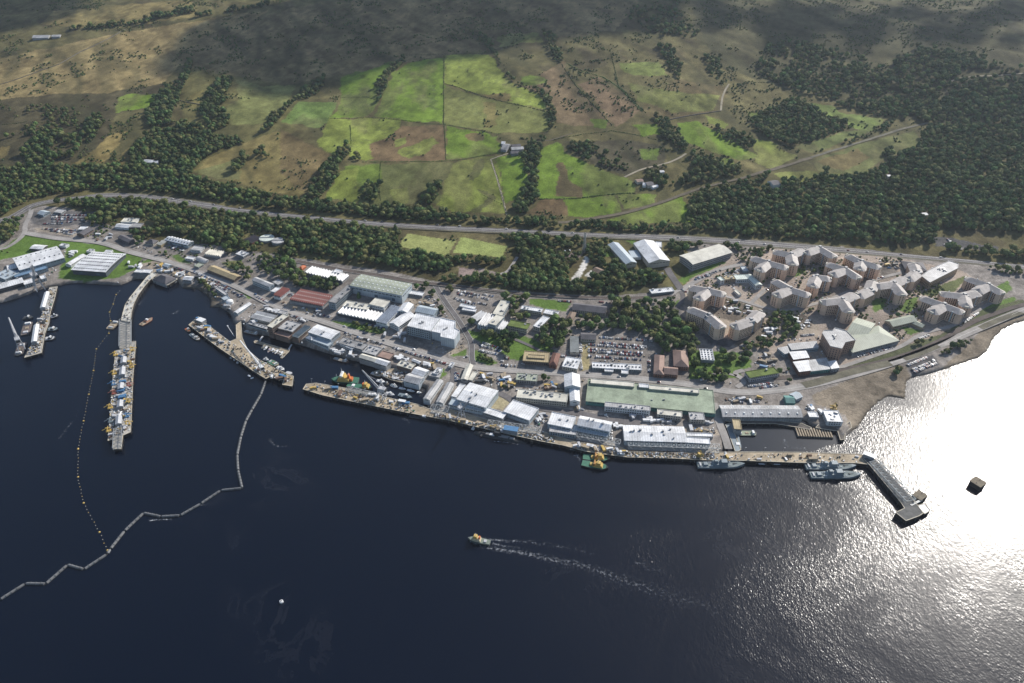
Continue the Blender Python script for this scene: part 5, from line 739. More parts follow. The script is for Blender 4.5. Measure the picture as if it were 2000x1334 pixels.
W_('the shore wood by the inlet', 'F', [(1040, 1040), (1150, 960), (1250, 960), (1400, 890), (1420, 920), (1290, 1050), (1150, 1130), (1050, 1150)], 1, .9); W_('the big trees on the shore', 'F', [(640, 1140), (700, 1120), (740, 1170), (720, 1240), (660, 1330), (630, 1250)], 1, 1.1); W_('the hedge along the coast railway', 'F', [(180, 1230), (420, 1180), (640, 1110), (640, 1150), (240, 1240)], .9, .6); W_('the roadside bushes by the coast', 'F', [(740, 1070), (1000, 985), (1040, 1010), (760, 1100)], .8, .7); W_('the trees around the small grey-green hall', 'F', [(570, 850), (640, 810), (700, 780), (650, 880), (720, 960), (680, 965), (600, 900)], .9, .8); W_('the railway scrub at the east', 'F', [(1080, 960), (1400, 800), (1779, 700), (1779, 740), (1400, 870)], .4, .5)
W_('the wood north of the quarters', 'Z', [(1340, 415), (1350, 395), (1400, 375), (1480, 368), (1560, 352), (1640, 350), (1700, 340), (1750, 310), (1790, 290), (1815, 250), (2100, 250), (2100, 460), (1960, 455), (1900, 455), (1830, 448), (1820, 480), (1700, 478), (1560, 468), (1450, 462), (1345, 450)]); W_('the wood around the eastern car park', 'Z', [(1840, 488), (1900, 490), (2100, 500), (2100, 540), (1960, 540), (1900, 512), (1850, 500)]); W_('the steep eastern wood', 'Z', [(1620, 205), (1700, 205), (1800, 190), (2100, 170), (2100, 255), (1820, 255), (1800, 240), (1700, 228)], .95); W_('the thin wood high on the eastern slope', 'Z', [(1490, 90), (1560, 85), (1690, 120), (1700, 145), (1800, 100), (1900, 120), (2100, 150), (2100, 180), (1780, 190), (1620, 200), (1540, 175), (1480, 150)], .6)
W_('the round wood on the knoll', 'O', [(660, 600), (790, 520), (870, 500), (1000, 545), (1060, 595), (1160, 620), (1100, 650), (980, 700), (860, 720), (740, 680)]); W_('the gully on the upper right slope', 'O', [(200, 220), (270, 230), (330, 330), (320, 390), (290, 370)], .85, .9); W_('the second gully on the right slope', 'O', [(430, 280), (520, 280), (530, 400), (460, 370)], .6, .8); W_('the bracken gully far up', 'O', [(80, 40), (300, 60), (420, 180), (300, 200), (160, 160), (60, 110)], .5); W_('the thicket high on the far right', 'O', [(1480, 240), (1800, 280), (1800, 350), (1600, 380), (1500, 330)], .6)
W_('the hedge trees left of the crofts', 'O', [(370, 750), (500, 780), (620, 830), (600, 870), (440, 900), (250, 920), (400, 840)], .8); W_('the boundary trees on the right pasture', 'O', [(480, 620), (600, 640), (690, 700), (660, 740), (520, 690)], .85, .9); W_('the stream trees above the crofts', 'O', [(190, 570), (240, 590), (310, 650), (360, 740), (330, 750), (230, 680)], .95, .9); W_('the trees about the crofts', 'O', [(150, 830), (250, 820), (270, 900), (220, 940), (200, 900), (150, 880)], .8, .9); W_('the hedge under the hill track', 'O', [(360, 945), (700, 870), (760, 850), (720, 900), (400, 1000)], .8, .9); W_('the trees by the hill track', 'O', [(980, 750), (1280, 650), (1370, 590), (1330, 650), (1000, 770)], .7, .7); W_('the small round clump in the olive field', 'O', [(1310, 760), (1340, 735), (1370, 770), (1330, 790)]); W_('the clump below the hill track', 'O', [(1000, 870), (1030, 840), (1055, 870), (1010, 890)])
W_('the trees along the trunk road centre', 'Z', [(918, 440), (930, 432), (1130, 434), (1200, 440), (1345, 450), (1345, 459), (1150, 452), (920, 444)]); W_('the tall hedge right of the farm', 'N', [(1240, 785), (1330, 770), (1310, 820), (1290, 1000), (1300, 1100), (1220, 1200), (1150, 1200), (1170, 1110), (1210, 1080), (1220, 1000), (1190, 900), (1220, 840)]); W_('the dark scrub right of the farm', 'N', [(1440, 800), (1560, 810), (1700, 880), (1840, 880), (1800, 960), (1680, 950), (1560, 910), (1480, 860)], .75, .9); W_('the stream trees between the top fields', 'N', [(390, 580), (385, 480), (430, 420), (530, 330), (560, 345), (470, 420), (430, 530)], .9, .8)
W_('the burn descending past the bright fields', 'N', [(960, 180), (1040, 260), (1080, 370), (1160, 460), (1210, 490), (1180, 495), (1110, 420), (1030, 300), (950, 220)], .8, .8); W_('the shaded burn on the moor', 'N', [(1310, 180), (1370, 190), (1450, 330), (1420, 365), (1370, 340)], .7, .8); W_('the burn around the rounded field', 'N', [(1200, 480), (1330, 525), (1375, 600), (1400, 690), (1350, 750), (1345, 620), (1290, 530)], .8, .8); W_('the big round clump in the lower field', 'N', [(290, 1120), (310, 1050), (360, 1020), (410, 1040), (415, 1110), (360, 1140)], 1, 1.1); W_('the clump by the lower field', 'N', [(620, 1150), (660, 1090), (710, 1020), (745, 1020), (745, 1090), (700, 1150)], 1, 1.1); W_('the pair of trees above the wall', 'N', [(255, 905), (270, 870), (300, 880), (300, 905)], 1, .9)
W_('the far plantation top left', 'M', [(790, 130), (860, 90), (1060, 60), (1085, 30), (1090, 80), (900, 110), (800, 145)]); W_('the far hedge top left', 'M', [(370, 170), (560, 150), (800, 130), (800, 145), (560, 165), (400, 180)], .9); W_('the far hedge top centre', 'M', [(1090, 95), (1500, 30), (1500, 45), (1100, 105)], .8)
W_('the shrubbery before the white saw-tooth workshop', 'B', [(1000, 980), (1180, 985), (1500, 1030), (1700, 1095), (1640, 1120), (1300, 1060), (1050, 1000)], .8, .55); W_('the verge shrubs by the roundabout', 'G', [(350, 260), (450, 280), (590, 330), (560, 360), (360, 300)], .8, .5); W_('the trees by the yellow-roofed shed', 'b', [(1400, 440), (1600, 420), (1698, 480), (1698, 600), (1640, 590), (1500, 520)], .6, .8); W_('the trees round the white canteen', 'G', [(540, 560), (700, 580), (660, 640), (560, 590)], .7, .5); W_('the trees beside the grey-green office', 'G', [(970, 440), (1050, 440), (1050, 510), (980, 510)], .95, .7); W_('the shore scrub by the rocky bank', 'b', [(1120, 660), (1200, 680), (1330, 800), (1420, 900), (1400, 920), (1260, 800), (1130, 700)], .8, .5); W_('the bank trees at the top left', 'b', [(560, 390), (640, 350), (820, 400), (700, 430), (600, 420)], .8, .7)
W_('the small garden trees among the quarters', 'Z', [(1340, 560), (1480, 485), (1760, 505), (1900, 560), (1900, 620), (1740, 680), (1650, 610), (1500, 650), (1400, 600)], .22, .42)
for (fr, cx, cy, n) in [('G', 300, 300, 0), ('B', 330, 300, 3), ('b', 1590, 270, 3)]:
    pass
T_ = np.array([(a, b_, c, d, e) for a, b_, c, d, e, _ in TREES]); tz = hland(T_[:, 0], T_[:, 1]) - .3
tpx, tpy = to_px(T_[:, 0], T_[:, 1], tz)
size = T_[:, 2] / (T_[:, 1] * CT + (CAM_H - tz) * ST); inv = (tpx > 5) & (tpx < 1995) & (tpy > 5) & (tpy < 1330)
order = np.argsort(-(size * inv)); solo = order[:300]; rest = order[300:]
WB = {}; wnm = np.array([t[5] for t in TREES])
for n_ in set(wnm): q_ = wnm == n_; WB[n_] = ((tpx[q_].min() + tpx[q_].max()) / 2, (tpy[q_].min() + tpy[q_].max()) / 2, np.ptp(tpx[q_]), np.ptp(tpy[q_]))
for k in solo:
    x, y, s, rz, f, wn = TREES[k]; o = PROTO[f].copy(); COL.objects.link(o); o.location = (x, y, tz[k]); o.rotation_euler = (0, 0, rz); o.scale = (s, s, s)
    kind = 'dark conifer' if f == 6 else ('dark broadleaf', 'green broadleaf', 'olive broadleaf')[f % 3]
    wx, wy, ww, wh = WB[wn]; vx = 'left' if tpx[k] < wx - ww * .28 else 'right' if tpx[k] > wx + ww * .28 else 'centre'; vy = 'upper ' if tpy[k] < wy - wh * .22 else 'lower ' if tpy[k] > wy + wh * .22 else 'middle '
    tag(o, f'{"large " if s > 1.5 * np.median(T_[:, 2]) else ""}{kind} at {vy}{vx} of {wn}', 'tree', 'trees of ' + wn)
P3 = np.stack([T_[rest, 0], T_[rest, 1], tz[rest]], 1)
scatter_gn('woodland', P3, T_[rest, 2], T_[rest, 3], T_[rest, 4].astype(int), PC, 'dense green woodland covering the slope and the base surroundings')
# bushes, bracken tufts and gorse too many to count
bx, by = RNG.uniform(-1500, 1650, 110000), RNG.uniform(1080, 2600, 110000); d_ = fbm(bx, by, 90, 4, 61); d2 = fbm(bx, by, 22, 2, 66)
ppx, ppy = to_px(bx, by, hland(bx, by)); jc = np.array(Cc)
ix = np.clip(np.searchsorted(xs, bx), 0, nx - 1); iy = np.clip(np.searchsorted(ys, by), 0, ny - 1); cc = Cc[iy * nx + ix]; grass = cc[:, 1] > cc[:, 0] * 1.02
keep = (((d_ > .53) & (d2 > .5) & ~grass) | ((bx > 450) & (by > 1500) & (d2 > .48) & (d_ > .45)) | ((d2 > .76) & (RNG.random(len(bx)) < .2))) & free(bx, by) & (ppx > -50) & (ppx < 2050) & (ppy > -10)
bx, by = bx[keep], by[keep]
scatter_gn('scrub', np.stack([bx, by, hland(bx, by)], 1), RNG.uniform(.4, 1.3, len(bx)), RNG.uniform(0, 6.28, len(bx)), RNG.integers(0, 3, len(bx)), BC, 'low bracken and gorse bushes scattered over the moor')
# hedges, walls and ditches between the fields
def hedge(fr, pts, label, wd=2.6, hh=2.0, name='hedge', mat=None):
    wd *= .78; hh *= .85
    q = dens([gp(*p) for p in F(fr, pts)], 2.6); mb = MB(); rr = random.Random(len(pts) + int(q[0].x))
    for p in q:
        if mat: continue
        if rr.random() < .14: continue
        z = gz(p.x, p.y); s = wd * rr.uniform(.45, .95); h_ = hh * rr.uniform(.6, 1.25); V, Fc = I1
        x, y = p.x + rr.uniform(-.8, .8), p.y + rr.uniform(-.8, .8); mb.add([(x + v[0] * s * rr.uniform(.8, 1.2), y + v[1] * s * rr.uniform(.8, 1.2), z + h_ * .3 + v[2] * h_ * .7) for v in V], Fc)
    if mat:
        for a, b_ in zip(q, q[1:]): 
            a = Vector((a.x, a.y, gz(a.x, a.y))); b_ = Vector((b_.x, b_.y, gz(b_.x, b_.y))); mb.obox(((a.x + b_.x) / 2, (a.y + b_.y) / 2), math.atan2(b_.y - a.y, b_.x - a.x), (b_ - a).length + .1, .8, min(a.z, b_.z) - .4, max(a.z, b_.z) + 1.2)
    o = mb.build(name, mat or LEAFM[rr.randrange(2)]); tag(o, label, name)
WALLM = nmat('drystone', (.2, .19, .17), .95, .3, .4)
for fr, pts, lb, wd in [('N', [(764, 310), (762, 500), (762, 692)], 'dark hedge running straight down between the two brightest fields', 1.8), ('N', [(765, 467), (850, 490), (970, 537), (1100, 570), (1240, 600), (1345, 625)], 'hedge crossing diagonally below the rounded field', 1.8), ('N', [(765, 695), (880, 715), (1000, 738), (1080, 748)], 'hedge along the lower edge of the dull striped field', 1.6), ('N', [(300, 905), (500, 903), (700, 903), (850, 893), (960, 872), (1090, 850)], 'long straight hedge leading to the hill farm', 1.7), ('N', [(765, 700), (775, 890)], 'hedge between the brown field and the vivid green one', 1.5), ('N', [(1290, 1112), (1500, 1108), (1640, 1090), (1830, 1078)], 'hedge across the fields left of the crofts', 2.4),
 ('N', [(1420, 360), (1500, 480), (1600, 590), (1700, 700)], 'dark ditch hedge slanting down the brown slope', 1.9), ('N', [(1450, 355), (1540, 400), (1650, 430), (1740, 490), (1810, 560), (1870, 625)], 'winding hedge right of the brown slope', 2.4), ('N', [(1690, 280), (1720, 400), (1740, 485)], 'short dark hedge on the upper right slope', 1.7), ('N', [(190, 545), (330, 540), (390, 560)], 'thin hedge across the upper left green field', 1.2), ('N', [(120, 660), (330, 655), (520, 670), (660, 690), (765, 695)], 'hedge dividing the bright fields from the yellow ones', 1.3), ('N', [(530, 310), (700, 305), (860, 300), (1020, 298)], 'hedge topping the bright fields below the cloud shadow', 1.5),
 ('N', [(410, 910), (400, 1020), (410, 1120)], 'faint hedge between the olive lower fields', 1.1), ('T', [(160, 560), (330, 640), (360, 720)], 'hedge beside the farm lane', 1.0), ('T', [(240, 290), (290, 430), (330, 600), (365, 725)], 'dark hedge following the straight farm lane', 1.2), ('N', [(240, 700), (245, 800)], 'short hedge inside the yellow field', 1.6), ('N', [(1380, 780), (1480, 760), (1700, 730), (2000, 790)], 'rough hedge above the dark scrub', 1.8), ('O', [(0, 360), (20, 420), (90, 490), (150, 550)], 'ditch hedge entering the right slope', 2.2),
 ('O', [(640, 400), (900, 405), (1300, 415), (1600, 400)], 'faint boundary hedge across the thin eastern wood', 1.4), ('M', [(0, 700), (150, 680), (330, 690)], 'broken hedge on the far left slope', 1.6)]:
    hedge(fr, pts, lb, wd)
for fr, pts, lb in [('M', [(0, 472), (160, 420), (330, 360), (450, 290), (560, 240), (700, 165)], 'grey stone wall running across the sunlit moor'), ('O', [(270, 585), (400, 560), (520, 543)], 'pale stone wall across the right pasture'), ('M', [(1000, 560), (1150, 590)], 'short stone wall by the western gully'), ('C', [(0, 588), (250, 636), (600, 672), (1100, 722), (1400, 760), (1906, 784)], 'long security wall along the railway')]:
    hedge(fr, pts, lb, name='stone_wall', mat=WALLM)
# ---------------------------------------------------------------- quays, piers, jetties
DECK = nmat('quay_concrete', (.46, .38, .27), .9, .35, .06); DECKG = nmat('jetty_concrete', (.42, .4, .36), .9, .35, .08); PSIDE = nmat('wet_piles', (.035, .03, .026), .7, .4, .3); EDGE = nmat('quay_coping', (.55, .5, .4), .85, .25, .3)
STEEL = nmat('galvanised_steel', (.4, .42, .43), .5, .3, .5, metal=.3); YEL = nmat('yellow_paint', (.6, .42, .12), .55, .25, .5); BLU = nmat('blue_paint', (.09, .22, .4), .5, .25, .5); REDP = nmat('red_paint', (.34, .12, .09), .55, .25, .5); WHT = nmat('white_paint', (.75, .76, .76), .45, .15, .4); NAVYG = nmat('naval_grey', (.2, .25, .28), .5, .25, .15); DKG = nmat('dark_steel', (.06, .065, .07), .6, .3, .3); GRD = nmat('green_deck', (.05, .17, .11), .6, .25, .3); BUFF = nmat('buff_paint', (.6, .42, .13), .55, .25, .4); BLK = nmat('black_hull', (.02, .022, .025), .5, .3, .2); TANP = nmat('tan_boards', (.4, .33, .24), .9, .35, .3); GRYP = nmat('hut_grey', (.5, .51, .53), .6, .2, .3); ORG = nmat('orange_paint', (.6, .16, .05), .55, .25, .4); PALEG = nmat('pale_green_deck', (.3, .42, .34), .6, .3, .3)
def pier(name, fr, pts, label, z=4.2, top=None, thick=1.3, pile=9, cat='pier', kerb=True, base=-3):
    px = F(fr, pts) if fr else pts; q = [at(x, y, z) for x, y in px]; c = sum(q, Vector()) / len(q); lo = [(p.x - c.x, p.y - c.y) for p in q]
    rt = root(name, (c.x, c.y, 0), 0, label, cat)
    d = MB(); d.prism(lo, z - thick, z, 1, 0); d.build('deck', [top or DECK, PSIDE], rt)
    b_ = MB(); b_.prism([(x * .985, y * .985) for x, y in lo], base, z - thick); b_.build('piled_wall', PSIDE, rt)
    k = MB(); f_ = MB(); n = len(lo)
    for i in range(n):
        a, e = lo[i], lo[(i + 1) % n]; l = math.hypot(e[0] - a[0], e[1] - a[1]); an = math.atan2(e[1] - a[1], e[0] - a[0])
        if kerb: k.obox(((a[0] + e[0]) / 2 * .997, (a[1] + e[1]) / 2 * .997), an, l, .7, z, z + .35)
        for j in range(int(l / pile)): t_ = (j + .5) * pile / l; f_.obox((a[0] + (e[0] - a[0]) * t_, a[1] + (e[1] - a[1]) * t_), an, 1.3, 1.2, -.5, z - .4)
    k.build('kerb', EDGE, rt, kind='stuff'); f_.build('fenders', DKG, rt, kind='stuff'); return rt, c
pier('main_quay', None, F('J', [(205, 700), (235, 650), (330, 640), (620, 690), (1000, 775), (1330, 850)]) + F('c', [(1310, 1055), (1590, 1060)]) + F('G', [(480, 855), (985, 960), (1130, 1010)]) + F('H', [(120, 1065), (540, 1110), (600, 1150), (1000, 1165), (1480, 1160)]) + F('I', [(420, 752), (800, 755), (1215, 768), (1290, 780), (1310, 845), (1200, 832), (800, 830), (400, 815), (0, 808)]) + F('H', [(1300, 1230), (1000, 1216), (600, 1206), (400, 1180), (200, 1150), (0, 1095)]) + F('G', [(1000, 1060), (700, 995), (350, 915), (0, 832)]) + F('J', [(1600, 1000), (1100, 905), (700, 822), (400, 760)]), 'very long tan concrete quay running along the whole waterfront into the open pier')
pier('angled_pier', 'L', [(172, 330), (285, 232), (345, 290), (500, 410), (660, 530), (740, 495), (735, 330), (790, 290), (805, 480), (870, 625), (1000, 740), (1200, 850), (1415, 940), (1400, 1058), (1285, 1040), (1300, 985), (1160, 935), (1090, 970), (950, 885), (500, 580)], 'tan concrete pier branching like a Y from the harbour road')
pier('finger_pier', 'a', [(500, 622), (575, 612), (545, 740), (505, 870), (490, 980), (450, 1080), (415, 1280), (245, 1328), (345, 1150), (355, 1000), (425, 900), (450, 780)], 'cluttered stone finger pier below the western workshops', z=3.6, top=DECKG)
rt, jc_ = pier('floating_jetty', 'd', [(245, 240), (330, 215), (395, 190), (400, 145), (455, 140), (450, 210), (425, 500), (400, 1090), (320, 1125), (300, 1265), (222, 1265), (228, 1160), (165, 1180), (190, 900), (215, 560)], 'long floating concrete jetty crowded with yellow and blue gear', z=4.5, top=DECKG)
pier('curved_jetty', 'b', [(575, 560), (620, 560), (640, 590), (560, 650), (500, 720), (420, 830), (372, 930), (345, 1030), (330, 1150), (222, 1125), (245, 1030), (270, 940), (330, 850), (420, 740), (520, 620)], 'pale curved approach bridge of the long floating jetty', z=5.5, top=nmat('pale_deck', (.58, .56, .5), .85, .25, .1), thick=1.0)
pier('shore_apron', 'b', [(575, 600), (600, 660), (770, 712), (890, 640), (885, 590), (830, 600), (760, 690), (640, 655)], 'white concrete apron around the dark hipped boathouse', z=4.6, top=nmat('pale_deck', (.58, .56, .5), .85, .25, .1))
pier('slip_wharf', 'c', [(600, 575), (700, 545), (880, 535), (1060, 560), (1000, 690), (975, 715), (830, 680), (690, 620)], 'brown debris-covered wharf in the small boat basin', z=2.4, top=TANP); pier('breakwater', 'I', [(230, 525), (330, 520), (640, 528), (800, 545), (870, 575), (860, 590), (780, 575), (600, 545), (360, 545)], 'dark stone breakwater wall under the long dock hall', z=2.6, top=nmat('wet_stone', (.14, .125, .11), .9, .4, .2))
pier('dock_spit', 'I', [(930, 545), (1110, 555), (1150, 530), (1160, 575), (1115, 610), (1110, 660), (1080, 665), (1060, 600), (980, 590), (900, 575)], 'dark stone spit carrying the white dock office', z=3.2, top=nmat('wet_stone', (.14, .125, .11), .9, .4, .2)); pier('bent_pier', 'I', [(1290, 845), (1245, 800), (1290, 765), (1335, 812), (1470, 950), (1600, 1090), (1640, 1140), (1680, 1195), (1650, 1215), (1555, 1250), (1480, 1190), (1545, 1160), (1520, 1120)], 'dark grey pier bending away at the right end of the main quay', z=5, top=nmat('dark_deck', (.14, .14, .135), .85, .3, .15))
pier('tee_landing', 'I', [(1635, 1140), (1690, 1125), (1730, 1175), (1690, 1200)], 'pale landing stage at the tip of the bent pier', z=4, top=WHT); pier('basin_jetty', 'H', [(1510, 900), (1555, 890), (1655, 1135), (1630, 1150), (1600, 1150)], 'long dark landing stage inside the basin', z=3.2, top=NAVYG)
def hutat(fr, p, l, wd, h, ang, mat, label, z=4.2, name='pier_hut', group=None, gable=False, cat='hut'):
    q = at(*F(fr, [p])[0], z + h); rt = root(name, (q.x, q.y, z), ang, label, cat, group); b_ = MB(); b_.box(-l / 2, l / 2, -wd / 2, wd / 2, 0, h); b_.build('wall', M('gwall'), rt); r_ = MB()
    if gable: r_.add([(-l / 2, -wd / 2, h), (l / 2, -wd / 2, h), (l / 2, wd / 2, h), (-l / 2, wd / 2, h), (-l / 2, 0, h + 1.6), (l / 2, 0, h + 1.6)], [(0, 1, 5, 4), (2, 3, 4, 5), (0, 4, 3), (1, 2, 5)])
    else: r_.box(-l / 2 - .2, l / 2 + .2, -wd / 2 - .2, wd / 2 + .2, h, h + .3)
    r_.build('roof', mat, rt); dd = MB(); dd.box(-.6, .6, -wd / 2 - .06, -wd / 2 + .02, 0, 2.1); dd.build('door', DOORM, rt); return rt
def angpx(fr, a, b_, z=4): p, q = at(*F(fr, [a])[0], z), at(*F(fr, [b_])[0], z); return math.atan2(q.y - p.y, q.x - p.x), (q - p).length, p, q
ja, _, _, _ = angpx('d', (265, 1000), (330, 300))
for k, (p, l, lb) in enumerate([((325, 335), 14, 'first grey hut from the landward end of the floating jetty'), ((312, 450), 17, 'second grey hut from the landward end of the floating jetty'), ((297, 605), 12, 'grey hut between the blue containers on the floating jetty'), ((290, 790), 13, 'fourth grey hut along the floating jetty'), ((275, 960), 16, 'grey hut nearest the seaward end of the floating jetty')]): hutat('d', p, l, 7, 4, ja, GRYP, lb, 4.5, gable=True)
def frameat(fr, p, z, mat, label, group, s=1.0, ang=0, name='gangway_frame'):
    q = at(*F(fr, [p])[0], z); rt = root(name, q, ang, label, 'gangway frame', group); m = MB()
    for x in (-2 * s, 2 * s):
        for y in (-1.5 * s, 1.5 * s): m.bar((x, y, 0), (x * .6, y * .6, 5 * s), .28)
    m.build('legs', mat, rt); a = MB(); a.bar((0, 0, 5 * s), (6 * s, 0, 3 * s), .5); a.bar((-2.5 * s, 0, 4.8 * s), (2.5 * s, 0, 5.2 * s), .5); a.bar((0, -3 * s, 5 * s), (0, 3 * s, 5 * s), .4); a.build('boom', mat, rt); b_ = MB(); b_.box(-2.6 * s, 2.6 * s, -1.6 * s, 1.6 * s, 0, 1.2 * s); b_.build('base', mat, rt); return rt
for k, (p, m_, nm) in enumerate([((245, 290), YEL, 'yellow'), ((232, 485), YEL, 'yellow'), ((225, 595), BLU, 'blue'), ((190, 840), YEL, 'yellow'), ((175, 1080), YEL, 'yellow'), ((415, 240), YEL, 'yellow'), ((410, 415), YEL, 'yellow'), ((375, 780), YEL, 'yellow'), ((370, 1010), YEL, 'yellow'), ((195, 985), NAVYG, 'grey'), ((385, 610), REDP, 'red'), ((230, 690), REDP, 'red'), ((360, 930), BLU, 'blue')]):
    frameat('d', p, 4.5, m_, nm + ' mooring gear frame on the ' + ('left' if p[0] < 300 else 'right') + ' edge of the floating jetty', f'{nm} frames on the floating jetty', 1.1, ja + (math.pi / 2 if p[0] < 300 else -math.pi / 2))
def boxes(name, fr, items, z, label, cat, group, mats, ang=0.0, size=(6, 2.5, 2.6)):
    for k, p in enumerate(items):
        q = at(*F(fr, [p])[0], z); o = MB(); s = size; o.box(-s[0] / 2, s[0] / 2, -s[1] / 2, s[1] / 2, 0, s[2]); o.box(-s[0] / 2 - .08, -s[0] / 2, -s[1] / 2, s[1] / 2, .1, s[2] - .1)
        for j in range(int(s[0] / 1.1)): o.box(-s[0] / 2 + .3 + j * 1.1, -s[0] / 2 + .5 + j * 1.1, -s[1] / 2 - .07, s[1] / 2 + .07, .1, s[2] - .1)
        o = o.build(name, mats[k % len(mats)]); o.location = q; o.rotation_euler = (0, 0, ang + random.uniform(-.1, .1)); tag(o, label, cat, group)
boxes('shipping_container', 'd', [(320, 570), (312, 655), (322, 720), (300, 668), (312, 735)], 4.5, 'blue steel container on the middle of the floating jetty', 'container', 'blue containers on the floating jetty', [BLU], ja + math.pi / 2, (8, 3, 3))
def truss(name, a, b_, wd, hh, label, cat, mat=STEEL, z0=4.5, deck=True, n=None):
    """lattice bridge between two plan points"""
    d = b_ - a; l = math.hypot(d.x, d.y); rt = root(name, (a.x, a.y, z0), math.atan2(d.y, d.x), label, cat); m = MB(); n = n or max(4, int(l / 6)); s = l / n
    for y in (-wd / 2, wd / 2):
        for z in (0, hh): m.bar((0, y, z), (l, y, z), .35)
        for k in range(n): m.bar((k * s, y, 0 if k % 2 else hh), ((k + 1) * s, y, hh if k % 2 else 0), .22); m.bar((k * s, y, 0), (k * s, y, hh), .2)
    for k in range(n + 1): m.bar((k * s, -wd / 2, hh), (k * s, wd / 2, hh), .28); 
    for k in range(n): m.bar((k * s, -wd / 2, hh), ((k + 1) * s, wd / 2, hh), .16); m.bar((k * s, wd / 2, hh), ((k + 1) * s, -wd / 2, hh), .16)
    m.build('lattice', mat, rt)
    if deck: dm = MB(); dm.box(0, l, -wd / 2, wd / 2, -.6, -.2); dm.build('deck', DECKG, rt)
    return rt
truss('lattice_bridge', at(*F('d', [(348, 205)])[0], 4.5), at(*F('b', [(277, 1130)])[0], 4.5), 15, 4.5, 'steel lattice bridge between the curved approach and the floating jetty', 'bridge'); truss('end_gantry', at(*F('d', [(262, 1262)])[0], 4.5), at(*F('d', [(275, 1060)])[0], 4.5), 9, 3, 'steel lattice walkway on the seaward end of the floating jetty', 'gantry')
truss('pipe_rack', at(*F('G', [(490, 905)])[0], 4.5), at(*F('G', [(985, 975)])[0], 4.5), 8, 5, 'long grey pipe rack between quay and the square white shed', 'pipe rack'); truss('pipe_rack', at(*F('G', [(1320, 1020)])[0], 4.5), at(*F('G', [(1720, 1092)])[0], 4.5), 8, 5, 'grey pipe rack in front of the stepped quay sheds', 'pipe rack'); truss('pipe_rack', at(*F('H', [(600, 1112)])[0], 4.5), at(*F('H', [(1450, 1142)])[0], 4.5), 8, 6, 'longest pipe rack, before the east quay shed', 'pipe rack'); truss('pipe_rack', at(*F('c', [(1350, 1075)])[0], 4.5), at(*F('c', [(1575, 1110)])[0], 4.5), 10, 6, 'short wide pipe rack at the foot of the two narrow sheds', 'pipe rack'); truss('pipe_rack', at(*F('J', [(640, 705)])[0], 4.5), at(*F('J', [(900, 765)])[0], 4.5), 7, 3, 'grey gantry along the inner edge of the quay beside the green vessels', 'pipe rack')
truss('walkway', at(*F('I', [(1320, 825)])[0], 6), at(*F('I', [(1590, 1110)])[0], 6), 12, 3, 'covered lattice walkway along the dark bent pier', 'walkway', NAVYG, 5)
# finger-pier sheds
fa, _, _, _ = angpx('a', (420, 870), (480, 660)); hutat('a', (448, 745), 46, 7, 5, fa, WHT, 'long white shed on the upper half of the finger pier', 3.6, 'pier_shed', gable=True); fb, _, _, _ = angpx('a', (340, 1180), (370, 980)); hutat('a', (352, 1080), 46, 7, 5, fb, WHT, 'long white shed on the lower half of the finger pier', 3.6, 'pier_shed', gable=True); hutat('L', (318, 268), 12, 8, 5, -.5, WHT, 'white flat hut at the far tip of the Y-shaped pier'); hutat('I', (1290, 770), 12, 6, 5, -.6, WHT, 'white hut where the bent pier leaves the main quay')
hutat('c', (968, 950), 9, 4, 4, -.25, WHT, 'small white hut on the quay by the tall crane'); o_ = hutat('g', (612, 105), 17, 8, 6, -.22, BLU, 'bright blue roofed canopy on the quay above the submarine', 4.2, 'canopy')
# cranes
def lattice(mb, a, b_, s0, s1, n, r=.22):
    d = (b_ - a); dn = d.normalized(); u = dn.orthogonal().normalized(); v = dn.cross(u); pr = None
    for k in range(n + 1):
        t_ = k / n; s = s0 + (s1 - s0) * t_; c = a + d * t_; rg = [c + u * s + v * s, c - u * s + v * s, c - u * s - v * s, c + u * s - v * s]
        if pr:
            for j in range(4): mb.bar(pr[j], rg[j], r * 1.5, 0, 3); mb.bar(pr[j], rg[(j + 1) % 4], r, 0, 3)
        for j in range(4): mb.bar(rg[j], rg[(j + 1) % 4], r, 0, 3)
        pr = rg
def crane(fr, base, tip, ztip, label, z=4.2, hp=12, mat=STEEL, s=1.0):
    q = at(*F(fr, [base])[0], z); tp = at(*F(fr, [tip])[0], ztip); d = tp - q; an = math.atan2(d.y, d.x); L = math.hypot(d.x, d.y); rt = root('dockside_crane', q, an, label, 'crane'); m = MB()
    for x in (-4.5 * s, 4.5 * s):
        for y in (-4 * s, 4 * s): m.bar((x, y, 0), (x * .55, y * .55, hp), .55 * s); m.box(x - .9, x + .9, y - .6, y + .6, 0, 1.2)
    for y in (-4, 4): m.bar((-4.5 * s, y * s, 1), (4.5 * s, y * s, 1), .4)
    for x in (-1, 1): m.bar((x * 3.6 * s, -3.2 * s, hp * .5), (x * 3.6 * s, 3.2 * s, hp * .5), .35)
    m.build('portal', mat, rt); c = MB(); c.box(-7 * s, 3 * s, -3 * s, 3 * s, hp, hp + 4.5 * s); c.build('machinery_house', mat, rt); cb = MB(); cb.box(3 * s, 5.2 * s, 1 * s, 3.4 * s, hp + 1, hp + 4 * s); cb.build('cab', GLASS, rt)
    j = MB(); lattice(j, Vector((2 * s, 0, hp + 2)), Vector((L, 0, ztip - z)), 1.25 * s, .5 * s, 18); j.build('jib', mat, rt); a = MB(); ap = Vector((-2 * s, 0, hp + 14 * s))
    for y in (-2, 2): a.bar((2 * s, y * s, hp + 4), ap, .35); a.bar((-6 * s, y * s, hp + 4), ap, .3)
    a.bar(ap, (L * .8, 0, (ztip - z) * .85), .14); a.build('mast', mat, rt); w_ = MB(); w_.box(-8.5 * s, -6.4 * s, -2.5 * s, 2.5 * s, hp + .5, hp + 3.5); w_.build('counterweight', DKG, rt); return rt
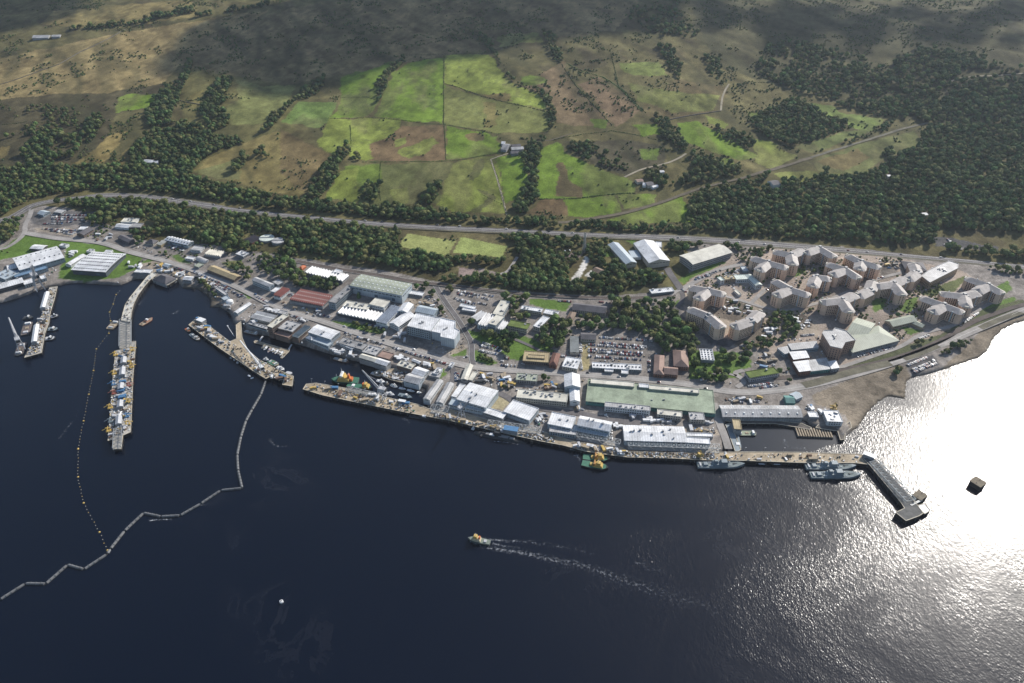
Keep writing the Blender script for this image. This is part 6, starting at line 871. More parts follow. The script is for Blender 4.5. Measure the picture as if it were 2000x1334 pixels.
crane('c', (700, 905), (450, 555), 40, 'tall grey crane on the quay with its long jib over the green vessels', hp=11, mat=GRYP, s=1.0); crane('G', (245, 835), (318, 680), 38, 'white portal crane on the quay beside the tall hall', hp=12, mat=GRYP, s=.75); crane('a', (215, 1235), (85, 925), 40, 'grey crane at the outer end of the finger pier', z=3.6, hp=14, mat=GRYP, s=1.0)
crane('a', (400, 640), (320, 400), 52, 'biggest latticed crane at the root of the finger pier', z=3.6, hp=20, mat=GRYP, s=1.4); crane('L', (1040, 880), (780, 515), 14, 'crane lying low on the Y-shaped pier with a long white jib', hp=6, mat=WHT, s=.8); crane('I', (1030, 440), (1005, 415), 12, 'small yellow crane behind the dock office', z=4, hp=3, mat=YEL, s=.5); crane('h', (150, 65), (190, 45), 10, 'yellow mobile crane on the open pier above the first grey warship', hp=2, mat=YEL, s=.5)
mp_ = gp(*F('C', [(1862, 340)])[0]); m = MB(); lattice(m, Vector((0, 0, 0)), Vector((0, 0, 34)), 2.6, .6, 12, .18); rt = root('radio_mast', mp_, 0, 'lattice radio mast above the concrete apron', 'mast'); m.build('lattice', STEEL, rt); m = MB(); [m.box(x, x + 1, -.4, .6, 26, 28.5) for x in (-1.6, 1.2)]; m.build('antenna', WHT, rt)
# round tanks of the water works
for p, r, mt, lb in [((575, 212), 12.5, 'wgrn', 'larger round settling tank with a pale green cover'), ((683, 236), 11, 'lgrey', 'smaller round settling tank with a grey cover')]:
    q = gp(*F('B', [p])[0], 3); rt = root('settling_tank', (q.x, q.y, q.z - 3), 0, lb, 'tank'); m = MB(); m.bar((0, 0, -3), (0, 0, 3), r, 0, 28); m.build('tank_wall', M('gwall'), rt); m = MB(); m.bar((0, 0, 3), (0, 0, 3.4), r + .2, 0, 28, r * .95); m.build('cover', M(mt), rt); m = MB(); m.box(-r, r, -.6, .6, 3.4, 4.2); m.build('bridge', STEEL, rt)
q = gp(*F('b', [(1505, 905)])[0], 3); rt = root('storage_dome', (q.x, q.y, q.z - 3), 0, 'white domed tank on the rocky shore', 'tank'); m = MB(); m.bar((0, 0, -2), (0, 0, 3.5), 5.5, 0, 20); m.build('tank_wall', WHT, rt); m = MB(); m.loft([[(math.cos(t_) * 5.6 * math.cos(e), math.sin(t_) * 5.6 * math.cos(e), 3.5 + 2.6 * math.sin(e)) for t_ in [6.283 * k / 20 for k in range(20)]] for e in (0, .4, .8, 1.2, 1.5)]); m.build('dome', WHT, rt, smooth=True)

# ---------------------------------------------------------------- ships and boats
def hull_mb(L, Wd, Hh_, bow=.3, stern=.85, sheer=.35, draft=1.0):
    mb = MB(); N = 12; rings = []; top = []
    for k in range(N + 1):
        t_ = k / N; x = t_ * L; w_ = Wd / 2 * (stern + (1 - stern) * min(1, t_ / .25)) if t_ < .25 else Wd / 2
        if t_ > 1 - bow: u_ = (t_ - 1 + bow) / bow; w_ *= max(.03, (1 - u_ ** 2.1))
        z = Hh_ * (1 + sheer * max(0, (t_ - .5) / .5) ** 2); rings.append([(x, -w_ * .82, -draft), (x, w_ * .82, -draft), (x + (.5 if t_ == 1 else 0), w_, z), (x + (.5 if t_ == 1 else 0), -w_, z)])
    mb.loft([[r[0], r[1], r[2], r[3]] for r in rings]); return mb, rings
def ship(name, fr, stern, bow, beam, label, cat, hm, dm, sup=(), H=2.0, group=None, masts=(), z=1.0, bowf=.3, kids=(), sheer=.35):
    a, b_ = [at(*p, z) for p in F(fr, [stern, bow])]; d = b_ - a; L = math.hypot(d.x, d.y); rt = root(name, (a.x, a.y, 0), math.atan2(d.y, d.x), label, cat, group); hb, rg = hull_mb(L, beam, H, bowf, sheer=sheer); hb.build('hull', hm, rt)
    dk = MB(); dk.loft([[(r[3][0], r[3][1] * .9, r[3][2] + .02), (r[2][0], r[2][1] * .9, r[2][2] + .02), (r[2][0], r[2][1] * .88, r[2][2] + .1), (r[3][0], r[3][1] * .88, r[3][2] + .1)] for r in rg[:-1]]); dk.build('deck', dm, rt)
    for i, (nm, t0, t1, wf, z0, z1, mt) in enumerate(sup):
        m = MB(); x0, x1, w_ = t0 * L, t1 * L, beam * wf / 2; zb = H * .95 + z0; zt = H + z1; m.add([(x0, -w_, zb), (x1, -w_, zb), (x1, w_, zb), (x0, w_, zb), (x0 + .1 * (x1 - x0), -w_ * .9, zt), (x1 - .12 * (x1 - x0), -w_ * .9, zt), (x1 - .12 * (x1 - x0), w_ * .9, zt), (x0 + .1 * (x1 - x0), w_ * .9, zt)], [(0, 3, 2, 1), (4, 5, 6, 7), (0, 1, 5, 4), (1, 2, 6, 5), (2, 3, 7, 6), (3, 0, 4, 7)]); o = m.build(nm, mt, rt)
        if nm in ('wheelhouse', 'bridge', 'cabin') and beam > 3: g_ = MB(); zz = zt - (zt - zb) * .4; g_.box(x1 - .12 * (x1 - x0) - .3, x1 - .05 * (x1 - x0), -w_ * .8, w_ * .8, zz - .4, zz + .5); g_.build('windscreen', GLASS, rt)
    for t_, hh, r_ in masts:
        m = MB(); m.bar((t_ * L, 0, H), (t_ * L, 0, H + hh), r_, 0, 5, r_ * .5); m.bar((t_ * L, -hh * .14, H + hh * .75), (t_ * L, hh * .14, H + hh * .75), r_ * .6); m.build('mast', GRYP if r_ < .5 else hm, rt)
    for k_, (nm, fn, mt) in enumerate(kids): m = MB(); fn(m, L); m.build(nm, mt, rt)
    return rt
WS = [('superstructure', .3, .66, .74, 0, 2.6, NAVYG), ('bridge', .48, .64, .62, 2.6, 5.4, NAVYG), ('funnel', .34, .43, .34, 2.6, 6.2, NAVYG), ('deckhouse', .12, .22, .5, 0, 1.8, NAVYG), ('winch_house', .04, .08, .6, 0, 1.2, GRYP)]
def guns(m, L): m.box(L * .76, L * .79, -.8, .8, 2.5, 4.2); m.bar((L * .78, 0, 3.6), (L * .85, 0, 4.2), .18)
def rafts(m, L): [m.bar((L * t_, y, 3.4), (L * t_ + 1.6, y, 3.4), .55, 0, 6) for t_ in (.24, .28, .68) for y in (-2.6, 2.6)]
for st, bw, lb in [((120, 165), (628, 158), 'grey minehunter alone alongside the open pier'), ((1293, 182), (1835, 178), 'inner grey minehunter of the pair, next to the pier'), ((1345, 275), (1890, 268), 'outer grey minehunter of the pair, bow to the right')]: ship('minehunter', 'h', st, bw, 10.5, lb, 'warship', NAVYG, nmat('deck_grey', (.2, .24, .24), .8, .25, .3), WS, 3.0, 'grey minehunters at the open pier', [(.5, 15, .3), (.36, 9, .25)], kids=[('gun', guns, DKG), ('liferafts', rafts, WHT)])
TG = [('winch_house', .3, .4, .4, 0, 1.6, BUFF), ('superstructure', .42, .8, .66, 0, 2.8, BUFF), ('wheelhouse', .55, .72, .5, 2.8, 5.6, BUFF), ('funnel', .44, .5, .7, 2.0, 5.0, nmat('ochre', (.4, .2, .06), .6, .2, .4))]
ship('tugboat', 'g', (1490, 455), (1815, 480), 11, 'upper of two twin tugs with a pale green after deck and ochre wheelhouse', 'tug', BLK, GRD, TG, 2.0, 'twin tugs at the quay', [(.62, 12, .3)]); ship('tugboat', 'g', (1478, 530), (1800, 590), 11, 'lower of two twin tugs with a pale green after deck and ochre wheelhouse', 'tug', BLK, GRD, TG, 2.0, 'twin tugs at the quay', [(.62, 12, .3)])
ship('salvage_ship', 'c', (400, 700), (55, 685), 14, 'big green-decked salvage vessel heaped with yellow superstructure', 'ship', nmat('green_hull', (.03, .1, .07), .5, .2, .2), GRD, [('superstructure', .3, .78, .8, 0, 4, BUFF), ('bridge', .46, .7, .7, 4, 8, BUFF), ('funnel', .3, .38, .34, 4, 9, ORG), ('deckhouse', .2, .3, .5, 0, 3.5, ORG), ('wheelhouse', .54, .64, .8, 8, 10, WHT)], 3, masts=[(.58, 19, .4), (.8, 9, .3), (.33, 13, .3)])
ship('supply_boat', 'c', (255, 750), (585, 790), 9.5, 'smaller green-decked vessel with a buff wheelhouse near its bow', 'ship', BLK, GRD, [('superstructure', .62, .88, .8, 0, 3, BUFF), ('wheelhouse', .68, .8, .6, 3, 6, BUFF), ('hatch', .18, .3, .5, 0, .8, WHT), ('funnel', .62, .66, .5, 3, 5.5, ORG)], 2.2, masts=[(.72, 11, .3)])
ship('patrol_ship', 'R', (330, 342), (200, 315), 7, 'cream and green ship under way alone in mid water', 'ship', nmat('grey_green_hull', (.12, .14, .13), .5, .2, .2), nmat('dull_deck', (.2, .24, .2), .7, .3, .3), [('superstructure', .42, .82, .8, 0, 3, nmat('cream_paint', (.6, .52, .36), .5, .2, .4)), ('wheelhouse', .58, .76, .6, 3, 6, BUFF), ('funnel', .45, .52, .4, 3, 5.5, ORG), ('hatch', .16, .3, .5, 0, 1, GRYP)], 2.4, masts=[(.66, 10, .3)])
# submarine, mostly awash
a, b_ = at(*F('g', [(905, 300)])[0], .5), at(*F('g', [(140, 148)])[0], .5); d = b_ - a; L = math.hypot(d.x, d.y); rt = root('submarine', (a.x, a.y, -2.6), math.atan2(d.y, d.x), 'black submarine lying awash alongside the main quay', 'submarine'); rg = []
for k in range(25):
    t_ = k / 24; r = 4.6 * (min(1, (t_ / .38)) ** .75 if t_ < .38 else (1 if t_ < .86 else math.sqrt(max(0.004, 1 - ((t_ - .86) / .14) ** 2)))) + .05; rg.append([(t_ * L, math.cos(q_) * r, math.sin(q_) * r + (.6 if t_ < .3 else .6)) for q_ in [6.283 * j / 16 for j in range(16)]])
SUBM = nmat('anechoic_black', (.045, .047, .05), .55, .35, .2); m = MB(); m.loft(rg); m.build('hull', SUBM, rt, smooth=True)
m = MB(); m.loft([[(L * .6 + x * s, y * s * 1.0, z) for x, y in ((-5, 0), (-2, 1.3), (3, 1.2), (5, 0), (3, -1.2), (-2, -1.3))] for z, s in ((4, 1.1), (9.8, 1), (10.4, .85))]); m.build('fin', SUBM, rt); m = MB(); m.box(L * .03, L * .07, -.3, .3, -2, 7.5); m.build('rudder', SUBM, rt); m = MB(); m.box(L * .82, L * .85, -6, 6, 4.4, 4.8); m.build('hydroplane', SUBM, rt)
m = MB(); [m.box(L * t_, L * t_ + 6, -1.6, 1.6, 5.0, 5.9) for t_ in (.32, .42, .5, .7)]; m.box(L * .4, L * .56, -2.2, -1.8, 5.1, 6.4); m.build('deck_casing', nmat('casing_grey', (.3, .3, .3), .7, .3, .3), rt); m = MB(); m.box(L * .6 + 3, L * .6 + 9, -2, 2, 5, 6.2); m.build('brow_platform', WHT, rt)
# small craft
CR = [('motor_launch', 'c', (640, 690), (745, 712), 5, 'white launch nearest the brown wharf, with blue cover', WHT, WHT), ('workboat', 'c', (750, 730), (795, 740), 4.5, 'short brown workboat behind the white launch', TANP, DKG), ('cabin_cruiser', 'c', (825, 745), (905, 775), 5, 'white cabin cruiser in the middle of the small basin', WHT, NAVYG), ('cabin_cruiser', 'c', (750, 850), (868, 880), 5.5, 'pale cabin boat close under the quay in the small basin', WHT, GRYP), ('patrol_launch', 'c', (925, 870), (1098, 915), 6.5, 'largest grey patrol launch inside the small basin', NAVYG, NAVYG), ('old_trawler', 'c', (570, 590), (695, 630), 6, 'weathered grey trawler at the tip of the brown wharf', TANP, GRYP),
 ('cabin_boat', 'L', (1060, 735), (1120, 750), 4.5, 'white boat first along the inner side of the Y-shaped pier', WHT, GRYP), ('landing_craft', 'L', (1125, 760), (1222, 812), 9, 'tan and green landing craft beside the Y-shaped pier', TANP, GRD), ('cabin_boat', 'L', (1222, 830), (1305, 868), 6, 'white and blue boat below the landing craft', WHT, WHT), ('pontoon', 'L', (1328, 893), (1392, 910), 5, 'narrow grey pontoon at the outer end of the Y-shaped pier', GRYP, GRYP), ('workboat', 'L', (145, 375), (190, 410), 6, 'pink-decked workboat off the far tip of the Y-shaped pier', TANP, ORG), ('workboat', 'L', (195, 440), (255, 490), 6, 'grey workboat alongside the Y-shaped pier, front of two', NAVYG, NAVYG), ('workboat', 'L', (240, 470), (300, 510), 7, 'cream workboat alongside the Y-shaped pier, rear of two', TANP, GRYP), ('rib_boat', 'L', (875, 925), (905, 945), 3, 'left white-bowed dinghy moored off the Y-shaped pier', DKG, WHT), ('rib_boat', 'L', (905, 965), (945, 955), 3.4, 'right white-bowed dinghy moored off the Y-shaped pier', DKG, WHT),
 ('workboat', 'b', (455, 1185), (590, 1100), 9, 'orange and white workboat under way right of the curved jetty', nmat('faded_orange', (.4, .2, .13), .6, .3, .5), TANP), ('barge', 'b', (85, 1230), (175, 1140), 12, 'tan crane barge by the float line', TANP, TANP), ('landing_craft', 'H', (1612, 985), (1800, 985), 9, 'green-decked landing craft moored in the basin', DKG, nmat('sage_deck', (.3, .34, .25), .8, .25, .3)), ('rib_boat', 'h', (785, 140), (870, 142), 3.5, 'left pair of white dinghies under the open pier', DKG, WHT), ('rib_boat', 'h', (950, 142), (1035, 145), 3.5, 'right pair of white dinghies under the open pier', DKG, WHT), ('barge', 'c', (80, 400), (270, 445), 6, 'low rusty barge moored below the harbour yard', nmat('rust', (.18, .12, .09), .9, .3, .4), DECKG), ('barge', 'i', (150, 560), (380, 610), 7, 'brown barge tucked under the harbour front offices', nmat('rust', (.18, .12, .09), .9, .3, .4), DECKG), ('service_boat', 'c', (135, 925), (320, 955), 5, 'dark pontoon boat outside the quay near its left end', DKG, GRYP), ('service_boat', 'c', (1060, 1150), (1400, 1195), 6, 'dark low barge outside the middle of the quay', DKG, DKG), ('service_boat', 'g', (1335, 350), (1640, 400), 5, 'grey pontoon boat between the submarine and the tugs', DKG, GRYP), ('white_launch', 'g', (140, 118), (165, 90), 4, 'tiny white launch near the submarine bow', WHT, WHT),
 ('lighter', 'H', (1580, 905), (1632, 1140), 8, 'long grey lighter moored along the basin jetty', NAVYG, NAVYG), ('workboat', 'a', (500, 925), (585, 900), 8, 'cluttered workboat right of the finger pier, upper one', DKG, GRYP), ('workboat', 'a', (480, 1040), (580, 1045), 10, 'cluttered grey workboat right of the finger pier, middle one', DKG, NAVYG), ('workboat', 'a', (450, 1140), (555, 1130), 10, 'cluttered workboat with a white bow right of the finger pier, lowest one', DKG, GRYP), ('barge', 'a', (250, 1100), (290, 970), 13, 'dark flat barge left of the finger pier, upper one', DKG, nmat('brown_deck', (.16, .13, .12), .8, .3, .2)), ('barge', 'a', (235, 1180), (180, 1310), 12, 'brown-decked barge below the outer crane', DKG, nmat('brown_deck', (.16, .13, .12), .8, .3, .2)), ('tender', 'a', (235, 930), (330, 925), 9, 'dark tender at the left side of the finger pier', DKG, DKG)]
for nm, fr, s_, b_, w_, lb, hm, dm in CR:
    pl = nm in ('pontoon', 'barge', 'lighter', 'landing_craft'); ship(nm, fr, s_, b_, w_, lb, nm.replace('_', ' ').split()[-1], hm, dm, ([] if nm in ('pontoon', 'rib_boat') else [('deck_gear', .1, .26, .5, 0, 1.3, GRYP), ('hatch', .42, .6, .35, 0, .7, TANP), ('wheelhouse', .76, .88, .6, 0, 2.4, WHT)] if pl else [('cabin', .36, .74, .7, 0, 1.7, hm if nm != 'barge' else TANP), ('wheelhouse', .5, .66, .5, 1.5, 3.2, WHT), ('engine_box', .1, .24, .5, 0, .9, dm)]), 1.4 if w_ > 4 else .7, masts=[(.55, 5, .12)] if not pl and w_ > 3.6 else (), bowf=.12 if pl else .38, z=.7, sheer=.1 if pl else .35)
for k, (s_, b_, lb) in enumerate([((930, 785), (1015, 800), 'left yacht of three moored in a row in the small basin'), ((1035, 808), (1130, 832), 'middle yacht of three moored in a row in the small basin'), ((1165, 838), (1220, 850), 'right smallest yacht of three in the small basin')]): ship('sailing_yacht', 'c', s_, b_, 3.6, lb, 'yacht', WHT, WHT, [('cabin', .35, .68, .5, 0, .9, WHT)], 1.0, 'yachts in the small basin', [(.55, 15, .12)], bowf=.6, z=.6)
# marina pontoon with its berthed boats
pier('marina_pontoon', 'i', [(300, 725), (330, 705), (480, 755), (820, 850), (880, 860), (870, 890), (760, 1000), (735, 990), (800, 885), (480, 785), (310, 750)], 'wooden marina pontoon lined with small boats', z=.9, top=TANP, base=-.6, thick=.5, pile=30); pier('access_brow', 'i', [(380, 710), (430, 630), (455, 640), (405, 722)], 'left gangway down to the marina pontoon', z=1.8, top=GRYP, base=.8, pile=90, kerb=False, cat='gangway'); pier('access_brow', 'i', [(850, 850), (905, 765), (925, 775), (875, 860)], 'right gangway down to the marina pontoon', z=1.8, top=GRYP, base=.8, pile=90, kerb=False, cat='gangway')
for k, (s_, b_, mt, cn) in enumerate([((470, 790), (425, 840), NAVYG, 'grey'), ((520, 800), (460, 865), GRYP, 'pale grey'), ((580, 815), (525, 905), nmat('lilac', (.38, .34, .42), .6, .2, .3), 'lilac'), ((625, 830), (575, 890), DKG, 'dark'), ((660, 838), (605, 905), WHT, 'white with cream seats'), ((700, 850), (640, 930), TANP, 'tan'), ((745, 862), (690, 930), WHT, 'white with a cuddy'), ((775, 880), (720, 960), DKG, 'black'), ((820, 930), (770, 945), TANP, 'yellow-decked'), ((790, 960), (745, 985), WHT, 'small white')]): ship('small_boat', 'i', s_, b_, 3.4, f'{cn} boat berthed on the marina pontoon, number {k + 1} from the left' if k < 3 else f'{cn} boat berthed on the marina pontoon', 'boat', mt, WHT if k % 2 else TANP, [('cabin', .4, .68, .6, 0, 1.1, WHT if k % 2 else mt)], .8, 'boats berthed on the marina pontoon', z=.5, bowf=.4)
# slatted raft, moored blocks, booms, buoys
q = at(*F('I', [(885, 615)])[0], 1); rt = root('slatted_raft', (q.x, q.y, 0), -.06, 'raft with a row of pale slats in the basin mouth', 'raft'); m = MB(); m.box(-21, 21, -8, 8, -1, 1.1); m.build('float', DKG, rt)
for k in range(14): m = MB(); m.box(-20 + k * 3, -18.4 + k * 3, -7.6, 7.6, 1.1, 2.5); o = m.build('slat', TANP, rt)
for p, s, lb in [((1370, 803), (12, 12), 'square brown-topped mooring block alone in the glare'), ((990, 890), (12, 10), 'brown-topped mooring block off the bent pier')]:
    q = at(*F('S', [p])[0], 6); rt = root('mooring_dolphin', (q.x, q.y, 0), .6, lb, 'mooring block'); m = MB(); m.box(-s[0] / 2, s[0] / 2, -s[1] / 2, s[1] / 2, -3, 5.4); m.build('pile_block', PSIDE, rt); m = MB(); m.box(-s[0] / 2 - .3, s[0] / 2 + .3, -s[1] / 2 - .3, s[1] / 2 + .3, 5.4, 6); m.build('cap', nmat('brown_cap', (.22, .19, .14), .9, .3, .3), rt); m = MB(); [m.box(x, x + .6, -.3, .3, 6, 6.9) for x in (-4, 3)]; m.build('bollards', DKG, rt, kind='stuff')
truss('catwalk', at(*F('S', [(1000, 925)])[0], 4), at(*F('S', [(930, 960)])[0], 4), 1.6, 1.1, 'thin catwalk from the bent pier to its mooring block', 'catwalk', z0=4)
BOOM = F('Q', [(-20, 900), (0, 885), (137, 798), (246, 800), (364, 697), (452, 722), (576, 640)]) + F('Q', [(594, 612), (670, 515), (773, 418), (866, 438), (970, 432), (1081, 368), (1188, 297), (1303, 285), (1281, 190), (1276, 105), (1296, 8)]) + [(480, 822), (492, 800), (509, 771), (519, 744)]
BM = nmat('boom_grey', (.17, .175, .18), .6, .3, .3)
ords = ['leftmost', 'second', 'third', 'fourth', 'fifth', 'sixth', 'seventh', 'eighth', 'ninth', 'tenth', 'eleventh', 'twelfth', 'thirteenth', 'fourteenth', 'fifteenth', 'sixteenth', 'seventeenth', 'eighteenth', 'nineteenth', 'twentieth', 'twenty-first']
P_ = [at(x, y, .6) for x, y in BOOM]
for k, (a, b_) in enumerate(zip(P_, P_[1:])):
    d = b_ - a; l = math.hypot(d.x, d.y); rt = root('floating_barrier', (a.x, a.y, .4), math.atan2(d.y, d.x), f'{ords[k]} grey tube section of the floating barrier, counted from the left', 'barrier', 'tube sections of the floating barrier'); m = MB(); m.bar((1.2, 0, 0), (l - 1.2, 0, 0), 1.45, 0, 10); m.build('tube', BM, rt, smooth=False); m = MB(); m.bar((-.6, 0, 0), (1.6, 0, 0), .5, 0, 6); m.bar((l - 1.6, 0, 0), (l + .2, 0, 0), .5, 0, 6); m.build('coupling', DKG, rt); m = MB(); [m.box(x - .25, x + .25, -1.55, 1.55, -.4, 1.5) for x in np.arange(5, l - 4, 5)]; m.build('bands', DKG, rt, kind='stuff')
def ball(name, r, mat, ring=False):
    V, Fc = I2; m = MB(); m.add([(v[0] * r, v[1] * r, v[2] * r * .8) for v in V], Fc); o = m.build(name, mat, smooth=True); return o
fy = ball('float', .55, YEL); fw = ball('float', .45, nmat('faded_float', (.6, .55, .42), .6, .2, .5)); fbg = ball('buoy', 1.15, YEL)
LINE = F('K', [(835, 155), (795, 195), (775, 260), (750, 315), (757, 375), (745, 460), (660, 567), (640, 715), (608, 878), (572, 1060), (535, 1250)]) + F('Q', [(420, 75), (420, 225), (450, 365), (535, 522), (578, 620)]); LP = [at(x, y, .2) for x, y in LINE]; first = {'y': True, 'w': True, 'b': True}
def place(o, fl, p, lb, cat, grp):
    c = o if first[fl] else o.copy(); 
    if not first[fl]: COL.objects.link(c)
    first[fl] = False; c.location = p; tag(c, lb, cat, grp)
for i, (a, b_) in enumerate(zip(LP, LP[1:])):
    l = (b_ - a).length; n = int(l / 5.5)
    for k in range(1, n):
        t_ = k / n; p = a.lerp(b_, t_) + Vector((random.uniform(-.4, .4), random.uniform(-.4, .4), 0)); place(*((fy, 'y') if k % 3 == 0 else (fw, 'w')), p, ('yellow' if k % 3 == 0 else 'pale') + ' float on the long curving buoy line', 'float', ('yellow' if k % 3 == 0 else 'pale') + ' floats of the buoy line')
    place(fbg, 'b', b_, f'large yellow buoy at bend {i + 1} of the long buoy line, from the shore', 'buoy', 'large yellow buoys of the line')
mbuoy = root('mooring_buoy', at(*F('Q', [(1515, 897)])[0], .3), 0, 'lone round white mooring buoy in open water', 'buoy'); m = MB(); m.bar((0, 0, -.5), (0, 0, 1.3), 1.9, 0, 16, 1.7); m.build('drum', WHT, mbuoy); m = MB(); m.bar((0, 0, 1.6), (0, 0, 2.6), .5, 0, 8); m.build('ring_post', DKG, mbuoy)
for p, lb in [((675, 722), 'first of three round grey floats beside the Y-shaped pier'), ((717, 745), 'second of three round grey floats beside the Y-shaped pier'), ((752, 778), 'third of three round grey floats beside the Y-shaped pier')]:
    c = ball('fender_float', 1.9, GRYP); c.location = at(*F('L', [p])[0], .4); tag(c, lb, 'float', 'round floats beside the Y-shaped pier')
a, b_ = at(*F('L', [(635, 345)])[0], 1), at(*F('L', [(712, 466)])[0], 1); rt = root('spar_buoy', (a.x, a.y, .6), math.atan2((b_ - a).y, (b_ - a).x), 'long thin white spar floating beside the pier road', 'spar'); m = MB(); m.bar((0, 0, 0), ((b_ - a).length, 0, 0), .45, 0, 6); m.build('pole', WHT, rt); m = MB(); m.bar((-.5, 0, -.5), (-.5, 0, 1.2), 1, 0, 8); m.build('end_float', WHT, rt)

# ---------------------------------------------------------------- parked cars
def car_mesh(name, mat, van=False):
    m = MB(); L, W, h = (4.9, 1.95, 2.1) if van else (4.3, 1.78, 1.42); m.loft([[(x, -W / 2 * f, .3), (x, W / 2 * f, .3), (x, W / 2 * f, z), (x, -W / 2 * f, z)] for x, z, f in ((-L / 2, .75, .9), (-L / 2 + .25, .95, 1), (L / 2 - .9, .9, 1), (L / 2, .65, .86))], 0)
    if van: m.box(-L / 2 + .1, L / 2 - 1.0, -W / 2 + .06, W / 2 - .06, .95, h, 0); m.box(L / 2 - 1.06, L / 2 - .8, -W / 2 + .15, W / 2 - .15, .95, h - .3, 1)
    else:
        c = [(-L * .38, .94, W * .46), (-L * .26, h, W * .38), (L * .08, h, W * .38), (L * .24, .92, W * .46)]; m.loft([[(x, -w_, z), (x, w_, z), (x, w_, z - .02), (x, -w_, z - .02)] for x, z, w_ in c], 1); m.add([(x, s * w_, z) for x, z, w_ in c for s in (-1, 1)], [(0, 2, 4, 6), (1, 7, 5, 3)], 1); m.box(-L * .25, L * .07, -W * .37, W * .37, h - .01, h + .03, 0)
    for x in (-L * .3, L * .3):
        for y in (-W / 2 + .08, W / 2 - .08): m.bar((x, y - .1, .32), (x, y + .1, .32), .32, 2, 8)
    return m.build(name, [mat, GLASS, DKG])
CC = [('white', (.7, .7, .7)), ('silver', (.42, .43, .44)), ('dark blue', (.03, .05, .12)), ('black', (.02, .02, .022)), ('red', (.22, .045, .04)), ('grey', (.16, .165, .17)), ('blue', (.06, .14, .3))]
CW = [30, 26, 12, 11, 5, 11, 5]; cars = [car_mesh('parked_car', nmat('car_' + n.replace(' ', '_'), c, .3, .08, .5, spec=.6)) for n, c in CC]; van = car_mesh('parked_van', MATS['car_white'], True); used = set(); CARS = []
def row(lot, fr, a, b_, fill=.86, red=0, vans=0, step=2.55, ground=True, z=4.2):
    pa, pb = ([gp(*p) if ground else at(*p, z) for p in F(fr, [a, b_])]); d = pb - pa; l = math.hypot(d.x, d.y); an = math.atan2(d.y, d.x) + math.pi / 2
    for k in range(int(l / step) + 1):
        if random.random() > fill: continue
        t_ = k * step / max(l, .1)
        if t_ > 1.02: continue
        p = pa.lerp(pb, t_); zz = gz(p.x, p.y) if ground else z; ci = random.choices(range(7), CW)[0]
        if random.random() < red: ci = 4
        if random.random() < vans: ci = 7
        CARS.append((p.x + random.uniform(-.12, .12), p.y + random.uniform(-.3, .3), zz + .1, an + random.uniform(-.05, .05) + (math.pi if random.random() < .3 else 0), ci, lot))
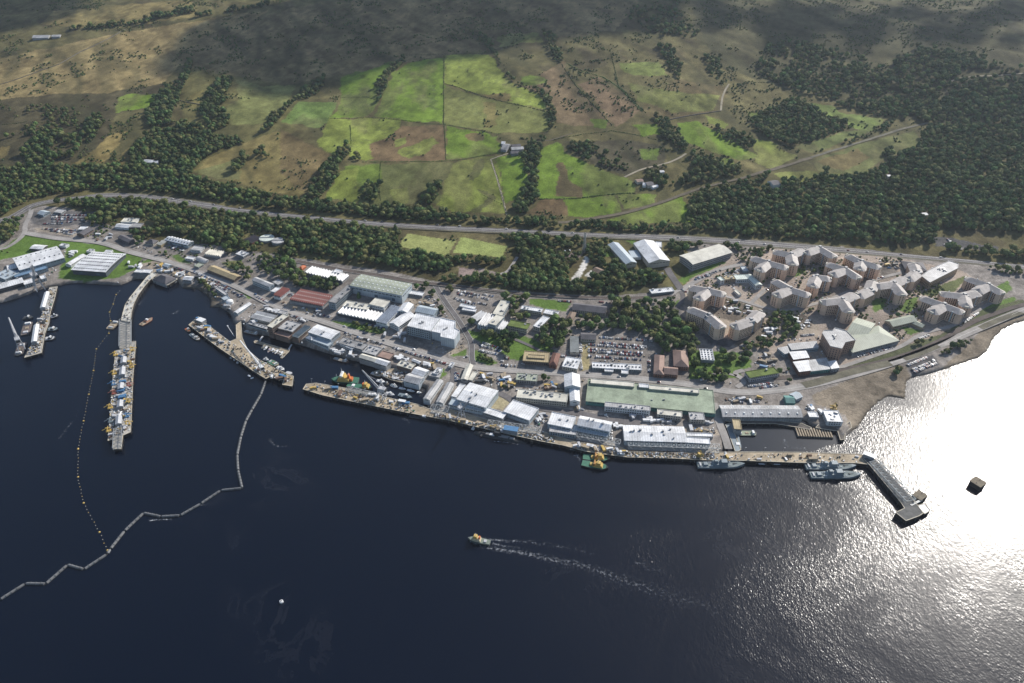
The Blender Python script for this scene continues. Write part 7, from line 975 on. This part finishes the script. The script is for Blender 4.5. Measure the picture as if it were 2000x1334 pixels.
ROWS = {'the big car park below the central wood': [('H', (340, 92), (830, 122)), ('H', (350, 140), (770, 178)), ('H', (240, 158), (770, 198)), ('H', (240, 200), (735, 240)), ('H', (240, 221), (735, 262)), ('H', (240, 268), (620, 292)), ('H', (650, 292), (730, 302))], 'the strip left of the big car park': [('H', (150, 250), (170, 390)), ('H', (160, 150), (165, 230))], 'the strip beside the L-shaped brick building': [('H', (797, 310), (803, 420))], 'the upper car park above the laboratory': [('C', (695, 712), (890, 748)), ('C', (690, 735), (880, 768)), ('C', (660, 775), (850, 830)), ('C', (690, 795), (840, 838)), ('C', (910, 735), (1020, 760)), ('C', (915, 770), (980, 790)), ('C', (880, 820), (960, 835))],
 'the small car park among the park trees': [('C', (900, 1215), (1090, 1270)), ('C', (890, 1262), (1080, 1302)), ('C', (920, 1190), (1090, 1245))], 'the forecourt of the grass-roofed office': [('I', (415, 277), (600, 252)), ('I', (500, 290), (620, 272))], 'the seaside car park': [('F', (770, 1215), (930, 1150)), ('F', (825, 1275), (1020, 1198)), ('F', (810, 1255), (1000, 1180))], 'the top left car park': [('A', (400, 235), (790, 240)), ('A', (400, 252), (740, 258)), ('A', (400, 268), (660, 275)), ('A', (400, 285), (560, 290)), ('A', (340, 303), (480, 303))], 'the pale gravel car park at top left': [('A', (330, 342), (580, 355)), ('A', (370, 357), (590, 373)), ('A', (480, 375), (570, 385))],
 'the shore road car park': [('b', (1130, 590), (1500, 790)), ('b', (1090, 555), (1390, 680)), ('b', (1420, 700), (1640, 850)), ('b', (1290, 680), (1480, 800)), ('b', (1640, 820), (1698, 860)), ('b', (830, 490), (1030, 570))], 'the yard of the long white gabled hall': [('b', (790, 245), (990, 300)), ('b', (820, 270), (960, 310))], 'the long row beside the main road': [('c', (390, 125), (720, 222)), ('c', (230, 70), (320, 95))], 'the rows near the roundabout': [('c', (860, 262), (1100, 340)), ('c', (1100, 340), (1400, 420)), ('c', (1290, 400), (1380, 425)), ('c', (1420, 435), (1560, 478)), ('c', (1000, 392), (1080, 418))],
 'the bays by the brown flat hall': [('G', (620, 350), (770, 357)), ('G', (1145, 262), (1250, 272)), ('G', (650, 285), (720, 292))], 'the yard behind the cream office': [('G', (592, 460), (598, 530)), ('G', (668, 490), (676, 540)), ('G', (205, 410), (212, 500)), ('G', (190, 420), (197, 500))], 'the yards between the quay sheds': [('G', (905, 765), (895, 855)), ('G', (950, 892), (1010, 880)), ('G', (1035, 825), (1040, 870)), ('H', (437, 905), (447, 1045)), ('G', (525, 620), (550, 660))], 'the yard behind the long grey dock hall': [('H', (1570, 685), (1680, 697)), ('H', (1780, 688), (1850, 695)), ('H', (1740, 548), (1906, 528))],
 'the roadside above the courtyard building': [('e', (270, 655), (700, 515)), ('e', (740, 585), (1020, 505)), ('e', (250, 680), (520, 600))], 'the east road by the grey-green roof': [('F', (330, 1140), (640, 1060)), ('F', (870, 985), (950, 955))], 'the car park in the eastern wood': [('F', (1070, 168), (1270, 208)), ('F', (1105, 115), (1165, 170)), ('F', (1110, 203), (1280, 212))], 'the sports hall frontage': [('D', (1150, 482), (1250, 477)), ('D', (940, 505), (1030, 503)), ('D', (950, 485), (1000, 490))], 'the lane behind the slate mansion': [('D', (700, 707), (805, 717)), ('D', (380, 700), (490, 707))], 'the office yard on the harbour': [('i', (910, 305), (1180, 395)), ('i', (1300, 235), (1360, 300))], 'the verge by the maroon workshop': [('B', (480, 762), (600, 822)), ('B', (770, 700), (830, 760)), ('B', (1080, 932), (1180, 952)), ('B', (760, 720), (800, 760))],
 'the lanes between the quarters': [('E', (140, 560), (230, 610)), ('E', (880, 560), (930, 510)), ('E', (1180, 690), (1300, 640)), ('E', (1180, 960), (1290, 950)), ('E', (500, 450), (640, 390)), ('F', (420, 480), (560, 450)), ('F', (1220, 870), (1380, 760)), ('E', (760, 1010), (640, 1060))], 'the harbour yard': [('c', (110, 320), (210, 345)), ('c', (250, 370), (360, 385)), ('c', (360, 290), (400, 300))], 'the tank shed lane': [('B', (1500, 1020), (1680, 1060))]}
for lot, rs in ROWS.items():
    for fr, a, b_ in rs: row(lot, fr, a, b_, red=.5 if 'slate mansion' in lot else .05, vans=.06)
row('the narrow lay-by under the radio mast', 'D', (412, 300), (520, 288), vans=1, step=4)
for fr, a, b_, n, lot in [('Z', (300, 384), (560, 419), 5, 'the trunk road'), ('Z', (600, 425), (1150, 457), 8, 'the trunk road'), ('Z', (1300, 463), (1900, 508), 8, 'the trunk road'), ('Z', (490, 572), (760, 669), 7, 'the main base road'), ('Z', (800, 682), (1400, 762), 9, 'the main base road')]:
    for k in range(n):
        x = a[0] + (b_[0] - a[0]) * (k + random.uniform(.1, .9)) / n; y = a[1] + (b_[1] - a[1]) * (x - a[0]) / (b_[0] - a[0]); p = gp(x, y); p2 = gp(x + 4, y + 4 * (b_[1] - a[1]) / (b_[0] - a[0])); CARS.append((p.x, p.y, gz(p.x, p.y) + .5, math.atan2(p2.y - p.y, p2.x - p.x), random.choices(range(8), CW + [8])[0], lot))
CARS.sort(key=lambda c: c[1] * CT + (CAM_H - c[2]) * ST)
protos = cars + [van]; cn_ = [n for n, _ in CC] + ['white']
for x, y, z, an, ci, lot in CARS[:300]:
    o = protos[ci]
    if ci in used: o = o.copy(); COL.objects.link(o)
    used.add(ci); o.location = (x, y, z); o.rotation_euler = (0, 0, an); kd = 'van' if ci == 7 else 'car'; tag(o, f'{cn_[ci]} {kd} {"driving on" if "road" in lot and lot.split()[-1] == "road" and "row" not in lot else "parked in"} {lot}', kd, f'{cn_[ci]} {kd}s in {lot}')
for ci in range(8):
    if ci not in used: COL.objects.unlink(protos[ci])
allb = MB(); 
for x, y, z, an, ci, lot in CARS[300:]:
    ca, sa = math.cos(an), math.sin(an); me = protos[ci].data; mi = [2 * len(CC), 2 * len(CC) + 1]; vs = [(x + ca * v.co.x - sa * v.co.y, y + sa * v.co.x + ca * v.co.y, z + v.co.z) for v in me.vertices]; o_ = len(allb.v); allb.v += vs
    for p in me.polygons: allb.f.append(tuple(i + o_ for i in p.vertices)); allb.m.append((0 if ci == 7 else ci) if p.material_index == 0 else len(CC) + p.material_index - 1)
o = allb.build('parked_cars', [MATS['car_' + n.replace(' ', '_')] for n, _ in CC] + [GLASS, DKG]); o['kind'] = 'stuff'; o['label'] = 'parked cars in the farther car parks'

# ---------------------------------------------------------------- yard gear
def item_mesh(kind, mat):
    m = MB()
    if kind == 'skip': m.add([(-1.8, -.9, 0), (1.8, -.9, 0), (1.8, .9, 0), (-1.8, .9, 0), (-2.3, -1, 1.4), (2.3, -1, 1.4), (2.3, 1, 1.4), (-2.3, 1, 1.4)], [(0, 3, 2, 1), (4, 5, 6, 7), (0, 1, 5, 4), (1, 2, 6, 5), (2, 3, 7, 6), (3, 0, 4, 7)])
    elif kind == 'shipping_container': m.box(-3, 3, -1.22, 1.22, 0, 2.6); [m.box(x, x + .25, -1.28, 1.28, .1, 2.5) for x in np.arange(-2.8, 2.8, .8)]
    elif kind == 'portable_cabin': m.box(-4.5, 4.5, -1.5, 1.5, .3, 2.9); m.box(-4.7, 4.7, -1.7, 1.7, 2.9, 3.15); [m.box(x, x + 1.2, -1.56, -1.5, 1.3, 2.2) for x in (-3.5, -1, 1.8)]
    elif kind == 'lorry': m.box(-4, 2, -1.25, 1.25, 1, 3.4); m.box(2.2, 4.2, -1.2, 1.2, .6, 2.8); [m.bar((x, y, .5), (x, y + .3, .5), .5, 0, 8) for x in (-3, -1.8, 3) for y in (-1.25, .95)]
    elif kind == 'pallet_stack': [m.box(x, x + 1.3, y, y + 1.1, 0, z) for x, y, z in ((-1.6, -1.2, 1.2), (.1, -1.1, .7), (-1.5, .2, .9), (.2, .2, 1.6))]
    elif kind == 'pipe_bundle': [m.bar((-3.5, y, .35), (3.5, y, .35), .33, 0, 6) for y in (-.8, 0, .8)]; [m.bar((-3.4, y, .95), (3.4, y, .95), .33, 0, 6) for y in (-.4, .4)]
    return m.build(kind, mat)
IT = {}
def clutter(fr, poly, n, where, kinds, cols, z=None):
    P = F(fr, poly); x0, x1 = min(p[0] for p in P), max(p[0] for p in P); y0, y1 = min(p[1] for p in P), max(p[1] for p in P); c = 0; tries = 0
    while c < n and tries < n * 30:
        tries += 1; x, y = random.uniform(x0, x1), random.uniform(y0, y1)
        if not pip(np.array([x]), np.array([y]), P)[0]: continue
        p = at(x, y, z) if z else gp(x, y)
        if not z and not free(np.array([p.x]), np.array([p.y]))[0]: continue
        kd = random.choice(kinds); cn, mt = random.choice(cols); key = (kd, cn)
        if key in IT: o = IT[key].copy(); COL.objects.link(o)
        else: o = item_mesh(kd, mt); IT[key] = o
        o.location = (p.x, p.y, (z or gz(p.x, p.y)) + .05); o.rotation_euler = (0, 0, random.choice([0, .3, 1.57, 1.8, -.4])); s = random.uniform(.8, 1.2); o.scale = (s, s, 1); nm = kd.replace('_', ' '); tag(o, f'{cn} {nm} {where}', nm, f'{cn} {nm}s {where}'); c += 1
CW_ = [('white', WHT), ('grey', GRYP), ('white', WHT)]; CM = [('white', WHT), ('tan', TANP), ('grey', GRYP), ('white', WHT), ('tan', TANP), ('grey', GRYP), ('dark grey', DKG), ('yellow', YEL), ('rusty', nmat('rust', (.24, .15, .1), .9, .3, .4)), ('blue', BLU)]
KS = ['skip', 'shipping_container', 'portable_cabin', 'pallet_stack', 'lorry', 'pipe_bundle']
for a in [('b', [(600, 430), (1000, 520), (1150, 620), (900, 640), (650, 540)], 26, 'in the storage yard by the curved jetty', KS, CM), ('b', [(1080, 600), (1300, 660), (1520, 900), (1500, 1010), (1330, 760), (1150, 650)], 20, 'along the rocky shore', KS, CM), ('B', [(680, 790), (1080, 900), (1000, 940), (760, 860)], 10, 'below the maroon workshop', KS, CM), ('c', [(100, 250), (430, 320), (400, 400), (30, 320)], 12, 'in the harbour yard', KS, CW_), ('c', [(850, 380), (1500, 500), (1330, 600), (1000, 470)], 10, 'between the slipway workshops', KS, CM), ('G', [(370, 390), (560, 430), (560, 530), (380, 510)], 16, 'in the yard above the tall quay hall', KS, CM), ('H', [(1140, 930), (1450, 960), (1470, 1060), (1400, 1050), (1380, 990), (1140, 970)], 22, 'behind the east quay shed', KS, CM), ('H', [(450, 880), (740, 905), (560, 925), (440, 950)], 14, 'beside the stepped quay sheds', KS, CM), ('H', [(390, 790), (1400, 880), (1400, 900), (600, 870), (380, 830)], 22, 'in front of the green-roofed hall', KS, CW_), ('H', [(1410, 640), (1900, 660), (1900, 710), (1420, 700)], 16, 'behind the long grey dock hall', KS, CM),
 ('E', [(800, 1130), (900, 1120), (1000, 1160), (1000, 1240), (810, 1240)], 16, 'in the yard beside the bright white roofs', KS, CM), ('E', [(480, 640), (720, 690), (760, 760), (600, 800), (480, 730)], 16, 'on the building site', KS, CW_), ('E', [(830, 880), (960, 880), (900, 1000), (840, 980)], 14, 'on the rubble bank below the building site', KS, CW_), ('A', [(600, 370), (860, 380), (840, 430), (620, 430)], 12, 'in the yard by the dark gatehouse', KS, CM), ('C', [(250, 770), (400, 790), (520, 880), (380, 860)], 8, 'in the dusty yard behind the engineering block', KS, CM), ('I', [(840, 420), (980, 450), (960, 510), (840, 480)], 8, 'beside the white dock office', KS, CM), ('I', [(830, 440), (900, 440), (900, 480), (840, 480)], 5, 'on the slip beside the dock hall', KS, CW_), ('G', [(900, 740), (1010, 760), (1000, 880), (890, 870)], 8, 'right of the square white shed', KS, CW_), ('E', [(1170, 820), (1260, 820), (1260, 890), (1180, 880)], 8, 'inside the oval garden under construction', ['pallet_stack', 'skip'], CW_)]: clutter(*a)
for a in [('B', [(560, 830), (1000, 950), (1300, 1060), (1200, 1070), (900, 990), (560, 880)], 14, 'along the lower side of the main road', ['portable_cabin', 'lorry'], CW_), ('c', [(880, 360), (1080, 420), (1300, 480), (1280, 520), (1100, 460), (880, 400)], 8, 'beside the rows near the roundabout', ['portable_cabin'], CW_), ('G', [(620, 400), (740, 420), (730, 600), (660, 640), (600, 560)], 10, 'between the two flat-roofed offices', ['portable_cabin', 'skip', 'lorry'], CM), ('C', [(0, 1060), (200, 1100), (200, 1180), (0, 1140)], 8, 'in front of the engineering block', ['portable_cabin', 'lorry'], CW_), ('G', [(960, 520), (1200, 540), (1200, 610), (980, 580)], 10, 'on the court left of the tall white tower hall', ['portable_cabin', 'lorry', 'pallet_stack'], CM), ('G', [(700, 700), (1200, 720), (1380, 760), (1360, 790), (1000, 760)], 16, 'along the inner dock road', KS, CM), ('A', [(540, 500), (660, 500), (640, 560), (520, 620)], 6, 'between the curved hall and the workshop', ['portable_cabin', 'skip'], CW_), ('F', [(300, 1130), (680, 1040), (690, 1060), (320, 1150)], 8, 'by the grey-green roofed building', ['lorry', 'skip'], CW_), ('F', [(560, 340), (700, 340), (720, 380), (640, 400)], 7, 'on the gravel yard behind the quarters', KS, CM), ('E', [(1060, 780), (1120, 800), (1200, 900), (1150, 900), (1060, 820)], 8, 'by the oval garden', ['pallet_stack', 'portable_cabin'], CW_), ('A', [(980, 600), (1080, 600), (1100, 640), (960, 640)], 7, 'by the curved hall shore road', KS, CW_)]: clutter(*a)
for a in [('G', [(10, 800), (350, 880), (700, 960), (690, 980), (340, 905), (0, 825)], 26, 'on the quay in front of the tall hall', KS, CM, 4.2), ('H', [(80, 1080), (600, 1160), (600, 1195), (100, 1115)], 24, 'on the quay beside the tugs', KS, CM, 4.2), ('J', [(250, 655), (620, 700), (1000, 785), (1300, 860), (1300, 900), (700, 800), (230, 690)], 24, 'on the left half of the main quay', KS, CM, 4.2), ('I', [(40, 765), (1200, 780), (1200, 820), (40, 800)], 9, 'on the open pier', KS, CM, 4.2), ('L', [(210, 320), (280, 260), (500, 420), (600, 560), (500, 520)], 18, 'on the far arm of the Y-shaped pier', KS, CM, 4.2), ('L', [(900, 720), (1380, 950), (1360, 1000), (1100, 940), (960, 860)], 16, 'on the near arm of the Y-shaped pier', KS, CM, 4.2), ('a', [(480, 640), (550, 640), (480, 900), (420, 1050), (390, 1250), (320, 1270), (390, 1080), (400, 940), (440, 880)], 30, 'on the finger pier', KS, CM, 3.6), ('d', [(250, 260), (440, 190), (420, 500), (390, 1080), (180, 1150), (210, 700)], 46, 'on the floating jetty', ['pallet_stack', 'skip', 'pipe_bundle', 'shipping_container'], CM, 4.5),
 ('c', [(620, 580), (1040, 580), (980, 700), (840, 670)], 18, 'on the brown debris wharf', ['pallet_stack', 'pipe_bundle', 'skip'], [('tan', TANP), ('brown', nmat('rust', (.18, .12, .09), .9, .3, .4)), ('white', WHT)], 2.4)]: clutter(*a)
# small plant, bins, pallets and fittings too small to tell apart
sm = MB(); smm = [WHT, GRYP, DKG, TANP, nmat('rust', (.24, .15, .1), .9, .3, .4), BLU, GRD, YEL]
bx_, by_ = RNG.uniform(-760, 780, 26000), RNG.uniform(620, 1180, 26000); px_, py_ = to_px(bx_, by_, hland(bx_, by_)); okk = pip(px_, py_, [(0, 500), (60, 430), (250, 470), (330, 500), (480, 545), (560, 580), (700, 620), (860, 560), (900, 600), (1000, 700), (1150, 640), (1330, 700), (1350, 600), (1330, 560), (1450, 470), (1700, 500), (1900, 530), (1960, 600), (1650, 710), (1560, 770), (1640, 850), (1420, 860), (1400, 890), (1150, 870), (900, 810), (700, 770), (480, 650), (330, 560), (60, 560)])
cv = Cc[np.clip(np.searchsorted(ys, by_), 0, ny - 1) * nx + np.clip(np.searchsorted(xs, bx_), 0, nx - 1)]; lv_ = land[np.clip(np.searchsorted(ys, by_), 0, ny - 1) * nx + np.clip(np.searchsorted(xs, bx_), 0, nx - 1)]; okk &= lv_ & (cv[:, 1] <= cv[:, 0]) & free(bx_, by_) & (fbm(bx_, by_, 38, 3, 95) > .5)
nr_ = ~free(bx_ + 7, by_) | ~free(bx_ - 7, by_) | ~free(bx_, by_ + 7) | ~free(bx_, by_ - 7); okk &= nr_ | (RNG.random(len(bx_)) < .3); hz_ = hland(bx_, by_)
for k in np.nonzero(okk)[0][:6500]: a = random.uniform(.4, 2.6); sm.obox((bx_[k], by_[k]), random.choice((.2, -.3, 1.3, 0)), a, random.uniform(.4, 1.8), hz_[k] - .2, hz_[k] + random.uniform(.4, 1.9), random.choices(range(8), [26, 22, 24, 16, 8, 2, 2, 2])[0])
for fr, poly, z, n in [('J', [(230, 690), (330, 645), (620, 700), (1320, 855), (1300, 940), (700, 815)], 4.2, 260), ('G', [(0, 800), (350, 880), (700, 960), (1130, 1030), (1100, 1070), (350, 910), (0, 830)], 4.2, 420), ('H', [(100, 1080), (600, 1160), (1400, 1175), (1400, 1225), (600, 1200), (100, 1120)], 4.2, 320), ('L', [(180, 330), (280, 240), (650, 530), (860, 640), (1200, 850), (1400, 950), (1380, 1040), (1100, 950), (940, 860), (500, 570)], 4.2, 420), ('d', [(250, 250), (440, 190), (395, 1080), (170, 1170), (200, 700)], 4.5, 620), ('a', [(490, 630), (565, 630), (500, 880), (440, 1060), (400, 1270), (260, 1310), (370, 1080), (440, 800)], 3.6, 420), ('c', [(620, 580), (1040, 580), (980, 700), (840, 670)], 2.4, 240), ('I', [(40, 760), (1200, 775), (1200, 825), (40, 805)], 4.2, 90), ('b', [(560, 570), (600, 600), (420, 800), (300, 1130), (240, 1110), (290, 920)], 5.5, 70)]:
    P = F(fr, poly); c = 0
    while c < n:
        x, y = random.uniform(min(p[0] for p in P), max(p[0] for p in P)), random.uniform(min(p[1] for p in P), max(p[1] for p in P))
        if pip(np.array([x]), np.array([y]), P)[0]: q = at(x, y, z); sm.obox((q.x, q.y), random.uniform(0, 3), random.uniform(.4, 2.4), random.uniform(.3, 1.6), z, z + random.uniform(.3, 1.9), random.choices(range(8), [22, 20, 26, 18, 8, 2, 2, 3])[0]); c += 1
o = sm.build('yard_clutter', smm); o['kind'] = 'stuff'; o['label'] = 'small stores, bins and fittings scattered over yards and quays'
# lamp columns along the quay and piers
lp = root('lamp_column', (0, 0, 0), 0, 'tall grey lamp column on the open pier', 'lamp', 'lamp columns on the open pier'); m = MB(); m.bar((0, 0, 0), (0, 0, 11), .14, 0, 5, .08); m.build('pole', STEEL, lp); m = MB(); m.box(-.2, 1.6, -.2, .2, 10.8, 11.1); m.build('lamp_head', GRYP, lp)
L_ = [('I', (100 + 140 * k, 768 + (k * 1.2)), 'on the open pier') for k in range(8)] + [('J', (300 + 130 * k, 665 + 24 * k), 'along the inner edge of the main quay') for k in range(7)]
for k, (fr, p, wh) in enumerate(L_):
    q = at(*F(fr, [p])[0], 4.2)
    if k == 0: lp.location = q
    else: copy_thing(lp, q, 0, 'tall grey lamp column ' + wh, 'lamp columns ' + wh)

# ---------------------------------------------------------------- wake behind the moving ship
wk = bpy.data.materials.new('foam'); wk.use_nodes = True; t = wk.node_tree; N, Lk = t.nodes, t.links; b = N['Principled BSDF']; b.inputs['Base Color'].default_value = (.55, .58, .62, 1); b.inputs['Roughness'].default_value = .8
tc = N.new('ShaderNodeTexCoord'); nf = noise(.35, 6, .75); at_ = N.new('ShaderNodeAttribute'); at_.attribute_name = 'str'; m1 = N.new('ShaderNodeMath'); m1.operation = 'MULTIPLY_ADD'; m1.inputs[1].default_value = 5; m1.inputs[2].default_value = -2.9; Lk.new(nf.outputs[0], m1.inputs[0])
m2 = N.new('ShaderNodeMath'); m2.operation = 'ADD'; m2.use_clamp = True; Lk.new(m1.outputs[0], m2.inputs[0]); Lk.new(at_.outputs['Fac'], m2.inputs[1]); m3 = N.new('ShaderNodeMath'); m3.operation = 'MULTIPLY'; Lk.new(m2.outputs[0], m3.inputs[0]); Lk.new(at_.outputs['Fac'], m3.inputs[1]); Lk.new(m3.outputs[0], b.inputs['Alpha'])
def foam(fr, pts, w0, w1, s0, s1, label, name='wake'):
    q = dens(smooth([at(*p, .03) for p in F(fr, pts)]), 2.0); n = len(q); vs = []; st = []
    for k, p in enumerate(q):
        d = q[min(k + 1, n - 1)] - q[max(k - 1, 0)]; nr = Vector((-d.y, d.x, 0)).normalized(); w_ = w0 + (w1 - w0) * k / n
        for s, e in ((-1, 0), (0, 1), (1, 0)): vs.append(tuple(p + nr * s * w_ / 2)); st.append((s0 + (s1 - s0) * k / n) * e)
    me = bpy.data.meshes.new(name); me.from_pydata(vs, [], [f for k in range(n - 1) for f in ((3 * k, 3 * k + 3, 3 * k + 4, 3 * k + 1), (3 * k + 1, 3 * k + 4, 3 * k + 5, 3 * k + 2))]); a = me.attributes.new('str', 'FLOAT', 'POINT'); a.data.foreach_set('value', np.array(st, np.float32)); me.materials.append(wk); o = bpy.data.objects.new(name, me); COL.objects.link(o); o['kind'] = 'stuff'; o['label'] = label
foam('R', [(210, 330), (300, 368), (450, 388), (600, 415), (700, 440), (850, 470), (950, 495), (1020, 525), (1150, 570), (1300, 620), (1500, 680), (1700, 740)], 5, 34, .72, .2, 'white lower wake line of the ship under way'); foam('R', [(240, 302), (320, 320), (450, 328), (600, 338), (750, 362), (850, 382), (1000, 415)], 5, 14, .7, .12, 'fainter upper wake line of the ship under way'); foam('R', [(345, 345), (430, 360), (600, 385)], 8, 8, .7, .1, 'churned water behind the ship under way'); foam('R', [(1200, 460), (1290, 485), (1380, 515)], 9, 14, .5, .1, 'patch of old foam right of the wake')
foam('g', [(1380, 430), (1430, 440), (1455, 480), (1440, 520)], 8, 6, .9, .3, 'foam churned by the tugs'); foam('I', [(670, 660), (700, 720), (800, 725), (870, 740)], 7, 5, .7, .2, 'foam in the basin'); foam('Q', [(800, 462), (850, 452), (930, 455)], 5, 4, .9, .5, 'foam along the floating barrier'); foam('Q', [(1080, 380), (1150, 360)], 7, 4, .6, .2, 'foam beside the floating barrier'); foam('g', [(400, 262), (520, 268), (600, 285), (700, 300)], 4, 2, .9, .4, 'foam along the submarine hull'); foam('b', [(430, 940), (500, 870), (560, 820)], 8, 4, .5, .2, 'foam beside the curved jetty'); foam('b', [(840, 1050), (880, 1020), (940, 1000)], 10, 6, .8, .3, 'foam off the bay'); foam('Q', [(1450, 20), (1480, 60), (1560, 60)], 6, 5, .7, .2, 'stray foam between the piers'); foam('J', [(1190, 980), (1240, 1010), (1240, 1060)], 9, 5, .7, .1, 'foam outside the quay'); foam('K', [(410, 1180), (470, 1100), (560, 960)], 6, 4, .5, .2, 'foam streak beside the buoy line')

# ---------------------------------------------------------------- fair-weather clouds towards the sun (they shade the moor), and the air
cmt = nmat('cloud_white', (.85, .86, .88), 1.0, .05, .01)
def cloud(pts, n, alt, r0, r1):
    m = MB(); P = F('Z', pts); xs_ = [p[0] for p in P]; ys_ = [p[1] for p in P]; c = 0; V, Fc = I2; rr = random.Random(n)
    while c < n:
        x, y = rr.uniform(min(xs_), max(xs_)), rr.uniform(min(ys_), max(ys_))
        if not pip(np.array([x]), np.array([y]), P)[0]: continue
        g = gp(x, y); q = g + SDIR * ((alt + rr.uniform(-60, 60) - g.z) / SDIR.z); s = rr.uniform(r0, r1); m.add([(q.x + v[0] * s * 1.2, q.y + v[1] * s * 1.2, q.z + v[2] * s * .5) for v in V], Fc); c += 1
    o = m.build('cloud', cmt, smooth=True); o['kind'] = 'stuff'; o['label'] = 'cloud bank high over the hills'
cloud([(360, 112), (430, 52), (620, 10), (760, 0), (1230, 0), (1180, 35), (1090, 50), (1000, 62), (950, 86), (860, 92), (760, 100), (690, 130), (600, 150), (510, 142), (490, 118), (400, 122)], 620, 2300, 32, 75); cloud([(0, 0), (120, 0), (100, 30), (40, 42), (0, 48)], 60, 2300, 35, 75); cloud([(330, 125), (400, 40), (600, 0), (1300, 0), (1220, 60), (1000, 90), (860, 120), (680, 165), (560, 180), (460, 160)], 120, 2300, 14, 30); cloud([(1230, 0), (1330, 0), (1290, 40), (1240, 50)], 14, 2300, 30, 60); cloud([(1330, 0), (1990, 0), (1990, 90), (1700, 70), (1450, 90)], 34, 2300, 25, 55)
hz = MB(); hz.box(-12500, 12500, -12500, 12500, -6.5, 660); hm_ = bpy.data.materials.new('haze'); hm_.use_nodes = True; t = hm_.node_tree; t.nodes.remove(t.nodes['Principled BSDF']); pv = t.nodes.new('ShaderNodeVolumePrincipled'); pv.inputs['Color'].default_value = (.72, .83, 1, 1); pv.inputs['Density'].default_value = HAZE_D; pv.inputs['Anisotropy'].default_value = .3; t.links.new(pv.outputs[0], t.nodes['Material Output'].inputs['Volume'])
ho = hz.build('haze', hm_); ho['kind'] = 'stuff'
